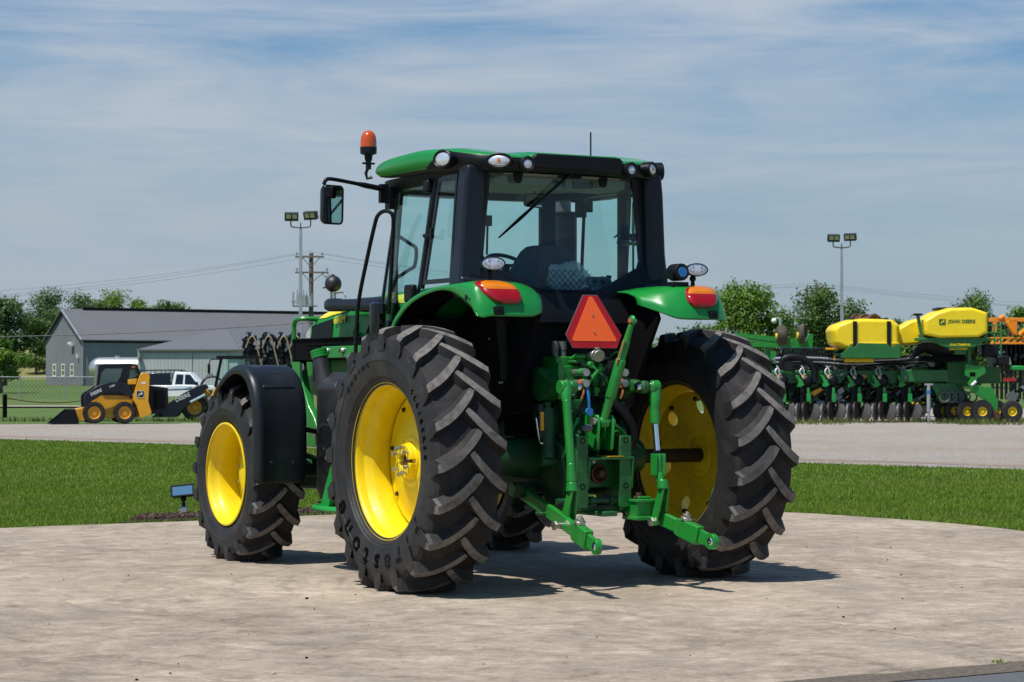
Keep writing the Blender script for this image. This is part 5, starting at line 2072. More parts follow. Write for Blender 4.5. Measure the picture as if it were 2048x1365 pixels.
# crack and pebbles on the pad
b = MB()
cr = []
for i in range(70):
    tt = i / 69
    u = 1.67 + 1.10 * tt + .03 * mnoise.noise(Vector((tt * 14, 2, 0))) + .012 * mnoise.noise(Vector((tt * 60, 5, 0)))
    d = 12.2 - 2.0 * tt + .08 * mnoise.noise(Vector((tt * 11, 7, 0))) + .03 * mnoise.noise(Vector((tt * 50, 9, 0)))
    w = .0012 + .0045 * abs(mnoise.noise(Vector((tt * 30, 1, 1))))
    cr.append((G(u, d - w * 2, .0012), G(u, d + w * 2, .0012)))
b.loft([[tuple(p), tuple(q)] for p, q in cr], closed=False)
tag(b.build('pad_crack_ground', paint('crack_dirt', (.055, .045, .038), .95)), kind='structure')
b = MB()
for i in range(130):
    d = rng.uniform(9.5, 19)
    u = rng.uniform(-1.2, 1.2) * d * .26
    if u > 1.0 and d < 10.6:
        continue
    r = rng.choice([.003, .004, .006, .008, .011], p=[.38, .32, .2, .08, .02])
    p = G(u, d, r * .35)
    v0 = len(b.v)
    b.sphere((0, 0, 0), r, 6, 4, 0 if rng.random() < .72 else 1, s=(rng.uniform(.8, 1.6), rng.uniform(.7, 1.2), 1))
    a = rng.uniform(0, PI)
    for k in range(v0, len(b.v)):
        x, y, z = b.v[k]
        b.v[k] = (p.x + x * math.cos(a) - y * math.sin(a), p.y + x * math.sin(a) + y * math.cos(a), p.z + z * .7)
tag(b.build('pebbles', [M['black_matte'], paint('pale_pebble', (.40, .36, .31), .9)]), 'small dark pebbles scattered over the concrete pad', 'pebbles', kind='stuff')


# ------------------------------------------------------------------ grass
def grass_mat(name, c0, c1, c2):
    t = NT(name)
    at = t.n.new("ShaderNodeAttribute")
    at.attribute_name = 'tone'
    col = t.ramp(at.outputs['Fac'], [(0.0, c0), (.55, c1), (.93, c2), (1.0, (.28, .25, .08))])
    col = t.mix(t.ramp(t.noise(.45, 5, .65), [(.42, 0.0), (.66, .45)]), col, tuple(x * .62 for x in c1))
    col = t.mix(t.ramp(t.noise(1.3, 4, .6), [(.54, 0.0), (.70, .6)]), col, (.17, .24, .035))
    col = t.mix(t.ramp(t.noise(.16, 3, .5), [(.46, 0.0), (.60, .35)]), col, (.20, .25, .04))
    t.color(col)
    t.set(Roughness=.55, Specular_IOR_Level=.35)
    tr = t.n.new("ShaderNodeBsdfTranslucent")
    t.l.new(col, tr.inputs[0])
    mx = t.n.new("ShaderNodeMixShader")
    mx.inputs[0].default_value = .40
    out = t.n["Material Output"]
    t.l.new(t.b.outputs[0], mx.inputs[1])
    t.l.new(tr.outputs[0], mx.inputs[2])
    t.l.new(mx.outputs[0], out.inputs[0])
    return t.m


def pad_d(u):
    return float(np.interp(u, [p[0] for p in PAD], [p[1] for p in PAD]))


def blades(name, u, d, hgt, wid, mat, label, z0=-.035, tone=None):
    n = len(u)
    C_ = np.array(CAM)
    base = np.array([C_[0] + RGT.x * u + FWD.x * d, C_[1] + RGT.y * u + FWD.y * d, np.full(n, z0)]).T
    a = rng.uniform(0, 2 * PI, n)
    side = np.c_[np.cos(a), np.sin(a), np.zeros(n)] * (wid[:, None] / 2)
    b_ = rng.uniform(0, 2 * PI, n)
    lean = np.c_[np.cos(b_), np.sin(b_), np.zeros(n)] * (hgt * rng.uniform(.05, .75, n))[:, None]
    up = np.c_[np.zeros(n), np.zeros(n), hgt]
    mid = base + lean * .35 + up * .6
    tip = base + lean + up * rng.uniform(.8, 1.0, n)[:, None]
    v = np.stack([base - side, base + side, mid + side * .75, mid - side * .75, tip], 1).reshape(-1, 3)
    me = bpy.data.meshes.new(name)
    i = np.arange(n) * 5
    loops = np.stack([i, i + 1, i + 2, i + 3, i + 3, i + 2, i + 4], 1).ravel()
    starts = np.stack([np.arange(n) * 7, np.arange(n) * 7 + 4], 1).ravel()
    me.vertices.add(len(v))
    me.vertices.foreach_set('co', v.ravel().astype(np.float32))
    me.loops.add(len(loops))
    me.loops.foreach_set('vertex_index', loops.astype(np.int32))
    me.polygons.add(n * 2)
    me.polygons.foreach_set('loop_start', starts.astype(np.int32))
    me.update(calc_edges=True)
    at = me.attributes.new('tone', 'FLOAT', 'POINT')
    tt = rng.random(n) if tone is None else tone
    at.data.foreach_set('value', np.repeat(tt, 5).astype(np.float32))
    me.materials.append(mat)
    o = bpy.data.objects.new(name, me)
    COL.objects.link(o)
    return tag(o, label, 'grass', kind='stuff')


def lawn_points(n, d0, d1, half):
    d = d0 + (d1 - d0) * rng.random(n) ** 1.25
    u = (rng.random(n) * 2 - 1) * half
    pd = np.interp(u, [p[0] for p in PAD], [p[1] for p in PAD])
    wob = np.array([mnoise.noise(Vector((x * 2.3, y * 2.3, 0))) for x, y in zip(u[:4000], d[:4000])])
    wob = np.resize(wob, n)
    ok = (d > pd + .035 + .13 * wob) & (d < 40.5 - .89 * u + .35 * wob)
    inbed = np.zeros(n, bool)
    bu = np.array([p[0] for p in bed])
    bd_ = np.array([p[1] for p in bed])
    j = len(bu) - 1
    for i in range(len(bu)):
        cr_ = ((bd_[i] > d) != (bd_[j] > d)) & (u < (bu[j] - bu[i]) * (d - bd_[i]) / (bd_[j] - bd_[i] + 1e-9) + bu[i])
        inbed ^= cr_
        j = i
    ok &= ~inbed
    return u[ok], d[ok]


gm = grass_mat('lawn_blades', (.072, .130, .009), (.155, .265, .016), (.25, .375, .036))
U1, D1 = lawn_points(820000, 16.5, 30, 11.5)
keep = np.abs(U1) < .42 * D1
U1, D1 = U1[keep], D1[keep]
U2, D2 = lawn_points(520000, 28, 54, 21)
keep = (np.abs(U2) < .40 * D2)
U2, D2 = U2[keep], D2[keep]
uu, dd = np.r_[U1, U2], np.r_[D1, D2]
hh = rng.normal(.048, .012, len(uu)).clip(.02, .11)
pdist = dd - np.interp(uu, [p[0] for p in PAD], [p[1] for p in PAD])
hh *= 1 + .45 * np.exp(-pdist / .35)
tone = np.clip(rng.normal(.55, .15, len(uu)), 0, .99)
dry = (rng.random(len(uu)) < .05 + .25 * np.exp(-pdist / .10))
tone[dry] = 1.0
blades('lawn_grass', uu, dd, hh, .0065 * np.maximum(1, dd / 19), gm, 'short green mown grass between the concrete pad and the gravel', tone=tone)
# weeds and rough grass along the far edge of the gravel
n = 26000
d = rng.uniform(68.5, 75.5, n)
u = rng.uniform(-20, 24, n)
ok = np.array([mnoise.noise(Vector((a * .5, b_ * 1.2, 4))) for a, b_ in zip(u, d)]) > np.where((u < 0) & (d > 70.5), -.5, .12)
ok &= ~((u < -5.5) & (d < 72.6)) & ~((u < -9.5) & (d < 74.5))
u, d = u[ok], d[ok]
blades('rough_grass', u, d, rng.uniform(.08, .26, len(u)), np.full(len(u), .03), grass_mat('rough_blades', (.05, .085, .012), (.10, .14, .03), (.19, .19, .06)), 'rough yellowish grass tufts along the far edge of the gravel')
for k, (px, d) in enumerate(((1578, 10.30),)):
    n = 34
    u = U(2000, 10.33) + rng.normal(0, .022, n)
    blades('edge_weed', u, np.full(n, 10.36) + rng.normal(0, .02, n), rng.uniform(.008, .022, n), np.full(n, .006), gm, 'tiny green weed growing where the concrete meets the soil', z0=0.0)
# bark chips
b = MB()
for i in range(900):
    k = rng.integers(0, 4)
    u = rng.uniform(-3.65, -1.8)
    d = 20.72 + (u + 3.65) * .72 + rng.uniform(0, .75)
    p = G(u, d, .02 + rng.uniform(0, .02))
    m = Matrix.Translation(p) @ Matrix.Rotation(rng.uniform(0, PI), 4, 'Z') @ Matrix.Rotation(rng.uniform(-.5, .5), 4, 'X')
    L, w = rng.uniform(.02, .06), rng.uniform(.006, .018)
    b.at(m).box(-L / 2, L / 2, -w / 2, w / 2, -.003, .004, int(k > 2))
b.M = None
tag(b.build('bark_mulch', [paint('bark_chip', (.075, .035, .027), .9, var=.4, vs=20), paint('grey_chip', (.19, .15, .13), .9)], flat=True), 'dark brown bark mulch at the corner of the lawn', 'mulch', kind='stuff')

# flood light standing in the mulch
p = GP(368, 21.75)
fl = empty('ground_floodlight', 'small black flood light on a grey post in the mulch beside the front wheel', 'flood light', p, -YAW)
b = MB()
b.box(-.035, .035, -.03, .03, -.05, .09)
b.build('post', M['galv'], fl, bevel=.004)
b = MB()
b.tube([(0, 0, .09), (0, 0, .13), (0, .01, .16)], [.022, .016, .02], 12)
b.tube([(-.025, .01, .165), (.025, .01, .165)], .022, 12)
b.build('swivel', M['black'], fl)
m = Matrix.Translation((-.005, 0, .235)) @ Matrix.Rotation(R(-6), 4, 'Y') @ Matrix.Rotation(R(-22), 4, 'X')
b = MB().at(m)
b.hexa([(-.095, .05, -.045), (.095, .05, -.045), (.095, .05, .045), (-.095, .05, .045)], [(-.115, -.04, -.060), (.115, -.04, -.060), (.115, -.04, .060), (-.115, -.04, .060)])
b.box(-.118, .118, -.052, -.040, .046, .062)
b.box(-.118, .118, -.052, -.040, -.062, -.046)
b.box(-.118, -.10, -.052, -.040, -.046, .046)
b.box(.10, .118, -.052, -.040, -.046, .046)
b.build('housing', M['black'], fl, bevel=.003)
b = MB().at(m)
b.box(-.10, .10, -.044, -.0405, -.046, .046)
b.build('lamp_glass', M['mirror'], fl)
# ------------------------------------------------------------------ trees
def leaf_mat(name, c0, c1, c2):
    t = NT(name)
    at = t.n.new("ShaderNodeAttribute")
    at.attribute_name = 'tone'
    col = t.ramp(at.outputs['Fac'], [(0.0, c0), (.5, c1), (1.0, c2)])
    t.color(col)
    t.set(Roughness=.5, Specular_IOR_Level=.35)
    tr = t.n.new("ShaderNodeBsdfTranslucent")
    t.l.new(col, tr.inputs[0])
    mx = t.n.new("ShaderNodeMixShader")
    mx.inputs[0].default_value = .35
    t.l.new(t.b.outputs[0], mx.inputs[1])
    t.l.new(tr.outputs[0], mx.inputs[2])
    t.l.new(mx.outputs[0], t.n["Material Output"].inputs[0])
    return t.m


LEAF = {
    'light': leaf_mat('bright_leaves', (.070, .140, .016), (.120, .220, .026), (.19, .31, .045)),
    'mid': leaf_mat('mid_leaves', (.045, .095, .016), (.080, .150, .026), (.13, .22, .040)),
    'dark': leaf_mat('dark_leaves', (.042, .088, .026), (.072, .140, .040), (.12, .19, .055)),
}


def tree(name, label, px, d, ytop, wpx, kind, seed, lean=0.0, clumps=26, leaves=5200, leaf=.34, low=.22, gap=.75, shape='round', group=None, ybase=None):
    r = np.random.default_rng(seed)
    u = U(px, d)
    gz = hill(u, d) - .05
    base = G(u, d, gz)
    H = Z(ytop, d) - gz
    Wd = wpx / FPX * d * 1.12
    o = empty(name, label, 'tree', base, 0, group)
    tops = []
    for i in range(clumps):
        if shape == 'cone':
            t = r.random() ** 1.2
            z = H * (low + (1 - low) * t)
            rad = Wd / 2 * (1 - t) ** .75 * r.uniform(.55, 1.0) + .1
        else:
            t = r.random() * (.8 if shape == 'bush' else 1)
            z = H * (low + (1 - low) * (.12 + .78 * t))
            rad = Wd / 2 * math.sin(PI * (.20 + .66 * t)) ** (.25 if shape == 'bush' else .6) * r.uniform(.30, 1.0)
        a = r.uniform(0, 2 * PI)
        c = np.array([rad * math.cos(a), rad * math.sin(a) * .85, z])
        s = (Wd * .175 if shape != 'cone' else Wd * .12 + .2) * r.uniform(.7, 1.35)
        tops.append((c, s))
    if shape != 'cone':
        tops.append((np.array([Wd * r.uniform(-.08, .08), 0, H - Wd * .13]), Wd * .14))
    tr = MB()
    tr_h = H * (.62 if shape != 'cone' else .95)
    rb = max(.12, H * .022)
    tr.tube([(0, 0, -.2), (rb * .3, 0, H * .15), (-rb * .3, rb * .2, H * .35), (0, 0, tr_h)], [rb * 1.3, rb, rb * .75, rb * .25], 9)
    for c, s in tops[:14]:
        z0 = min(tr_h * .9, c[2] * r.uniform(.45, .75))
        q = Vector((c[0] * .45, c[1] * .45, z0 + (c[2] - z0) * .6))
        tr.tube([(0, 0, z0), tuple(q), tuple(c)], [rb * .45, rb * .28, rb * .08], 6)
    tr.build('trunk', M['bark'], o)
    nL = int(leaves * 1.7)
    ci = r.choice(len(tops), nL, p=np.array([s ** 2 for c, s in tops]) / sum(s ** 2 for c, s in tops))
    C_ = np.array([c for c, s in tops])[ci]
    S_ = np.array([s for c, s in tops])[ci]
    dv = r.normal(size=(nL, 3))
    dv /= np.linalg.norm(dv, axis=1)[:, None]
    rr = r.random(nL) ** .42
    # ragged surface: each clump is lobed, so that gaps open between sprays
    lob = 1 + .30 * np.sin(dv[:, 0] * 7 + ci) * np.sin(dv[:, 1] * 6 + 2 * ci) + .22 * np.sin(dv[:, 2] * 9 + ci)
    P = C_ + dv * (S_ * rr * lob)[:, None] * np.array([1.05, 1.05, .80])
    keep = r.random(nL) < (1 - (1 - gap) * (np.sin(P[:, 0] * 2.1 + seed) * np.sin(P[:, 2] * 2.6 + 1.3 * seed) > .15))
    P, dv, ci = P[keep], dv[keep], ci[keep]
    nL = len(P)
    nrm = dv + r.normal(scale=.7, size=(nL, 3)) + np.array([0, 0, .45])
    nrm /= np.linalg.norm(nrm, axis=1)[:, None]
    t1 = np.cross(nrm, r.normal(size=(nL, 3)))
    t1 /= np.linalg.norm(t1, axis=1)[:, None]
    t2 = np.cross(nrm, t1)
    sz = leaf * .78 * r.uniform(.5, 1.15, nL)[:, None]
    P4 = np.stack([P - t1 * sz * .5, P + t2 * sz * .32 + nrm * sz * .06, P + t1 * sz * .55, P - t2 * sz * .32], 1).reshape(-1, 3)
    me = bpy.data.meshes.new('crown')
    me.vertices.add(nL * 4)
    me.vertices.foreach_set('co', P4.ravel().astype(np.float32))
    me.loops.add(nL * 4)
    me.loops.foreach_set('vertex_index', np.arange(nL * 4, dtype=np.int32))
    me.polygons.add(nL)
    me.polygons.foreach_set('loop_start', (np.arange(nL) * 4).astype(np.int32))
    me.update(calc_edges=True)
    at = me.attributes.new('tone', 'FLOAT', 'POINT')
    ct = r.uniform(.2, .8, len(tops))
    at.data.foreach_set('value', np.repeat(np.clip(ct[ci] + r.normal(0, .18, nL), 0, 1), 4).astype(np.float32))
    me.materials.append(LEAF[kind])
    c = bpy.data.objects.new('crown', me)
    COL.objects.link(c)
    c.parent = o
    return o


GL, GRT = 'trees on the left beyond the barn', 'trees on the right behind the implements'
tree('deciduous_tree', 'bushy dark green tree at the left edge, its base at the mown lawn', 10, 205, 594, 118, 'dark', 3, clumps=34, leaves=9000, leaf=.42, low=.10, gap=.9, group=GL)
tree('young_tree', 'small bright green tree at the far left edge in front of the dark tree', 2, 160, 668, 72, 'light', 5, clumps=18, leaves=4200, leaf=.30, low=.22, group=GL)
tree('deciduous_tree', 'tall dark green tree with open branches just left of the barn gable', 116, 262, 579, 150, 'dark', 8, clumps=34, leaves=8500, leaf=.42, low=.15, gap=.7, group=GL)
tree('deciduous_tree', 'low bright green bush beneath the tall dark tree left of the barn', 72, 250, 634, 74, 'mid', 12, clumps=22, leaves=4500, leaf=.42, low=.05, group=GL)
tree('deciduous_tree', 'dark green tree between the tall tree and the field hill', 98, 256, 622, 64, 'dark', 14, clumps=20, leaves=4500, leaf=.42, low=.06, group=GL)
tree('deciduous_tree', 'small dark tree peeking over the barn roof near its gable', 166, 268, 590, 76, 'dark', 16, clumps=16, leaves=3000, leaf=.42, low=.2, gap=.75, group=GL)
tree('deciduous_tree', 'brightest green tree rising over the barn roof', 220, 272, 585, 116, 'light', 21, clumps=22, leaves=4600, leaf=.42, low=.2, group=GL)
tree('deciduous_tree', 'low green tree showing over the middle of the barn roof', 268, 276, 598, 96, 'light', 23, clumps=14, leaves=3000, leaf=.42, low=.2, group=GL)
tree('deciduous_tree', 'rightmost small tree top above the barn roof', 336, 278, 603, 90, 'mid', 27, clumps=16, leaves=3000, leaf=.42, low=.2, group=GL)
tree('deciduous_tree', 'broad round light green tree just right of the tractor fender', 1500, 165, 570, 150, 'light', 31, clumps=38, leaves=15000, leaf=.34, low=.04, gap=.85, group=GRT)
tree('deciduous_tree', 'open darker green tree behind the utility pole with sky showing through', 1655, 168, 573, 168, 'mid', 34, clumps=30, leaves=12500, leaf=.34, low=.06, gap=.62, group=GRT)
tree('deciduous_tree', 'low bright shrub between the two large trees on the right', 1576, 172, 652, 70, 'light', 37, clumps=16, leaves=3200, leaf=.34, low=.02, group=GRT)
tree('deciduous_tree', 'low light green shrub half hidden behind the right rear tyre', 1420, 172, 648, 90, 'mid', 39, clumps=18, leaves=3600, leaf=.34, low=.02, group=GRT)
tree('deciduous_tree', 'green tree rising behind the right yellow hopper', 1950, 178, 588, 130, 'mid', 43, clumps=26, leaves=6500, leaf=.36, low=.1, gap=.85, group=GRT)
tree('deciduous_tree', 'rightmost pale green tree behind the orange sprayer', 2040, 190, 613, 92, 'light', 47, clumps=20, leaves=4000, leaf=.38, low=.1, group=GRT)
tree('deciduous_tree', 'low dark tree between the two yellow tanks', 1800, 200, 634, 80, 'mid', 49, clumps=16, leaves=3200, leaf=.38, low=.05, gap=.7, group=GRT)
for k, (px, w, yt) in enumerate(((1365, 90, 652), (1480, 110, 640), (1560, 110, 645), (1640, 110, 650), (1730, 110, 655), (1870, 120, 648), (1990, 120, 645))):
    tree('hedge_shrub', 'green shrub in the hedge behind the parked farm implements', px, 186 + 3 * k, yt, w * 1.5, ('light', 'mid')[k % 2], 60 + k, clumps=26, leaves=5200, leaf=.42, low=.0, gap=.95, shape='bush', group='hedge shrubs behind the implements')

# ------------------------------------------------------------------ buildings
def ribbed(name, c, pitch, var=.08):
    t = NT(name)
    w = t.n.new("ShaderNodeTexWave")
    w.wave_type = 'BANDS'
    w.bands_direction = 'X'
    w.inputs['Scale'].default_value = pitch
    w.inputs['Distortion'].default_value = 0
    t.l.new(t.tc.outputs['Object'], w.inputs[0])
    f = t.noise(.5, 5, .6)
    col = t.ramp(f, [(.3, tuple(x * (1 - var) for x in c)), (.7, tuple(x * (1 + var) for x in c))])
    seam = t.ramp(w.outputs[0], [(.0, .72), (.12, 1.0)])
    t.color(t.mix(1.0, col, seam, 'MULTIPLY'))
    t.set(Roughness=.55)
    t.bump(w.outputs[0], .35, .03)
    return t.m


M['wall_grey'] = ribbed('grey_steel_siding', (.25, .262, .288), 1.1)
M['wall_pale'] = ribbed('pale_steel_siding', (.43, .46, .462), 1.1)
M['roof_grey'] = ribbed('grey_steel_roof', (.130, .130, .137), .9, .04)
# local x along the ridge, y across, origin at the near corner of the gable
p0 = G(U(166, 205), 205, 0)
ex = RGT * .857 + FWD * .515
barn = empty('barn', 'large grey metal barn with a grey gabled roof and three white windows', 'barn', p0, math.atan2(ex.y, ex.x))
L_, W_, zb, ze, zr = 36.0, 10.6, .35, 5.39, 8.28
b = MB()
b.prism([(0, zb), (W_, zb), (W_, ze), (W_ / 2, zr - .05), (0, ze)], 'x', 0, L_)
wall = b.build('wall', M['wall_grey'], barn, flat=True)
b = MB()
for s in (0, 1):
    y0, y1 = (-.35, W_ / 2) if s == 0 else (W_ + .35, W_ / 2)
    zz0 = ze - .35 * (zr - ze) / (W_ / 2)
    q = [(-.3, y0, zz0 + .02), (L_ + .3, y0, zz0 + .02), (L_ + .3, y1, zr + .02), (-.3, y1, zr + .02)]
    b.hexa(q if s == 0 else q[::-1], [(x, y, z + .10) for x, y, z in (q if s == 0 else q[::-1])])
rf = b.build('roof', M['roof_grey'], barn, flat=True)
b = MB()
b.box(1.8, L_ - .5, W_ / 2 - .3, W_ / 2 + .3, zr + .08, zr + .28)
b.build('ridge_vent', M['black'], rf)
b = MB()
b.tube([(-.32, -.38, ze - .12), (-.32, W_ / 2, zr + .06)], .10, 4)
b.build('gable_trim', M['galv'], rf)
b = MB()
b.box(-.06, -.001, -.08, .12, zb, ze - .1)
b.build('corner_trim', M['galv'], barn)
b = MB()
b.box(-.04, L_, -.06, .0, ze - .35, ze - .15)
b.build('gutter', M['black'], barn)
for k, yy in enumerate((2.9, 5.4, 7.9)):
    b = MB()
    for x0, x1, z0, z1 in ((yy - .48, yy + .48, 2.95, 3.06), (yy - .48, yy + .48, 1.85, 1.96), (yy - .48, yy - .36, 1.96, 2.95), (yy + .36, yy + .48, 1.96, 2.95), (yy - .36, yy + .36, 2.40, 2.48)):
        b.box(-.07, -.01, x0, x1, z0, z1)
    f_ = b.build('window', M['whitetrim'], barn)
    b = MB()
    b.box(-.03, -.005, yy - .37, yy + .37, 1.95, 2.96)
    b.build('pane', M['darkglass'] if False else paint('window_pane', (.10, .11, .05), .15), f_)
b = MB()
b.box(-.35, -.01, 2.35, 2.75, 4.75, 5.1)
b.box(-.45, -.2, 2.6, 3.0, 4.9, 5.15)
b.box(-.25, -.01, 1.0, 1.2, 3.6, 4.0)
b.build('wall_lamp', M['whitetrim'], barn)
b = MB()
b.box(-.25, -.02, -.2, W_, zb - .3, 1.05)
b.build('stone_footing', M['soil'], barn)

# pale shed with a hipped grey roof
sx0, sx1 = U(275, 180), U(476, 180)
sd_ = 180
shed = empty('shed', 'pale green metal shed with a low grey hipped roof beside the barn', 'shed', G(sx0, sd_, 0), -YAW)
W2 = sx1 - sx0
A_, B_, C3, D3 = (0, 0), (W2, 0), (W2 + 11, 20), (11, 20)
b = MB()
b.prism([A_, B_, C3, D3], 'z', .2, 4.02)
b.build('wall', M['wall_pale'], shed, flat=True)
b = MB()
e = .30
R1, R2 = (6.3, 8, 6.02), (13.6, 19, 6.3)
eA, eB, eC, eD = (-.1, -e, 4.0), (W2 + .1, -e, 4.0), (W2 + 11.3, 20.2, 4.0), (10.8, 20.2, 4.0)
b.add([eA, eB, eC, eD, R1, R2], [(0, 1, 4), (1, 2, 5, 4), (2, 3, 5), (3, 0, 4, 5), (3, 2, 1, 0)])
b.build('roof', M['roof_grey'], shed, flat=True)
b = MB()
b.box(-.1, W2 + .1, -e - .04, -e + .02, 3.90, 4.02)
b.build('eave_trim', M['shingle'], shed)
b = MB()
for x0, x1 in ((.25, W2 * .545), (W2 * .555, W2 * .90)):
    b.box(x0, x1, -.10, -.02, .3, 3.70)
b.build('sliding_door', M['wall_pale'], shed)
b = MB()
b.box(.1, .3, -.5, -.02, 3.35, 3.7)
b.box(.14, .24, -.35, -.2, 2.7, 3.4)
b.build('wall_lamp', M['galv'], shed)

# ------------------------------------------------------------------ propane tank
p = G(U(178, 196), 196, hill(-38, 196) - .15)
tk = empty('propane_tank', 'long silver propane tank lying in front of the grey barn', 'tank', p, -YAW - R(3))
b = MB()
rr = 1.0
pr = [(rr * math.sin(a), rr * 1.1 * (1 - math.cos(a))) for a in np.linspace(0.02, PI / 2, 9)]
prof = pr + [(rr, 5.5)] + [(r_, 6.5 - h) for r_, h in pr[::-1]]
b.lathe(prof, (0, 0, 1.72), 'x', 40, caps=True)
b.build('shell', M['silver'], tk, angle=50)
for x in (1.4, 5.0):
    b = MB()
    b.box(x - .12, x + .12, -.7, .7, -.2, 1.0)
    b.build('saddle', M['galv'], tk)
b = MB()
b.tube([(2.6, 0, 2.6), (2.6, 0, 2.85)], .22, 16)
b.build('valve_dome', M['silver'], tk)

# ------------------------------------------------------------------ fence, post and cable
p = G(0, 140, 0)
fe = empty('chain_link_fence', 'grey chain link fence with thin posts in front of the barn', 'fence', p, -YAW)
b = MB()
for x in np.arange(-52, -24, .26):
    for s in (1, -1):
        b.add([(x, 0, .22), (x + s * 1.35, 0, 1.62), (x + s * 1.35 + .022, 0, 1.62), (x + .022, 0, .22)], [(0, 1, 2, 3)])
b.build('wire_mesh', M['wire'], fe, flat=True)
b = MB()
b.tube([(-52, 0, 1.65), (-24.0, 0, 1.65)], .022, 8)
b.build('top_rail', M['galv'], fe)
for x in (-50.5, -46.6, -42.6, -38.7, -34.7, -30.7, -26.7):
    b = MB()
    b.tube([(x * 0.72 - 9.6, 0, -.2), (x * 0.72 - 9.6, 0, 1.70)], .035, 8)
    b.v = [(q[0], q[1], q[2]) for q in b.v]
    b.build('post', M['galv'], fe)
pg = GP(10, 83)
bo = empty('wooden_post', 'short dark wooden post in the grass at the left edge', 'post', pg)
b = MB()
b.box(-.075, .075, -.075, .075, -.1, .86)
b.build('shaft', M['black_matte'], bo, bevel=.02)
b = MB()
b.tube([(-.08, 0, .78), (.08, 0, .78)], .02, 8)
b.build('eye_bolt', M['rust'], bo)
b = MB()
q0, q1 = GP(10, 83, .72), GP(182, 88, .62)
b.tube([tuple(q0.lerp(q1, k / 12) + Vector((0, 0, -.16 * math.sin(PI * k / 12)))) for k in range(13)], .018, 6)
tag(b.build('barrier_cable', M['rust']), 'thin rusty cable sagging to the right from the short dark post', 'cable')

# ------------------------------------------------------------------ lamp posts, power poles and lines
def flood_head(parent, x, z, rz, w=.70, h=.40):
    m = Matrix.Translation((x, 0, z)) @ Matrix.Rotation(rz, 4, 'Z') @ Matrix.Rotation(R(20), 4, 'X')
    b = MB().at(m)
    b.hexa([(-w / 2, .16, -h / 2), (w / 2, .16, -h / 2), (w / 2, .16, h / 2), (-w / 2, .16, h / 2)], [(-w / 2, -.10, -h / 2), (w / 2, -.10, -h / 2), (w / 2, -.10, h / 2), (-w / 2, -.10, h / 2)])
    for x0, x1, z0, z1 in ((-w / 2, w / 2, -h / 2, -h / 2 + .12), (-w / 2, w / 2, h / 2 - .04, h / 2), (-w / 2, -w / 2 + .06, -h / 2 + .12, h / 2 - .04), (w / 2 - .06, w / 2, -h / 2 + .12, h / 2 - .04), (-.025, .025, -h / 2 + .12, h / 2 - .04)):
        b.box(x0, x1, -.125, -.101, z0, z1)
    o = b.build('flood_lamp', M['fixture'], parent, flat=True)
    for x0, x1 in ((-w / 2 + .07, -.03), (.03, w / 2 - .07)):
        b = MB().at(m)
        b.box(x0, x1, -.112, -.102, -h / 2 + .125, h / 2 - .045)
        b.build('lamp_panel', M['lampglass'], o)


def lamp_post(px, d, label):
    p = GP(px, d)
    o = empty('lamp_post', label, 'lamp post', p, -YAW, 'flood light posts round the yard')
    H = 9.10
    b = MB()
    b.tube([(0, 0, -.1), (0, 0, H)], [.15, .095], 4)
    b.build('pole', M['galv'], o, flat=True)
    b = MB()
    b.tube(spline([(-.50, 0, H + .50), (-.50, 0, H + .22), (-.42, 0, H + .12), (0, 0, H + .08), (.42, 0, H + .12), (.50, 0, H + .22), (.50, 0, H + .56)], 4), .035, 8)
    b.tube([(0, 0, H - .1), (0, 0, H + .16), (0, 0, H + .36)], [.06, .035, .02], 8)
    b.build('bracket', M['fixture'], o)
    flood_head(o, -.47, H + .64, R(4))
    flood_head(o, .50, H + .70, R(-24))


lamp_post(601, 110.5, 'square grey lamp post with two flood heads left of the tractor cab')
lamp_post(1684, 127, 'square grey lamp post with two flood heads above the yellow tanks')


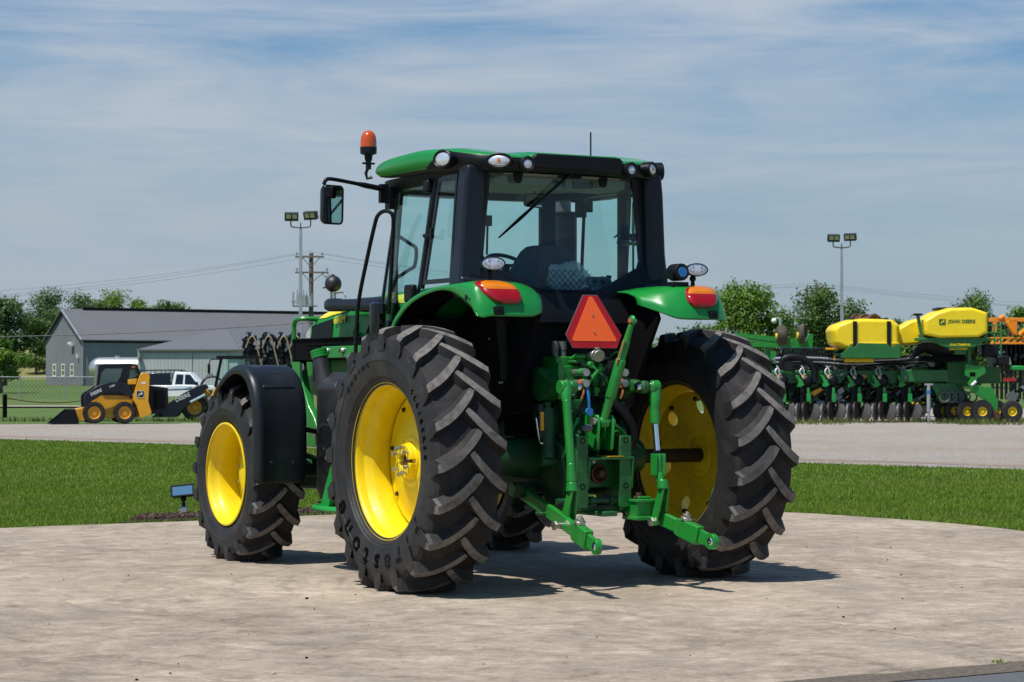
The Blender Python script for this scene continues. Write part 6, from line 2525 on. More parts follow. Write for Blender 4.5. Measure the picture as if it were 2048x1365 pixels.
def utility_pole(px, d, ytop, label, kind):
    p = GP(px, d, 0)
    H = Z(ytop, d)
    o = empty('utility_pole', label, 'utility pole', p, -YAW, 'wooden power poles')
    b = MB()
    b.tube([(0, 0, -.2), (0, 0, H)], [.21, .155], 12)
    b.build('pole', M['polewood'], o)

    def arm(z, x0, x1, tilt=0):
        b = MB()
        b.box(x0, x1, -.26, -.16, z - .06, z + .06)
        b.tube([(x0 * .55, -.2, z - .05), (0, -.16, z - .75)], .03, 6)
        b.tube([(x1 * .7, -.2, z - .05), (0, -.16, z - .75)], .03, 6)
        b.build('cross_arm', M['polewood'], o)
        for x in (x0 + .12, x1 - .12):
            b = MB()
            b.lathe([(.02, 0), (.02, .10), (.07, .12), (.05, .17), (.07, .20), (.04, .26), (.001, .27)], (x, -.21, z + .06), 'z', 10)
            b.build('insulator', M['grey'], o)
    if kind:
        arm(H - .30, -1.15, .95)
        arm(H - 1.45, -1.15, 1.3)
        b = MB()
        b.tube(spline([(1.2, -.2, H - 1.45), (1.35, -.2, H - 1.75), (1.5, -.2, H - 1.6), (1.45, -.2, H - 1.9)], 4), .025, 6)
        b.tube(spline([(.9, -.2, H - 1.45), (1.0, -.2, H - 1.8), (1.2, -.2, H - 1.7), (1.1, -.2, H - 1.95)], 4), .025, 6)
        b.build('jumper_wire', M['wire'], o)
        for x, zz in ((-.85, H - 3.45), (-.40, H - 3.5), (.02, H - 3.6)):
            b = MB()
            b.tube([(x, -.45, zz - .35), (x, -.45, zz + .35)], .20, 14)
            b.tube([(x - .1, -.45, zz + .35), (x - .12, -.45, zz + .75)], [.05, .03], 8)
            b.tube([(x + .1, -.45, zz + .35), (x + .1, -.45, zz + .62)], [.05, .03], 8)
            b.build('transformer', M['galv'], o)
        b = MB()
        b.tube([(-1.28, -.4, H - 3.9), (-1.28, -.4, H - 2.9)], .06, 8)
        b.box(-1.4, -1.1, -.5, -.3, H - 3.7, H - 3.5)
        b.box(-1.35, .55, -.3, -.2, H - 3.98, H - 3.88)
        b.build('cutout_switch', M['galv'], o)
    else:
        arm(H - .35, -.95, 1.5)
        b = MB()
        b.tube([(0, 0, H - .1), (0, 0, H + .35)], .035, 6)
        b.build('pole_pin', M['wire'], o)
        b = MB()
        b.tube([(-.48, -.05, H - 2.75), (-.48, -.05, H - 1.75)], .30, 16)
        b.tube([(-.55, -.05, H - 1.75), (-.55, -.05, H - 1.45)], .05, 8)
        b.build('transformer', M['galv'], o)
    return H


H1 = utility_pole(622, 160, 507, 'weathered power pole with two cross arms and transformers left of the cab', True)
H2 = utility_pole(1634, 190, 570, 'weathered power pole with one transformer can in front of a tree', False)
pA = GP(622, 160, H1)
pB = GP(1634, 190, H2)
b = MB()


def wire(a, c, sag, r=.008):
    b.tube([tuple(a.lerp(c, k / 24) - Vector((0, 0, 4 * sag * (k / 24) * (1 - k / 24)))) for k in range(25)], r, 5)


for off, dz in ((-.95, -.10), (.85, -.10), (-.1, .12)):
    a = pA + RGT * off + Vector((0, 0, dz))
    wire(a, GP(-700, 172, Z(592, 172)) + RGT * off + Vector((0, 0, dz * 3)), 1.6)
    wire(a, pB + RGT * (off * .9) + Vector((0, 0, dz)), 1.2)
    wire(pB + RGT * (off * .9) + Vector((0, 0, dz)), GP(2900, 215, Z(628, 215)) + Vector((0, 0, dz * 3)), 1.2)
tag(b.build('power_lines', M['wire']), 'thin power lines strung between the two wooden poles', 'wires')
b = MB()
wire(GP(-260, 101, Z(676, 101)), GP(900, 96, Z(622, 96)), .35, .022)
tag(b.build('telephone_cable', M['wire']), 'single dark cable crossing low in front of the barn roof', 'cable')
# yard light on a short mast on the right
o = empty('yard_light', 'small white yard light on a thin mast beside the left utility implements', 'yard light', GP(1561, 150, hill(18, 150)), -YAW)
o['label'] = 'small white yard light on a thin mast in front of the right trees'
b = MB()
b.tube([(0, 0, 0), (0, 0, Z(648, 150))], .10, 8)
b.build('mast', M['galv'], o)
b = MB()
zt = Z(650, 150)
b.tube([(0, 0, zt), (-.3, 0, zt + .1), (-.42, 0, zt)], .03, 6)
b.sphere((-.44, 0, zt - .12), .19, 14, 8)
b.build('lamp', M['whitetrim'], o)
# ------------------------------------------------------------------ parked machines in the yard
def small_wheel(parent, c, r, w, rim_mat, ax='y', name='wheel', lugs=0, rr=.58, side=-1):
    """tyre with rim as wheel > tyre, rim; side tells which way the dish looks"""
    b = MB()
    pr = [(r * rr, -w / 2 * .9), (r * .80, -w / 2 * 1.05), (r * .94, -w / 2), (r, -w / 2 * .62), (r, w / 2 * .62), (r * .94, w / 2), (r * .80, w / 2 * 1.05), (r * rr, w / 2 * .9)]
    b.lathe(pr, c, ax, 36)
    for k in range(lugs):
        for s in (-1, 1):
            t = 2 * PI * (k + (.5 if s > 0 else 0)) / lugs
            q = []
            for rad in (r * .985, r * 1.055):
                for da in (-.10, .10):
                    for off in (.03 * w, .52 * w):
                        a = t + da + (.14 if off > .1 * w else 0)
                        y, z = rad * math.cos(a), rad * math.sin(a)
                        q.append((c[0] + z, c[1] + s * off, c[2] + y) if ax == 'y' else (c[0] + s * off, c[1] + z, c[2] + y))
            o = len(b.v)
            b.hexa([q[0], q[1], q[3], q[2]], [q[4], q[5], q[7], q[6]])
    t = b.build(name, M['tyre'], parent, angle=40)
    b = MB()
    h = side * w / 2
    b.lathe([(r * rr * 1.02, h * .92), (r * rr * 1.04, h * .80), (r * rr * .92, h * .72), (r * rr * .86, h * .35), (r * rr * .45, h * .30), (r * rr * .40, h * .55), (r * rr * .18, h * .58), (.001, h * .58)], c, ax, 32)
    b.build('rim', rim_mat, t, angle=40)
    for k in range(6):
        a = 2 * PI * k / 6
        p = [c[0] + r * rr * .62 * math.sin(a), c[1] + h * .32, c[2] + r * rr * .62 * math.cos(a)]
        if ax == 'x':
            p = [c[0] + h * .32, c[1] + r * rr * .62 * math.sin(a), c[2] + r * rr * .62 * math.cos(a)]
        bb = MB()
        bb.bolt(p, (0, side, 0) if ax == 'y' else (side, 0, 0), r * .035, .02)
        bb.build('wheel_bolt', M['rust'], t)
    return t


def decal(s, size, o, xdir, ydir, mat, parent, name='decal', shear=0.0, bold=0.0, spacing=1.0):
    v, f = text_shape(s, size, .004, shear, bold, spacing)
    b = MB().at(frame(o, xdir, ydir))
    b.add(v, f)
    return b.build(name, mat, parent, flat=True)


def emblem(size, o, xdir, ydir, plate, deermat, parent, border=None):
    m = frame(o, xdir, ydir)
    b = MB().at(m)
    b.prism(round_rect(size, size * .9, size * .16), 'z', -.004, .003)
    p = b.build('emblem', plate, parent, flat=True)
    if border:
        b = MB().at(m)
        ro, ri = round_rect(size * 1.06, size * .96, size * .18), round_rect(size * .97, size * .87, size * .15)
        b.loft([[(x, y, .0) for x, y in ro], [(x, y, .006) for x, y in ro], [(x, y, .006) for x, y in ri], [(x, y, .0) for x, y in ri]], caps=False)
        b.build('emblem_border', border, p, flat=True)
    b = MB().at(m)
    for poly in deer(size * .80):
        b.prism(poly, 'z', .0, .007)
    b.build('emblem_deer', deermat, p, flat=True)


LY = M['loader_yellow']
# skid steer loader; local x towards its rear (picture right), y away from the camera
S_ = .00302


def sk(px, py):
    return ((px - 760) * S_, (838 - py) * S_)


sd = empty('skid_steer_loader', 'yellow and black skid steer loader with its bucket on the gravel', 'skid steer', GP(215, 70.5), -YAW - R(-16))
HW = .74
b = MB()
P = [sk(*q) for q in ((590, 640), (600, 565), (700, 520), (960, 545), (1010, 590), (1010, 780), (700, 785), (610, 700))]
b.prism(P, 'y', -HW + .26, HW - .26)
body = b.build('chassis', LY, sd, bevel=.015)
b = MB()
P = [sk(*q) for q in ((650, 205), (1000, 198), (1060, 210), (1110, 335), (1010, 380), (985, 540), (700, 540), (625, 450))]
b.prism(P, 'y', -HW + .22, HW - .22)
cabs = b.build('cab', M['black_gloss'], sd, bevel=.03)
for yy in (-HW + .215, HW - .215):
    b = MB()
    P = [sk(*q) for q in ((680, 300), (720, 255), (900, 255), (880, 340), (840, 410), (660, 425))]
    b.prism(P, 'y', yy - .006, yy + .006)
    b.build('side_window', M['mirror'] if False else paint('loader_glass', (.055, .095, .095), .08, spec=.8), cabs)
    b = MB()
    P = [sk(*q) for q in ((985, 265), (1040, 265), (1060, 330), (1010, 360), (965, 380))]
    b.prism(P, 'y', yy - .006, yy + .006)
    b.build('rear_window', paint('loader_glass', (.04, .075, .075), .08, spec=.8), cabs)
b = MB()
x, z = sk(1017, 238)
b.box(x - .05, x + .05, -HW + .17, -HW + .22, z - .035, z + .035)
b.build('cab_light', M['copper'], cabs)
b = MB()
P = [sk(*q) for q in ((1165, 445), (1200, 435), (1385, 462), (1392, 700), (1300, 735), (1190, 745), (1165, 690))]
b.prism(P, 'y', -HW + .16, HW - .16)
eng = b.build('engine_cover', M['black'], sd, bevel=.02)
b = MB()
P = [sk(*q) for q in ((1230, 480), (1350, 490), (1350, 680), (1230, 690))]
b.prism(P, 'y', -HW + .150, -HW + .158)
b.build('side_grille', M['black_matte'], eng)
for s in (-1, 1):
    y0, y1 = (-HW, -HW + .13) if s < 0 else (HW - .13, HW)
    b = MB()
    P = [sk(*q) for q in ((1000, 585), (1040, 440), (1085, 315), (1110, 300), (1160, 302), (1185, 330), (1178, 440), (1170, 600), (1205, 725), (1180, 750), (1085, 785), (1060, 700), (1040, 640))]
    b.prism(P, 'y', y0, y1)
    tw = b.build('rear_tower', LY, sd, bevel=.012)
    b = MB()
    P = [sk(*q) for q in ((955, 375), (1050, 360), (1040, 420), (955, 425))]
    b.prism(P, 'y', y0 + .02, y1 + .06 if s < 0 else y1 - .02)
    b.build('tower_link', LY, sd, bevel=.01)
    b = MB()
    P = [sk(*q) for q in ((498, 640), (497, 545), (520, 515), (640, 435), (760, 400), (900, 400), (960, 430), (1000, 520), (1000, 545), (930, 545), (870, 505), (760, 500), (690, 530), (560, 610), (515, 650))]
    b.prism(P, 'y', y0 - .015, y1 - .04)
    arm = b.build('boom_arm', M['navy'], sd, bevel=.012)
    if s < 0:
        x, z = sk(618, 508)
        decal('DEERE', .135, (x, y0 - .018, z), (1, 0, .46), (0, 0, 1), M['decal_white'], arm, 'lettering', 0, .002)
        x, z = sk(785, 442)
        decal('318G', .085, (x, y0 - .018, z), (1, 0, .38), (0, 0, 1), M['decal_white'], arm, 'lettering', .2, .001)
        x, z = sk(1083, 528)
        emblem(.24, (x, y0 - .006, z), (1, 0, 0), (0, 0, 1), M['decal_black'], M['decal_white'], tw, M['decal_white'])
        x, z = sk(1118, 408)
        b = MB()
        b.box(x - .07, x + .07, y0 - .005, y0 - .001, z - .035, z + .035)
        b.build('sticker', M['decal_white'], tw)
        x, z = sk(825, 530)
        b = MB()
        b.box(x - .09, x + .09, -HW + .25, -HW + .26, z - .025, z + .025)
        b.build('sticker', M['copper'], body)
    b = MB()
    b.tube([(sk(940, 460)[0], (y0 + y1) / 2, sk(940, 460)[1]), (sk(1060, 600)[0], (y0 + y1) / 2, sk(1060, 600)[1])], .03, 8)
    b.build('lift_cylinder', M['steel'], sd)
    for px in (597, 918):
        x, _ = sk(px, 0)
        small_wheel(sd, (x, s * (HW - .02), .345), .335, .25, LY, 'y', 'wheel', 16, .60, s)
b = MB()
P = [sk(*q) for q in ((405, 690), (500, 668), (505, 810), (440, 812))]
b.prism(P, 'y', -HW + .15, HW - .15)
b.build('bucket_coupler', LY, sd, bevel=.01)
b = MB()
P = [sk(*q) for q in ((140, 848), (150, 838), (330, 690), (400, 684), (440, 830), (420, 845))]
b.prism(P, 'y', -HW - .12, -HW - .09)
b.prism(P, 'y', HW + .09, HW + .12)
Q = [sk(*q) for q in ((345, 690), (400, 684), (440, 830), (420, 847), (140, 849), (140, 842), (405, 836), (425, 820), (388, 700), (345, 700))]
b.prism(Q, 'y', -HW - .09, HW + .09)
b.build('bucket', M['black'], sd)

# compact wheel loader half hidden behind the tractor's front wheel
wd = 76
wo = empty('wheel_loader', 'black boomed wheel loader with yellow wheels parked right of the skid steer', 'wheel loader', GP(400, wd), -YAW - R(-6))
k_ = wd / FPX / 5.689


def wk(px, py):
    return ((px - 1821) * k_, Z(700 + py / 5.689, wd))


for s in (-1, 1):
    b = MB()
    P = [wk(*q) for q in ((1385, 768), (1400, 690), (1480, 610), (1650, 495), (1790, 420), (1880, 395), (1915, 430), (1880, 480), (1760, 585), (1650, 680), (1570, 768))]
    y0, y1 = (-.78, -.66) if s < 0 else (.66, .78)
    b.prism(P, 'y', y0, y1)
    arm = b.build('boom_arm', M['navy'], wo, bevel=.015)
    if s < 0:
        x, z = wk(1640, 545)
        decal('DEERE', .19, (x, y0 - .0055, z), (1, 0, .45), (0, 0, 1), M['decal_white'], arm, 'lettering', 0, .002)
    b = MB()
    P = [wk(*q) for q in ((1720, 580), (1790, 470), (1880, 440), (1930, 500), (1850, 540), (1760, 610))]
    b.prism(P, 'y', y0 + .14 if s < 0 else y0 - .14, y1 + .12 if s < 0 else y1 - .12)
    b.build('boom_lever', LY, wo, bevel=.01)
    b = MB()
    a_, c_ = wk(1725, 600), wk(1890, 515)
    b.tube([(a_[0], s * .82, a_[1]), (c_[0], s * .82, c_[1])], .05, 10)
    b.build('tilt_cylinder', M['chrome'], wo)
    x, z = wk(1745, 0)
    small_wheel(wo, (x + .08, s * .48, .44), .44, .32, LY, 'y', 'wheel', 16, .58, s)
    small_wheel(wo, (x + 2.1, s * .48, .44), .44, .32, LY, 'y', 'wheel', 16, .58, s)
b = MB()
a_, c_ = wk(1390, 462), wk(1640, 455)
b.tube([(a_[0], -.2, a_[1]), (c_[0], -.2, c_[1]), (c_[0] + .3, -.2, c_[1] + .05)], [.03, .03, .06], 8)
b.build('hydraulic_cylinder', M['chrome'], wo)
b = MB()
x0 = wk(1900, 0)[0]
b.hexa([(x0, -.5, .55), (x0 + 2.6, -.6, .55), (x0 + 2.6, .6, .55), (x0, .5, .55)], [(x0 + .3, -.5, 1.15), (x0 + 2.6, -.6, 1.35), (x0 + 2.6, .6, 1.35), (x0 + .3, .5, 1.15)])
b.build('chassis', LY, wo, bevel=.03)
b = MB()
cx0 = (425 - 400) / FPX * wd
xa, xb = cx0 + .35, cx0 + 1.55
for x, y in ((xa - .25, -.55), (xa - .25, .55), (xb, -.55), (xb, .55)):
    b.tube([(x, y, 1.15), (x + (.2 if x < xb else 0), y * .92, 2.15)], .04, 6)
b.box(xa - .2, xb + .1, -.6, .6, 2.13, 2.24)
b.build('cab', M['black'], wo)
b = MB()
b.loft([[(xa - .25, -.54, 1.15), (xb, -.54, 1.15), (xb, .54, 1.15), (xa - .25, .54, 1.15)], [(xa - .06, -.5, 2.13), (xb, -.5, 2.13), (xb, .5, 2.13), (xa - .06, .5, 2.13)]], caps=False)
b.build('cab_glass', M['glass'], wo, flat=True)
b = MB()
b.tube(spline([(xa - .1, -.62, 2.12), (xa - .38, -.75, 2.1), (xa - .45, -.78, 1.95)], 4), .02, 6)
b.box(xa - .50, xa - .40, -.80, -.72, 1.62, 1.95)
b.build('mirror', M['black'], wo)
b = MB()
for k in range(5):
    y = -.2 + .1 * k
    b.tube(spline([(x0 - .3, y, 1.0), (x0 - .1 + .03 * k, y, 1.40 + .04 * k), (x0 + .3, y, 1.5), (x0 + .7, y + .05, 1.25)], 5), .028, 6, k % 2)
b.build('hydraulic_hose', [M['black'], M['liner']], wo)
b = MB()
b.prism([wk(*q) for q in ((1300, 765), (1390, 690), (1400, 700), (1385, 768))], 'y', -.95, .95)
b.build('bucket', M['black'], wo)

# white pickup with a topper and roof rack
pk = empty('pickup_truck', 'white pickup truck with a black windowed topper and roof rack', 'pickup truck', GP(368, 126, .05), -YAW - R(2))
W2 = .92
b = MB()
P = [(-2.7, .45), (-2.7, 1.08), (-.55, 1.08), (-.15, 1.10), (1.15, 1.08), (2.55, 1.02), (2.72, .85), (2.72, .42), (2.2, .42), (2.1, .70), (1.9, .82), (1.6, .82), (1.4, .70), (1.3, .42), (-1.05, .42), (-1.15, .70), (-1.35, .82), (-1.65, .82), (-1.85, .70), (-1.95, .45)]
b.prism(P, 'y', -W2, W2)
tb = b.build('body', M['white'], pk, bevel=.03)
b = MB()
b.hexa([(-.55, -W2 + .03, 1.06), (1.20, -W2 + .03, 1.06), (1.20, W2 - .03, 1.06), (-.55, W2 - .03, 1.06)], [(-.40, -W2 + .18, 1.86), (.45, -W2 + .18, 1.84), (.45, W2 - .18, 1.84), (-.40, W2 - .18, 1.86)])
cb = b.build('cab', M['white'], pk, bevel=.05)
for q in ([(-.36, 1.14), (.10, 1.14), (.12, 1.70), (-.28, 1.72)], [(.20, 1.14), (.98, 1.12), (.50, 1.70), (.22, 1.71)]):
    b = MB()
    for s in (-1, 1):
        pts = [(x, s * (W2 - .02 - .15 * (z - 1.06) / .8), z) for x, z in q]
        b.add(pts, [(0, 1, 2, 3)])
    b.build('side_window', M['darkglass'], cb, flat=True)
b = MB()
b.hexa([(-2.68, -W2 + .04, 1.09), (-.62, -W2 + .04, 1.09), (-.62, W2 - .04, 1.09), (-2.68, W2 - .04, 1.09)], [(-2.55, -W2 + .16, 1.78), (-.66, -W2 + .16, 1.80), (-.66, W2 - .16, 1.80), (-2.55, W2 - .16, 1.78)])
tp = b.build('topper', M['black_gloss'], pk, bevel=.03)
b = MB()
for s in (-1, 1):
    b.tube([(-2.5, s * .62, 1.95), (-.2, s * .62, 1.97), (.1, s * .62, 1.86)], .03, 6)
    for x in (-2.4, -1.8, -1.2, -.7):
        b.tube([(x, s * .62, 1.76), (x, s * .62, 1.96)], .022, 6)
for x in (-2.4, -1.8, -1.2, -.6):
    b.tube([(x, -.62, 1.955), (x, .62, 1.955)], .022, 6)
b.build('roof_rack', M['black'], pk)
for s in (-1, 1):
    for x in (-1.5, 1.75):
        small_wheel(pk, (x, s * (W2 - .12), .38), .38, .26, M['galv'], 'y', 'wheel', 0, .60, s)
b = MB()
b.box(2.66, 2.735, -.8, -.5, .74, .92)
b.build('headlight', M['reflector'], pk)
b = MB()
b.box(.85, 1.0, -W2 - .18, -W2 - .01, 1.1, 1.28)
b.build('mirror', M['black'], pk)

# folded implement with black upright row units, behind the tractor's bonnet
fd = 92
fo = empty('folded_planter', 'black folded planter units with tan hoses standing between wheel loader and tractor', 'planter', GP(540, fd), -YAW)
b = MB()
b.box(-1.5, 2.2, .2, .45, 1.0, 1.25)
b.box(-1.4, -1.2, .1, .5, -.02, 1.0)
b.box(1.6, 1.8, .1, .5, -.02, 1.0)
b.build('toolbar', M['green_far'], fo, bevel=.01)
rr_ = random.Random(5)
for k, x0 in enumerate((-.82, -.12, .52, 1.05)):
    b = MB()
    zt = Z(668, fd)
    for j in range(95):
        z = rr_.uniform(1.15, zt - .12)
        w = .18 + .12 * (1 - (z - 1.1) / 2.2)
        x = x0 + rr_.uniform(-1, 1) * (w + .10)
        y = rr_.uniform(-.15, .25)
        a, c = rr_.uniform(.03, .09), rr_.uniform(.04, .16)
        m = Matrix.Translation((x, y, z)) @ Matrix.Rotation(rr_.uniform(-.8, .8), 4, 'Y')
        b.at(m).box(-a, a, -.06, .06, -c, c, 0 if rr_.random() < .86 else 1)
    b.M = None
    b.tube([(x0 - .05, 0, 1.0), (x0 + .05, 0, zt - .1)], .06, 8)
    for dx, dz in ((-.25, -.28), (-.05, -.02)):
        for q in range(7):
            an = PI * q / 6
            b.tube([(x0 + dx, -.1, zt + dz), (x0 + dx + .13 * math.cos(an), -.12, zt + dz + .06 * math.sin(an) + .05 * (q % 2))], .018, 5)
        b.tube([(x0 + dx, -.1, zt + dz - .35), (x0 + dx, -.1, zt + dz + .05)], .05, 6)
    b.build('row_unit', [M['black'], M['grey']], fo, flat=True)
    b = MB()
    b.tube(spline([(x0 - .18, -.2, zt - .62), (x0 - .02, -.22, zt - .22), (x0 + .12, -.22, zt - .14), (x0 + .24, -.22, zt - .35), (x0 + .40, -.22, zt - 1.0), (x0 + .55, -.22, zt - 1.55)], 5), .035, 8)
    b.build('hose', M['brownhose'], fo)
b = MB()
for k, x0 in enumerate((-.55, .2, .85)):
    b.tube([(x0, .1, 1.45), (x0 + .02, .1, 2.3)], .13, 10)
b.build('hopper', M['grey'], fo, angle=40)

# ------------------------------------------------------------------ big planters on the right
PD = 73.5
GF = M['green_far']


def pp(px, py, d=PD):
    """metres in the planter's own frame"""
    return ((px - 1720) / FPX * d, Z(py, d))


def box_px(b, x0, y0, x1, y1, ya, yb, mi=0, d=PD):
    a, c = pp(x0, y1, d), pp(x1, y0, d)
    return b.box(a[0], c[0], ya, yb, a[1], c[1], mi)


pl = empty('row_planter', 'green row crop planter with the smaller strapped yellow tank, left of the tall hopper', 'planter', GP(1720, PD), -YAW)
b = MB()
box_px(b, 1545, 742, 1885, 768, -.1, .25)
box_px(b, 1540, 726, 1620, 740, .3, .6)
box_px(b, 1700, 722, 1960, 738, .4, .9)
box_px(b, 1590, 770, 1840, 778, .2, .5)
box_px(b, 1830, 735, 1965, 775, .2, .8)
for x in (1580, 1630, 1680, 1735, 1790, 1850, 1890):
    box_px(b, x, 735, x + 10, 800, .3, .45)
frame_ = b.build('frame', GF, pl, bevel=.02)
b = MB()
for x in (1600, 1720, 1850):
    box_px(b, x - 10, 752, x + 12, 757, -.108, -.101)
b.build('frame_decal', M['loader_yellow'], frame_)
# first tank: faceted, strapped down in a green cradle
b = MB()
T0 = [pp(*q) for q in ((1655, 662), (1662, 652), (1690, 642), (1720, 639), (1780, 641), (1793, 652), (1796, 690), (1790, 702), (1700, 702), (1680, 700), (1660, 690))]
sec_ = [(x, z) for x, z in T0]
cz = sum(z for x, z in sec_) / len(sec_)
cx = sum(x for x, z in sec_) / len(sec_)
rings = []
for y, k in ((-.95, .86), (-.80, .96), (-.4, 1.0), (.4, 1.0), (.80, .96), (.95, .86)):
    rings.append([(cx + (x - cx) * k, y, cz + (z - cz) * k) for x, z in sec_])
b.loft(rings)
tank = b.build('liquid_tank', M['tank_yellow'], pl, bevel=.05, seg=3)
b = MB()
box_px(b, 1690, 688, 1788, 690, -.99, -.93)
b.build('tank_rib', M['tank_yellow'], tank, bevel=.01)
for x in (1701, 1768):
    b = MB()
    a, c = pp(x - 4, 701), pp(x + 4, 639)
    for y0, y1, z0, z1 in ((-1.0, -.955, a[1], c[1] - .12),):
        b.box(a[0], c[0], y0, y1, z0, z1)
    b.hexa([(a[0], -1.0, c[1] - .12), (c[0], -1.0, c[1] - .12), (c[0], -.955, c[1] - .12), (a[0], -.955, c[1] - .12)], [(a[0], -.4, c[1] + .02), (c[0], -.4, c[1] + .02), (c[0], -.4, c[1] - .01), (a[0], -.4, c[1] - .01)])
    b.box(a[0], c[0], -.4, .4, c[1] - .01, c[1] + .02)
    b.build('tank_strap', M['black'], tank)
b = MB()
P = [pp(*q) for q in ((1672, 712), (1690, 694), (1700, 697), (1707, 688), (1765, 690), (1772, 698), (1790, 690), (1790, 718), (1675, 718))]
b.prism(P, 'y', -1.02, -.97)
b.prism(P, 'y', .97, 1.02)
box_px(b, 1675, 708, 1790, 718, -.97, .97)
b.build('tank_cradle', GF, tank, bevel=.01)
b = MB()
box_px(b, 1684, 718, 1742, 726, -.6, .2)
b.build('lower_tank', M['yellow_in'], pl, bevel=.03)
b = MB()
box_px(b, 1648, 697, 1672, 701, -.5, -.3)
box_px(b, 1664, 712, 1667, 722, -.4, -.3)
b.build('yellow_bracket', LY, pl)
b = MB()
for k in range(5):
    b.tube(spline([(pp(1700 + 8 * k, 634)[0], -.1, pp(0, 640)[1]), (pp(1712 + 9 * k, 629)[0], .0, pp(0, 631 + 3 * (k % 2))[1]), (pp(1730 + 8 * k, 636)[0], .1, pp(0, 638)[1])], 4), .05, 6)
b.build('tank_valves', M['rust'], pl)
# second hopper with the maker's name
h2 = empty('seed_cart_planter', 'green planter with the tall yellow hopper and paired gauge wheels at right', 'planter', GP(1880, PD - .5), -YAW)


def p2(px, py, d=PD - .5):
    return ((px - 1880) / FPX * d, Z(py, d))


def box2(b, x0, y0, x1, y1, ya, yb, mi=0):
    a, c = p2(x0, y1), p2(x1, y0)
    return b.box(a[0], c[0], ya, yb, a[1], c[1], mi)


b = MB()
lo_ = [p2(*q) for q in ((1838, 672), (1866, 678), (1945, 677), (1962, 668))]
hi_ = [p2(*q) for q in ((1836, 645), (1862, 629), (1890, 621), (1935, 620), (1962, 629))]
prof_ = lo_ + hi_[::-1]
cx = sum(q[0] for q in prof_) / len(prof_)
cz = sum(q[1] for q in prof_) / len(prof_)
rings = []
for y, k, up in ((-1.10, .93, 0), (-1.04, 1.0, 0), (-.5, 1.0, .05), (.5, 1.0, .05), (1.04, 1.0, 0), (1.10, .93, 0)):
    rings.append([(cx + (x - cx) * k, y, cz + (z - cz) * k + (up if z > cz else 0)) for x, z in prof_])
b.loft(rings)
hop = b.build('seed_hopper', M['tank_yellow'], h2, bevel=.05, seg=3)
b = MB()
L_ = [p2(*q) for q in ((1838, 664), (1858, 659), (1940, 659), (1950, 630))]
b.tube([(x, -1.055, z) for x, z in L_], .035, 8)
b.build('hopper_rib', M['tank_yellow'], hop)
b = MB()
box2(b, 1870, 617, 1910, 622, -.5, .5)
b.build('hopper_lid', M['black'], hop, bevel=.02)
b = MB()
rings = []
for y, k in ((.2, .9), (.35, 1.0), (1.2, 1.0), (1.35, .9)):
    q = [p2(*t) for t in ((1797, 690), (1799, 657), (1826, 641), (1850, 636), (1860, 655), (1858, 682), (1838, 690), (1810, 692))]
    ccx, ccz = sum(t[0] for t in q) / 8, sum(t[1] for t in q) / 8
    rings.append([(ccx + (x - ccx) * k, y, ccz + (z - ccz) * k) for x, z in q])
b.loft(rings)
b.build('front_hopper', M['tank_yellow'], h2, bevel=.05, seg=3)
x, z = p2(1917, 646)
decal('JOHN', .155, (x - .36, -1.108, z), (1, 0, .0), (0, 0, 1), M['decal_green'], hop, 'lettering', 0, .003)
decal('DEERE', .155, (x + .11, -1.108, z), (1, 0, .0), (0, 0, 1), M['decal_green'], hop, 'lettering', 0, .003)
x, z = p2(1872, 647)
emblem(.22, (x, -1.108, z), (1, 0, 0), (0, 0, 1), M['decal_green'], M['decal_yellow'], hop)
b = MB()
P = [p2(*q) for q in ((1845, 678), (1862, 678), (1952, 678), (1962, 670), (1962, 682), (1935, 697), (1890, 700), (1872, 694), (1850, 684))]
b.prism(P, 'y', -1.0, 1.0)
box2(b, 1822, 678, 1850, 684, -1.0, -.6)
cr = b.build('hopper_frame', GF, h2, bevel=.015)
x, z = p2(1908, 692)
decal('EXACTEMERGE', .10, (x, -1.006, z), (1, 0, 0), (0, 0, 1), M['decal_yellow'], cr, 'lettering', 0, .002)
b = MB()
box2(b, 1890, 696, 1925, 702, -.8, .2)
b.build('hopper_outlet', M['yellow_in'], h2, bevel=.02)
b = MB()
box2(b, 1900, 701, 1922, 711, -.8, .2)
box2(b, 1929, 694, 1937, 735, -.45, -.25)
box2(b, 1800, 741, 1895, 765, -.15, .5)
box2(b, 1960, 735, 2010, 768, .6, 1.0)
box2(b, 1895, 725, 1935, 775, .1, .5)
b.build('frame', GF, h2, bevel=.02)
b = MB()
P = [p2(*q) for q in ((1922, 730), (1960, 735), (1962, 748), (1945, 758), (1942, 770), (1962, 776), (1975, 776), (1986, 802), (1986, 820), (1980, 824), (1972, 818), (1960, 800), (1935, 786), (1926, 768), (1932, 757), (1920, 752))]
b.prism(P, 'y', -.75, -.60)
b.build('wheel_arm', M['green_bright'] if False else M['green'], h2, bevel=.015)
b = MB()
box2(b, 1930, 746, 1941, 754, -.762, -.751)
b.build('arm_opening', M['black_matte'], h2)
b = MB()
b.tube([(p2(1933, 772)[0], -.8, p2(0, 772)[1]), (p2(1942, 764)[0], -.8, p2(0, 764)[1])], .05, 8)
b.build('grease_cap', M['whitetrim'], h2)
for px, dy in ((1951, -.95), (2010, -.95), (1930, -.25), (1912, .25), (1897, .75), (1988, -.20), (1970, .4)):
    x, _ = p2(px, 0)
    small_wheel(h2, (x, dy, .355), .355, .26, M['yellow'], 'y', 'gauge_wheel', 0 if px == 2010 else 18, .42, -1)
b = MB()
x, z = p2(1979, 832)
b.tube([(x, -.9, z), (x, -.7, z)], .16, 20)
b.build('closing_wheel', M['rust'], h2)
b = MB()
for k in range(5):
    x, z = p2(1885 + 14 * k, 795)
    rr_pts = [(x + .17 * math.cos(a), -.35 + .04 * k, z + .17 * math.sin(a)) for a in np.linspace(0, 2 * PI, 17)]
    b.tube(rr_pts, .03, 6)
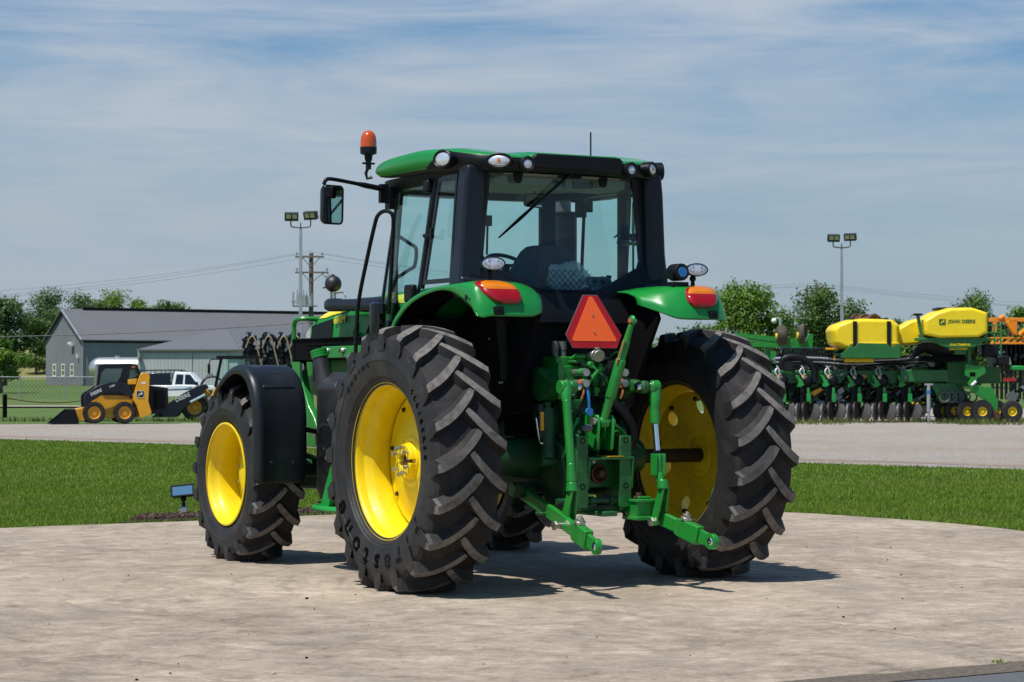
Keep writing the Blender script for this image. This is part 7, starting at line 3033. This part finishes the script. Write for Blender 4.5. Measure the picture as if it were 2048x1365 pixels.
b.build('coulter_discs', M['grey'], h2)
for k in range(5):
    b = MB()
    P = [p2(x + 13 * k, y) for x, y in ((1858, 768), (1872, 768), (1890, 806), (1878, 808))]
    b.prism(P, 'y', -.3 + .1 * k, -.24 + .1 * k)
    b.build('shank', GF, h2, bevel=.01)
b = MB()
P = [p2(*q) for q in ((1823, 632), (1829, 632), (1838, 680), (1832, 680))]
b.prism(P, 'y', -.9, -.8)
box2(b, 1818, 630, 1834, 634, -1.0, -.7, 1)
b.build('grab_handle', [GF, M['black']], h2)
b = MB()
for x in (1975, 1990, 2003):
    box2(b, x, 648 if x < 1980 else 652, x + 2.4, 725, .15, .22)
for z in (650, 665, 680, 695, 710):
    box2(b, 1975, z, 2004, z + 2.2, .15, .22)
b.build('ladder', M['green'], h2)
b = MB()
box2(b, 1962, 690, 1996, 716, -.2, .5)
box2(b, 1990, 712, 2016, 733, -.3, .4)
b.build('fan_housing', M['black'], h2, bevel=.08, seg=3)
b = MB()
for k in range(7):
    y = -.7 + .07 * k
    o1 = 3 * k
    b.tube(spline([(p2(1815, 722)[0], y, p2(0, 722)[1]), (p2(1826 + o1 * .6, 700)[0], y, p2(0, 696 + o1 * .6)[1]), (p2(1850, 690)[0], y, p2(0, 690 + o1 * .8)[1]), (p2(1885, 702)[0], y + .1, p2(0, 700 + o1)[1]), (p2(1925, 712)[0], y + .2, p2(0, 712)[1])], 5), .05 + .012 * (k % 3), 7)
b.build('seed_hoses', M['black'], h2)
b = MB()
box2(b, 1838, 714, 1925, 724, -.55, .2)
b.build('manifold', M['black_matte'], h2, bevel=.03)

M['press'] = paint('worn_press_wheel', (.075, .072, .07), .6, var=.2)
# row units of the first planter
def row_unit(x0):
    b = MB()
    b.tube([(x0 + .05, -.35, pp(0, 760)[1]), (x0 + .05, -.20, pp(0, 760)[1])], .20, 18)
    b.sphere((x0 + .08, -.42, pp(0, 762)[1]), .21, 16, 12)
    b.box(x0 - .10, x0 + .22, -.30, .1, .30, pp(0, 765)[1])
    u_ = b.build('row_unit', M['black'], pl, angle=50)
    b = MB()
    P = [(x0 - .30, pp(0, 752)[1]), (x0 - .22, pp(0, 752)[1]), (x0 - .10, pp(0, 762)[1]), (x0 + .0, pp(0, 760)[1]), (x0 + .02, pp(0, 770)[1]), (x0 - .14, pp(0, 776)[1]), (x0 - .26, pp(0, 774)[1]), (x0 - .20, pp(0, 766)[1])]
    b.prism(P, 'y', -.55, -.48)
    z0 = pp(0, 798)[1]
    b.box(x0 + .06, x0 + .20, -.62, -.50, z0 - .12, z0 + .16)
    b.box(x0 + .08, x0 + .17, -.55, -.45, z0 + .16, pp(0, 776)[1])
    b.build('shank_arm', M['green_bright'], u_, bevel=.012)
    b = MB()
    b.tube([(x0 - .05, -.58, pp(0, 757)[1]), (x0 + .0, -.62, pp(0, 757)[1] + .02)], .06, 10)
    b.tube([(x0 - .04, -.5, pp(0, 750)[1]), (x0 + .04, -.5, pp(0, 751)[1])], .045, 8)
    b.build('seed_motor', M['silver'], u_)
    b = MB()
    b.tube([(x0 - .08, -.55, pp(0, 755)[1]), (x0 - .02, -.60, pp(0, 754)[1])], .05, 8)
    b.build('motor_cap', LY, u_)
    for i_, (dx, r, yy, tilt) in enumerate(((-.20, .30, -.55, .5), (.02, .33, -.62, .42), (.34, .29, -.55, -.55))):
        b = MB()
        c = Vector((x0 + dx, yy, .02 + r))
        n = Vector((math.cos(tilt) * (1 if dx < .1 else -1), -.45, .12)).normalized()
        b.tube([c - n * .045, c - n * .03, c + n * .03, c + n * .045], [r * .86, r, r, r * .86], 26)
        b.tube([c + n * .045, c + n * .06], [r * .6, r * .3], 20)
        b.tube([c - n * .045, c - n * .06], [r * .6, r * .3], 20)
        b.build('press_wheel', (M['grey'], M['darksteel'], M['press'])[i_], u_, angle=40)
    b = MB()
    b.tube(spline([(x0 - .10, -.55, pp(0, 752)[1]), (x0 - .16, -.5, pp(0, 745)[1]), (x0 - .08, -.45, pp(0, 738)[1]), (x0 + .12, -.3, pp(0, 733)[1]), (x0 + .45, -.2, pp(0, 728)[1])], 5), .028, 6)
    b.tube(spline([(x0 - .02, -.55, pp(0, 752)[1]), (x0 - .02, -.52, pp(0, 742)[1]), (x0 - .10, -.45, pp(0, 733)[1])], 5), .024, 6)
    b.build('seed_tube', M['galv'], u_)


for px in (1556, 1605, 1655, 1706, 1756, 1806):
    row_unit((px - 1720) / FPX * PD)
b = MB()
for k in range(6):
    z = pp(0, 716 + 2.6 * k)[1]
    b.tube(spline([((1548 - 1720) / FPX * PD, -.3 - .03 * k, z), ((1620 - 1720) / FPX * PD, -.35, z + .03), ((1700 - 1720) / FPX * PD, -.35, z - .05 * (k % 3)), ((1770 - 1720) / FPX * PD, -.35, z - .04 * (k % 2)), ((1850 - 1720) / FPX * PD, -.3, z + .05)], 6), .028 + .01 * (k % 2), 6, k % 3 == 1)
b.tube([((1553 - 1720) / FPX * PD, .1, pp(0, 712)[1]), ((1665 - 1720) / FPX * PD, .1, pp(0, 712)[1])], .09, 8)
b.tube(spline([((1562 - 1720) / FPX * PD, -.4, pp(0, 742)[1]), ((1560 - 1720) / FPX * PD, -.4, pp(0, 726)[1]), ((1572 - 1720) / FPX * PD, -.4, pp(0, 716)[1]), ((1600 - 1720) / FPX * PD, -.4, pp(0, 718)[1]), ((1622 - 1720) / FPX * PD, -.4, pp(0, 735)[1]), ((1626 - 1720) / FPX * PD, -.4, pp(0, 765)[1])], 5), .11, 8)
b.build('hose_bundle', [M['black'], M['galv']], pl, angle=50)
b = MB()
P = [((x - 1720) / FPX * PD, pp(0, y)[1]) for x, y in ((1562, 722), (1580, 722), (1584, 742), (1576, 745), (1560, 742))]
b.prism(P, 'y', -.46, -.25)
b.build('control_box', M['black_gloss'], pl, bevel=.02)
# dense gear among the row units, with dark boxes added as shadow
b = MB()
box_px(b, 1545, 772, 1900, 792, .75, 1.0, 0)
box_px(b, 1552, 790, 1880, 806, .95, 1.2, 1)
for k in range(420):
    px, py = rr_.uniform(1545, 1905), rr_.uniform(718, 820)
    a = pp(px, py)
    s1, s2 = rr_.uniform(.04, .22), rr_.uniform(.02, .09)
    mi = rr_.choice((0, 0, 0, 1, 1, 1, 1, 2, 3)) if py > 740 else rr_.choice((1, 1, 1, 0, 2))
    b.at(Matrix.Translation((a[0], rr_.uniform(.0, .9), a[1])) @ Matrix.Rotation(rr_.choice((0, 0, .6, -.6, 1.2)), 4, 'Y')).box(-s1, s1, -.08, .08, -s2, s2, mi)
b.M = None
for k in range(40):
    px, py = rr_.uniform(1550, 1880), rr_.uniform(722, 775)
    a, c = pp(px, py), pp(px + rr_.uniform(-40, 40), py + rr_.uniform(5, 35))
    m_ = ((a[0] + c[0]) / 2 + rr_.uniform(-.2, .2), rr_.uniform(-.3, .1), (a[1] + c[1]) / 2 - rr_.uniform(0, .25))
    b.tube(spline([(a[0], .1, a[1]), m_, (c[0], .1, c[1])], 5), rr_.choice((.02, .03, .045)), 6, rr_.choice((1, 1, 1, 2)))
b.build('planter_gear_and_shade', [GF, M['black'], M['galv'], M['green']], pl, flat=True)
b = MB()
b.prism([pp(1618, 786), pp(1640, 776), pp(1644, 782), pp(1626, 794)], 'y', -.2, .3)
b.build('yellow_shield', LY, pl, bevel=.01)
# coiled spring-like auger lying along the top of the frame
b = MB()
n = 150
pts = []
for i in range(n):
    t = i / (n - 1)
    x = ((1555 + 110 * t) - 1720) / FPX * PD
    pts.append((x, .1 + .14 * math.cos(t * 2 * PI * 18), pp(0, 704)[1] + .13 * math.sin(t * 2 * PI * 18)))
b.tube(pts, .025, 5)
b.build('coil', M['black_gloss'], pl, angle=60)

# wheel rake behind the planter on the left
ro_ = empty('folded_implement', 'green folded frame with two upright small wheels behind the row planter', 'implement', GP(1560, 80), -YAW)


def pr_(px, py, d=80):
    return ((px - 1560) / FPX * d, Z(py, d))


b = MB()
for q0, q1, w in (((1470, 670), (1612, 688), .10), ((1478, 678), (1560, 690), .07), ((1500, 672), (1590, 680), .05), ((1490, 690), (1620, 695), .10)):
    a, c = pr_(*q0), pr_(*q1)
    b.tube([(a[0], 0, a[1]), (c[0], 0, c[1])], w, 4)
for q in ((1530, 690, 1540, 830), (1592, 676, 1600, 830), (1498, 700, 1506, 830)):
    a, c = pr_(q[0], q[3]), pr_(q[2], q[1])
    b.box(a[0], c[0], .1, .25, 0, c[1])
P = [pr_(*q) for q in ((1612, 684), (1618, 668), (1626, 670), (1624, 700), (1612, 698))]
b.prism(P, 'y', -.1, .2)
P = [pr_(*q) for q in ((1540, 720), (1542, 702), (1550, 705), (1562, 722))]
b.prism(P, 'y', -.2, .1)
b.build('frame', M['green'], ro_)
for px, py, w_ in ((1602, 670, .20), (1563, 672, .34)):
    a = pr_(px, py)
    b = MB()
    b.lathe([(.14, -w_ / 2), (.30, -w_ / 2), (.36, -w_ / 4), (.36, w_ / 4), (.30, w_ / 2), (.14, w_ / 2)], (a[0], .0, a[1]), 'x', 28)
    b.build('gauge_wheel', M['bark'], ro_, angle=50)
    b = MB()
    b.tube([(a[0] - w_ / 2 - .05, 0, a[1] - .05), (a[0] - w_ / 2 + .02, 0, a[1] - .05)], .13, 16)
    b.build('wheel_hub', M['yellow'], ro_)

# stakes, yellow tractor wheel and orange machine at the right edge
st_ = empty('sign_stake', 'slender grey stake with a blue band standing in front of the planters', 'stake', GP(1857, 71.3), -YAW)
b = MB()
b.tube([(0, 0, -.05), (0, 0, .35), (0, 0, .36), (0, 0, 1.25)], [.045, .045, .07, .06], 10)
b.box(-.13, .13, -.05, .05, 1.22, 1.28)
b.build('pole', M['galv'], st_)
b = MB()
b.tube([(0, 0, .95), (0, 0, 1.05)], .075, 12)
b.build('band', M['blue'], st_)
tw = empty('farm_tractor', 'green tractor with a slotted yellow wheel standing behind the row planter', 'tractor', GP(1830, 84), -YAW)
b = MB()
b.lathe([(.40, -.2), (.66, -.22), (.76, -.12), (.76, .12), (.66, .22), (.40, .2)], (0, 0, .76), 'y', 40)
w_ = b.build('rear_wheel', M['tyre'], tw, angle=40)
b = MB()
b.lathe([(.44, -.21), (.42, -.15), (.26, -.10), (.10, -.14), (.001, -.14)], (0, 0, .76), 'y', 32)
b.build('rim', M['yellow'], w_, angle=40)
for k in range(12):
    a = 2 * PI * k / 12
    b = MB()
    b.tube([(.33 * math.sin(a), -.135, .76 + .33 * math.cos(a)), (.33 * math.sin(a), -.16, .76 + .33 * math.cos(a))], .035, 8)
    b.build('rim_slot', M['black_matte'], w_)
b = MB()
b.tube(spline([(.70, -.25, 1.05), (.85, -.25, 1.35), (.55, -.25, 1.62), (.1, -.25, 1.70)], 5), .09, 8)
b.build('fender', M['black'], tw)
b = MB()
b.box(-2.6, -.2, .2, 1.0, .6, 1.45)
b.box(-.4, 1.4, .2, 1.2, .7, 1.6)
b.build('body', GF, tw, bevel=.08)
b = MB()
b.lathe([(.25, -.12), (.46, -.14), (.5, -.06), (.5, .06), (.46, .14), (.25, .12)], (-2.2, -.1, .5), 'y', 32)
b.build('front_wheel', M['tyre'], tw, angle=40)
b = MB()
b.hexa([(-2.95, -.1, .72), (-2.35, -.1, .98), (-2.3, .3, .98), (-2.9, .3, .72)], [(-2.85, -.1, .80), (-2.3, -.1, 1.12), (-2.25, .3, 1.12), (-2.8, .3, .80)])
b.build('side_panel', LY, tw)
# orange sprayer at the right border
OD = 79
so_ = empty('orange_sprayer', 'orange and black sprayer boom cut off by the right edge of the photo', 'sprayer', GP(2030, OD), -YAW)


def po(px, py):
    return ((px - 2030) / FPX * OD, Z(py, OD))


def boxo(b, x0, y0, x1, y1, ya, yb, mi=0):
    a, c = po(x0, y1), po(x1, y0)
    return b.box(a[0], c[0], ya, yb, a[1], c[1], mi)


OR = paint('sprayer_orange', (.75, .25, .008), .4, var=.1)
b = MB()
boxo(b, 1978, 686, 2120, 690, -.3, -.2)
boxo(b, 1978, 676, 2120, 679, -.3, -.2)
for k in range(9):
    a, c = po(1980 + 14 * k, 688), po(1990 + 14 * k, 678)
    b.tube([(a[0], -.25, a[1]), (c[0], -.25, c[1])], .06, 4)
boxo(b, 1978, 637, 2120, 645, -.2, .1)
boxo(b, 1985, 645, 1992, 665, -.2, .1)
boxo(b, 2020, 642, 2032, 672, -.2, .1)
for q0, q1 in (((2010, 645), (2025, 668)), ((2035, 672), (2070, 640)), ((1995, 640), (2005, 634)), ((2045, 678), (2060, 655))):
    a, c = po(*q0), po(*q1)
    b.tube([(a[0], -.3, a[1]), (c[0], -.3, c[1])], .09, 8)
b.build('boom', OR, so_, bevel=.01)
b = MB()
for k in range(26):
    px, py = rr_.uniform(1990, 2120), rr_.uniform(648, 674)
    a = po(px, py)
    b.at(Matrix.Translation((a[0], -.05, a[1])) @ Matrix.Rotation(rr_.uniform(0, 3), 4, 'Y')).box(-.10, .10, -.1, .1, -.03, .03, rr_.random() < .25)
b.M = None
b.build('boom_hoses', [M['black'], M['steel']], so_)
b = MB()
boxo(b, 1985, 690, 2130, 735, .3, .9)
for k in range(16):
    px = 1985 + 9 * k
    a, c = po(px, 690), po(px + 3, 800)
    b.box(a[0], c[0], .0, .25, c[1], a[1])
for k in range(44):
    px, py = rr_.uniform(1995, 2130), rr_.uniform(700, 815)
    a = po(px, py)
    b.at(Matrix.Translation((a[0], -.15, a[1])) @ Matrix.Rotation(rr_.uniform(0, 3), 4, 'Y')).box(-.13, .13, -.1, .1, -.05, .05, 1 if rr_.random() < .2 else 0)
b.M = None
b.build('sprayer_frame', [M['black'], M['steel']], so_)
b = MB()
boxo(b, 2018, 733, 2048, 742, -.6, -.2)
b.build('green_cover', M['green_bright'], so_, bevel=.03)
b = MB()
boxo(b, 2004, 757, 2026, 764, -.5, -.2)
b.build('red_panel', M['stain_red'], so_)
b = MB()
a = po(2018, 795)
b.tube([(a[0], -.5, a[1]), (a[0], -.3, a[1])], .19, 20)
b.build('press_wheel', M['grey'], so_)
b = MB()
boxo(b, 1982, 748, 1996, 764, -.5, -.3)
b.build('yellow_plate', LY, so_)
# pale rod lying on the grass in front of the tractor wheel
b = MB()
b.tube([tuple(GP(1792, 74.5, .14)), tuple(GP(1850, 74.2, .20))], .035, 8)
tag(b.build('drawbar_pole', M['whitetrim']), 'pale pole lying low beneath the row planter near the stake', 'pole')
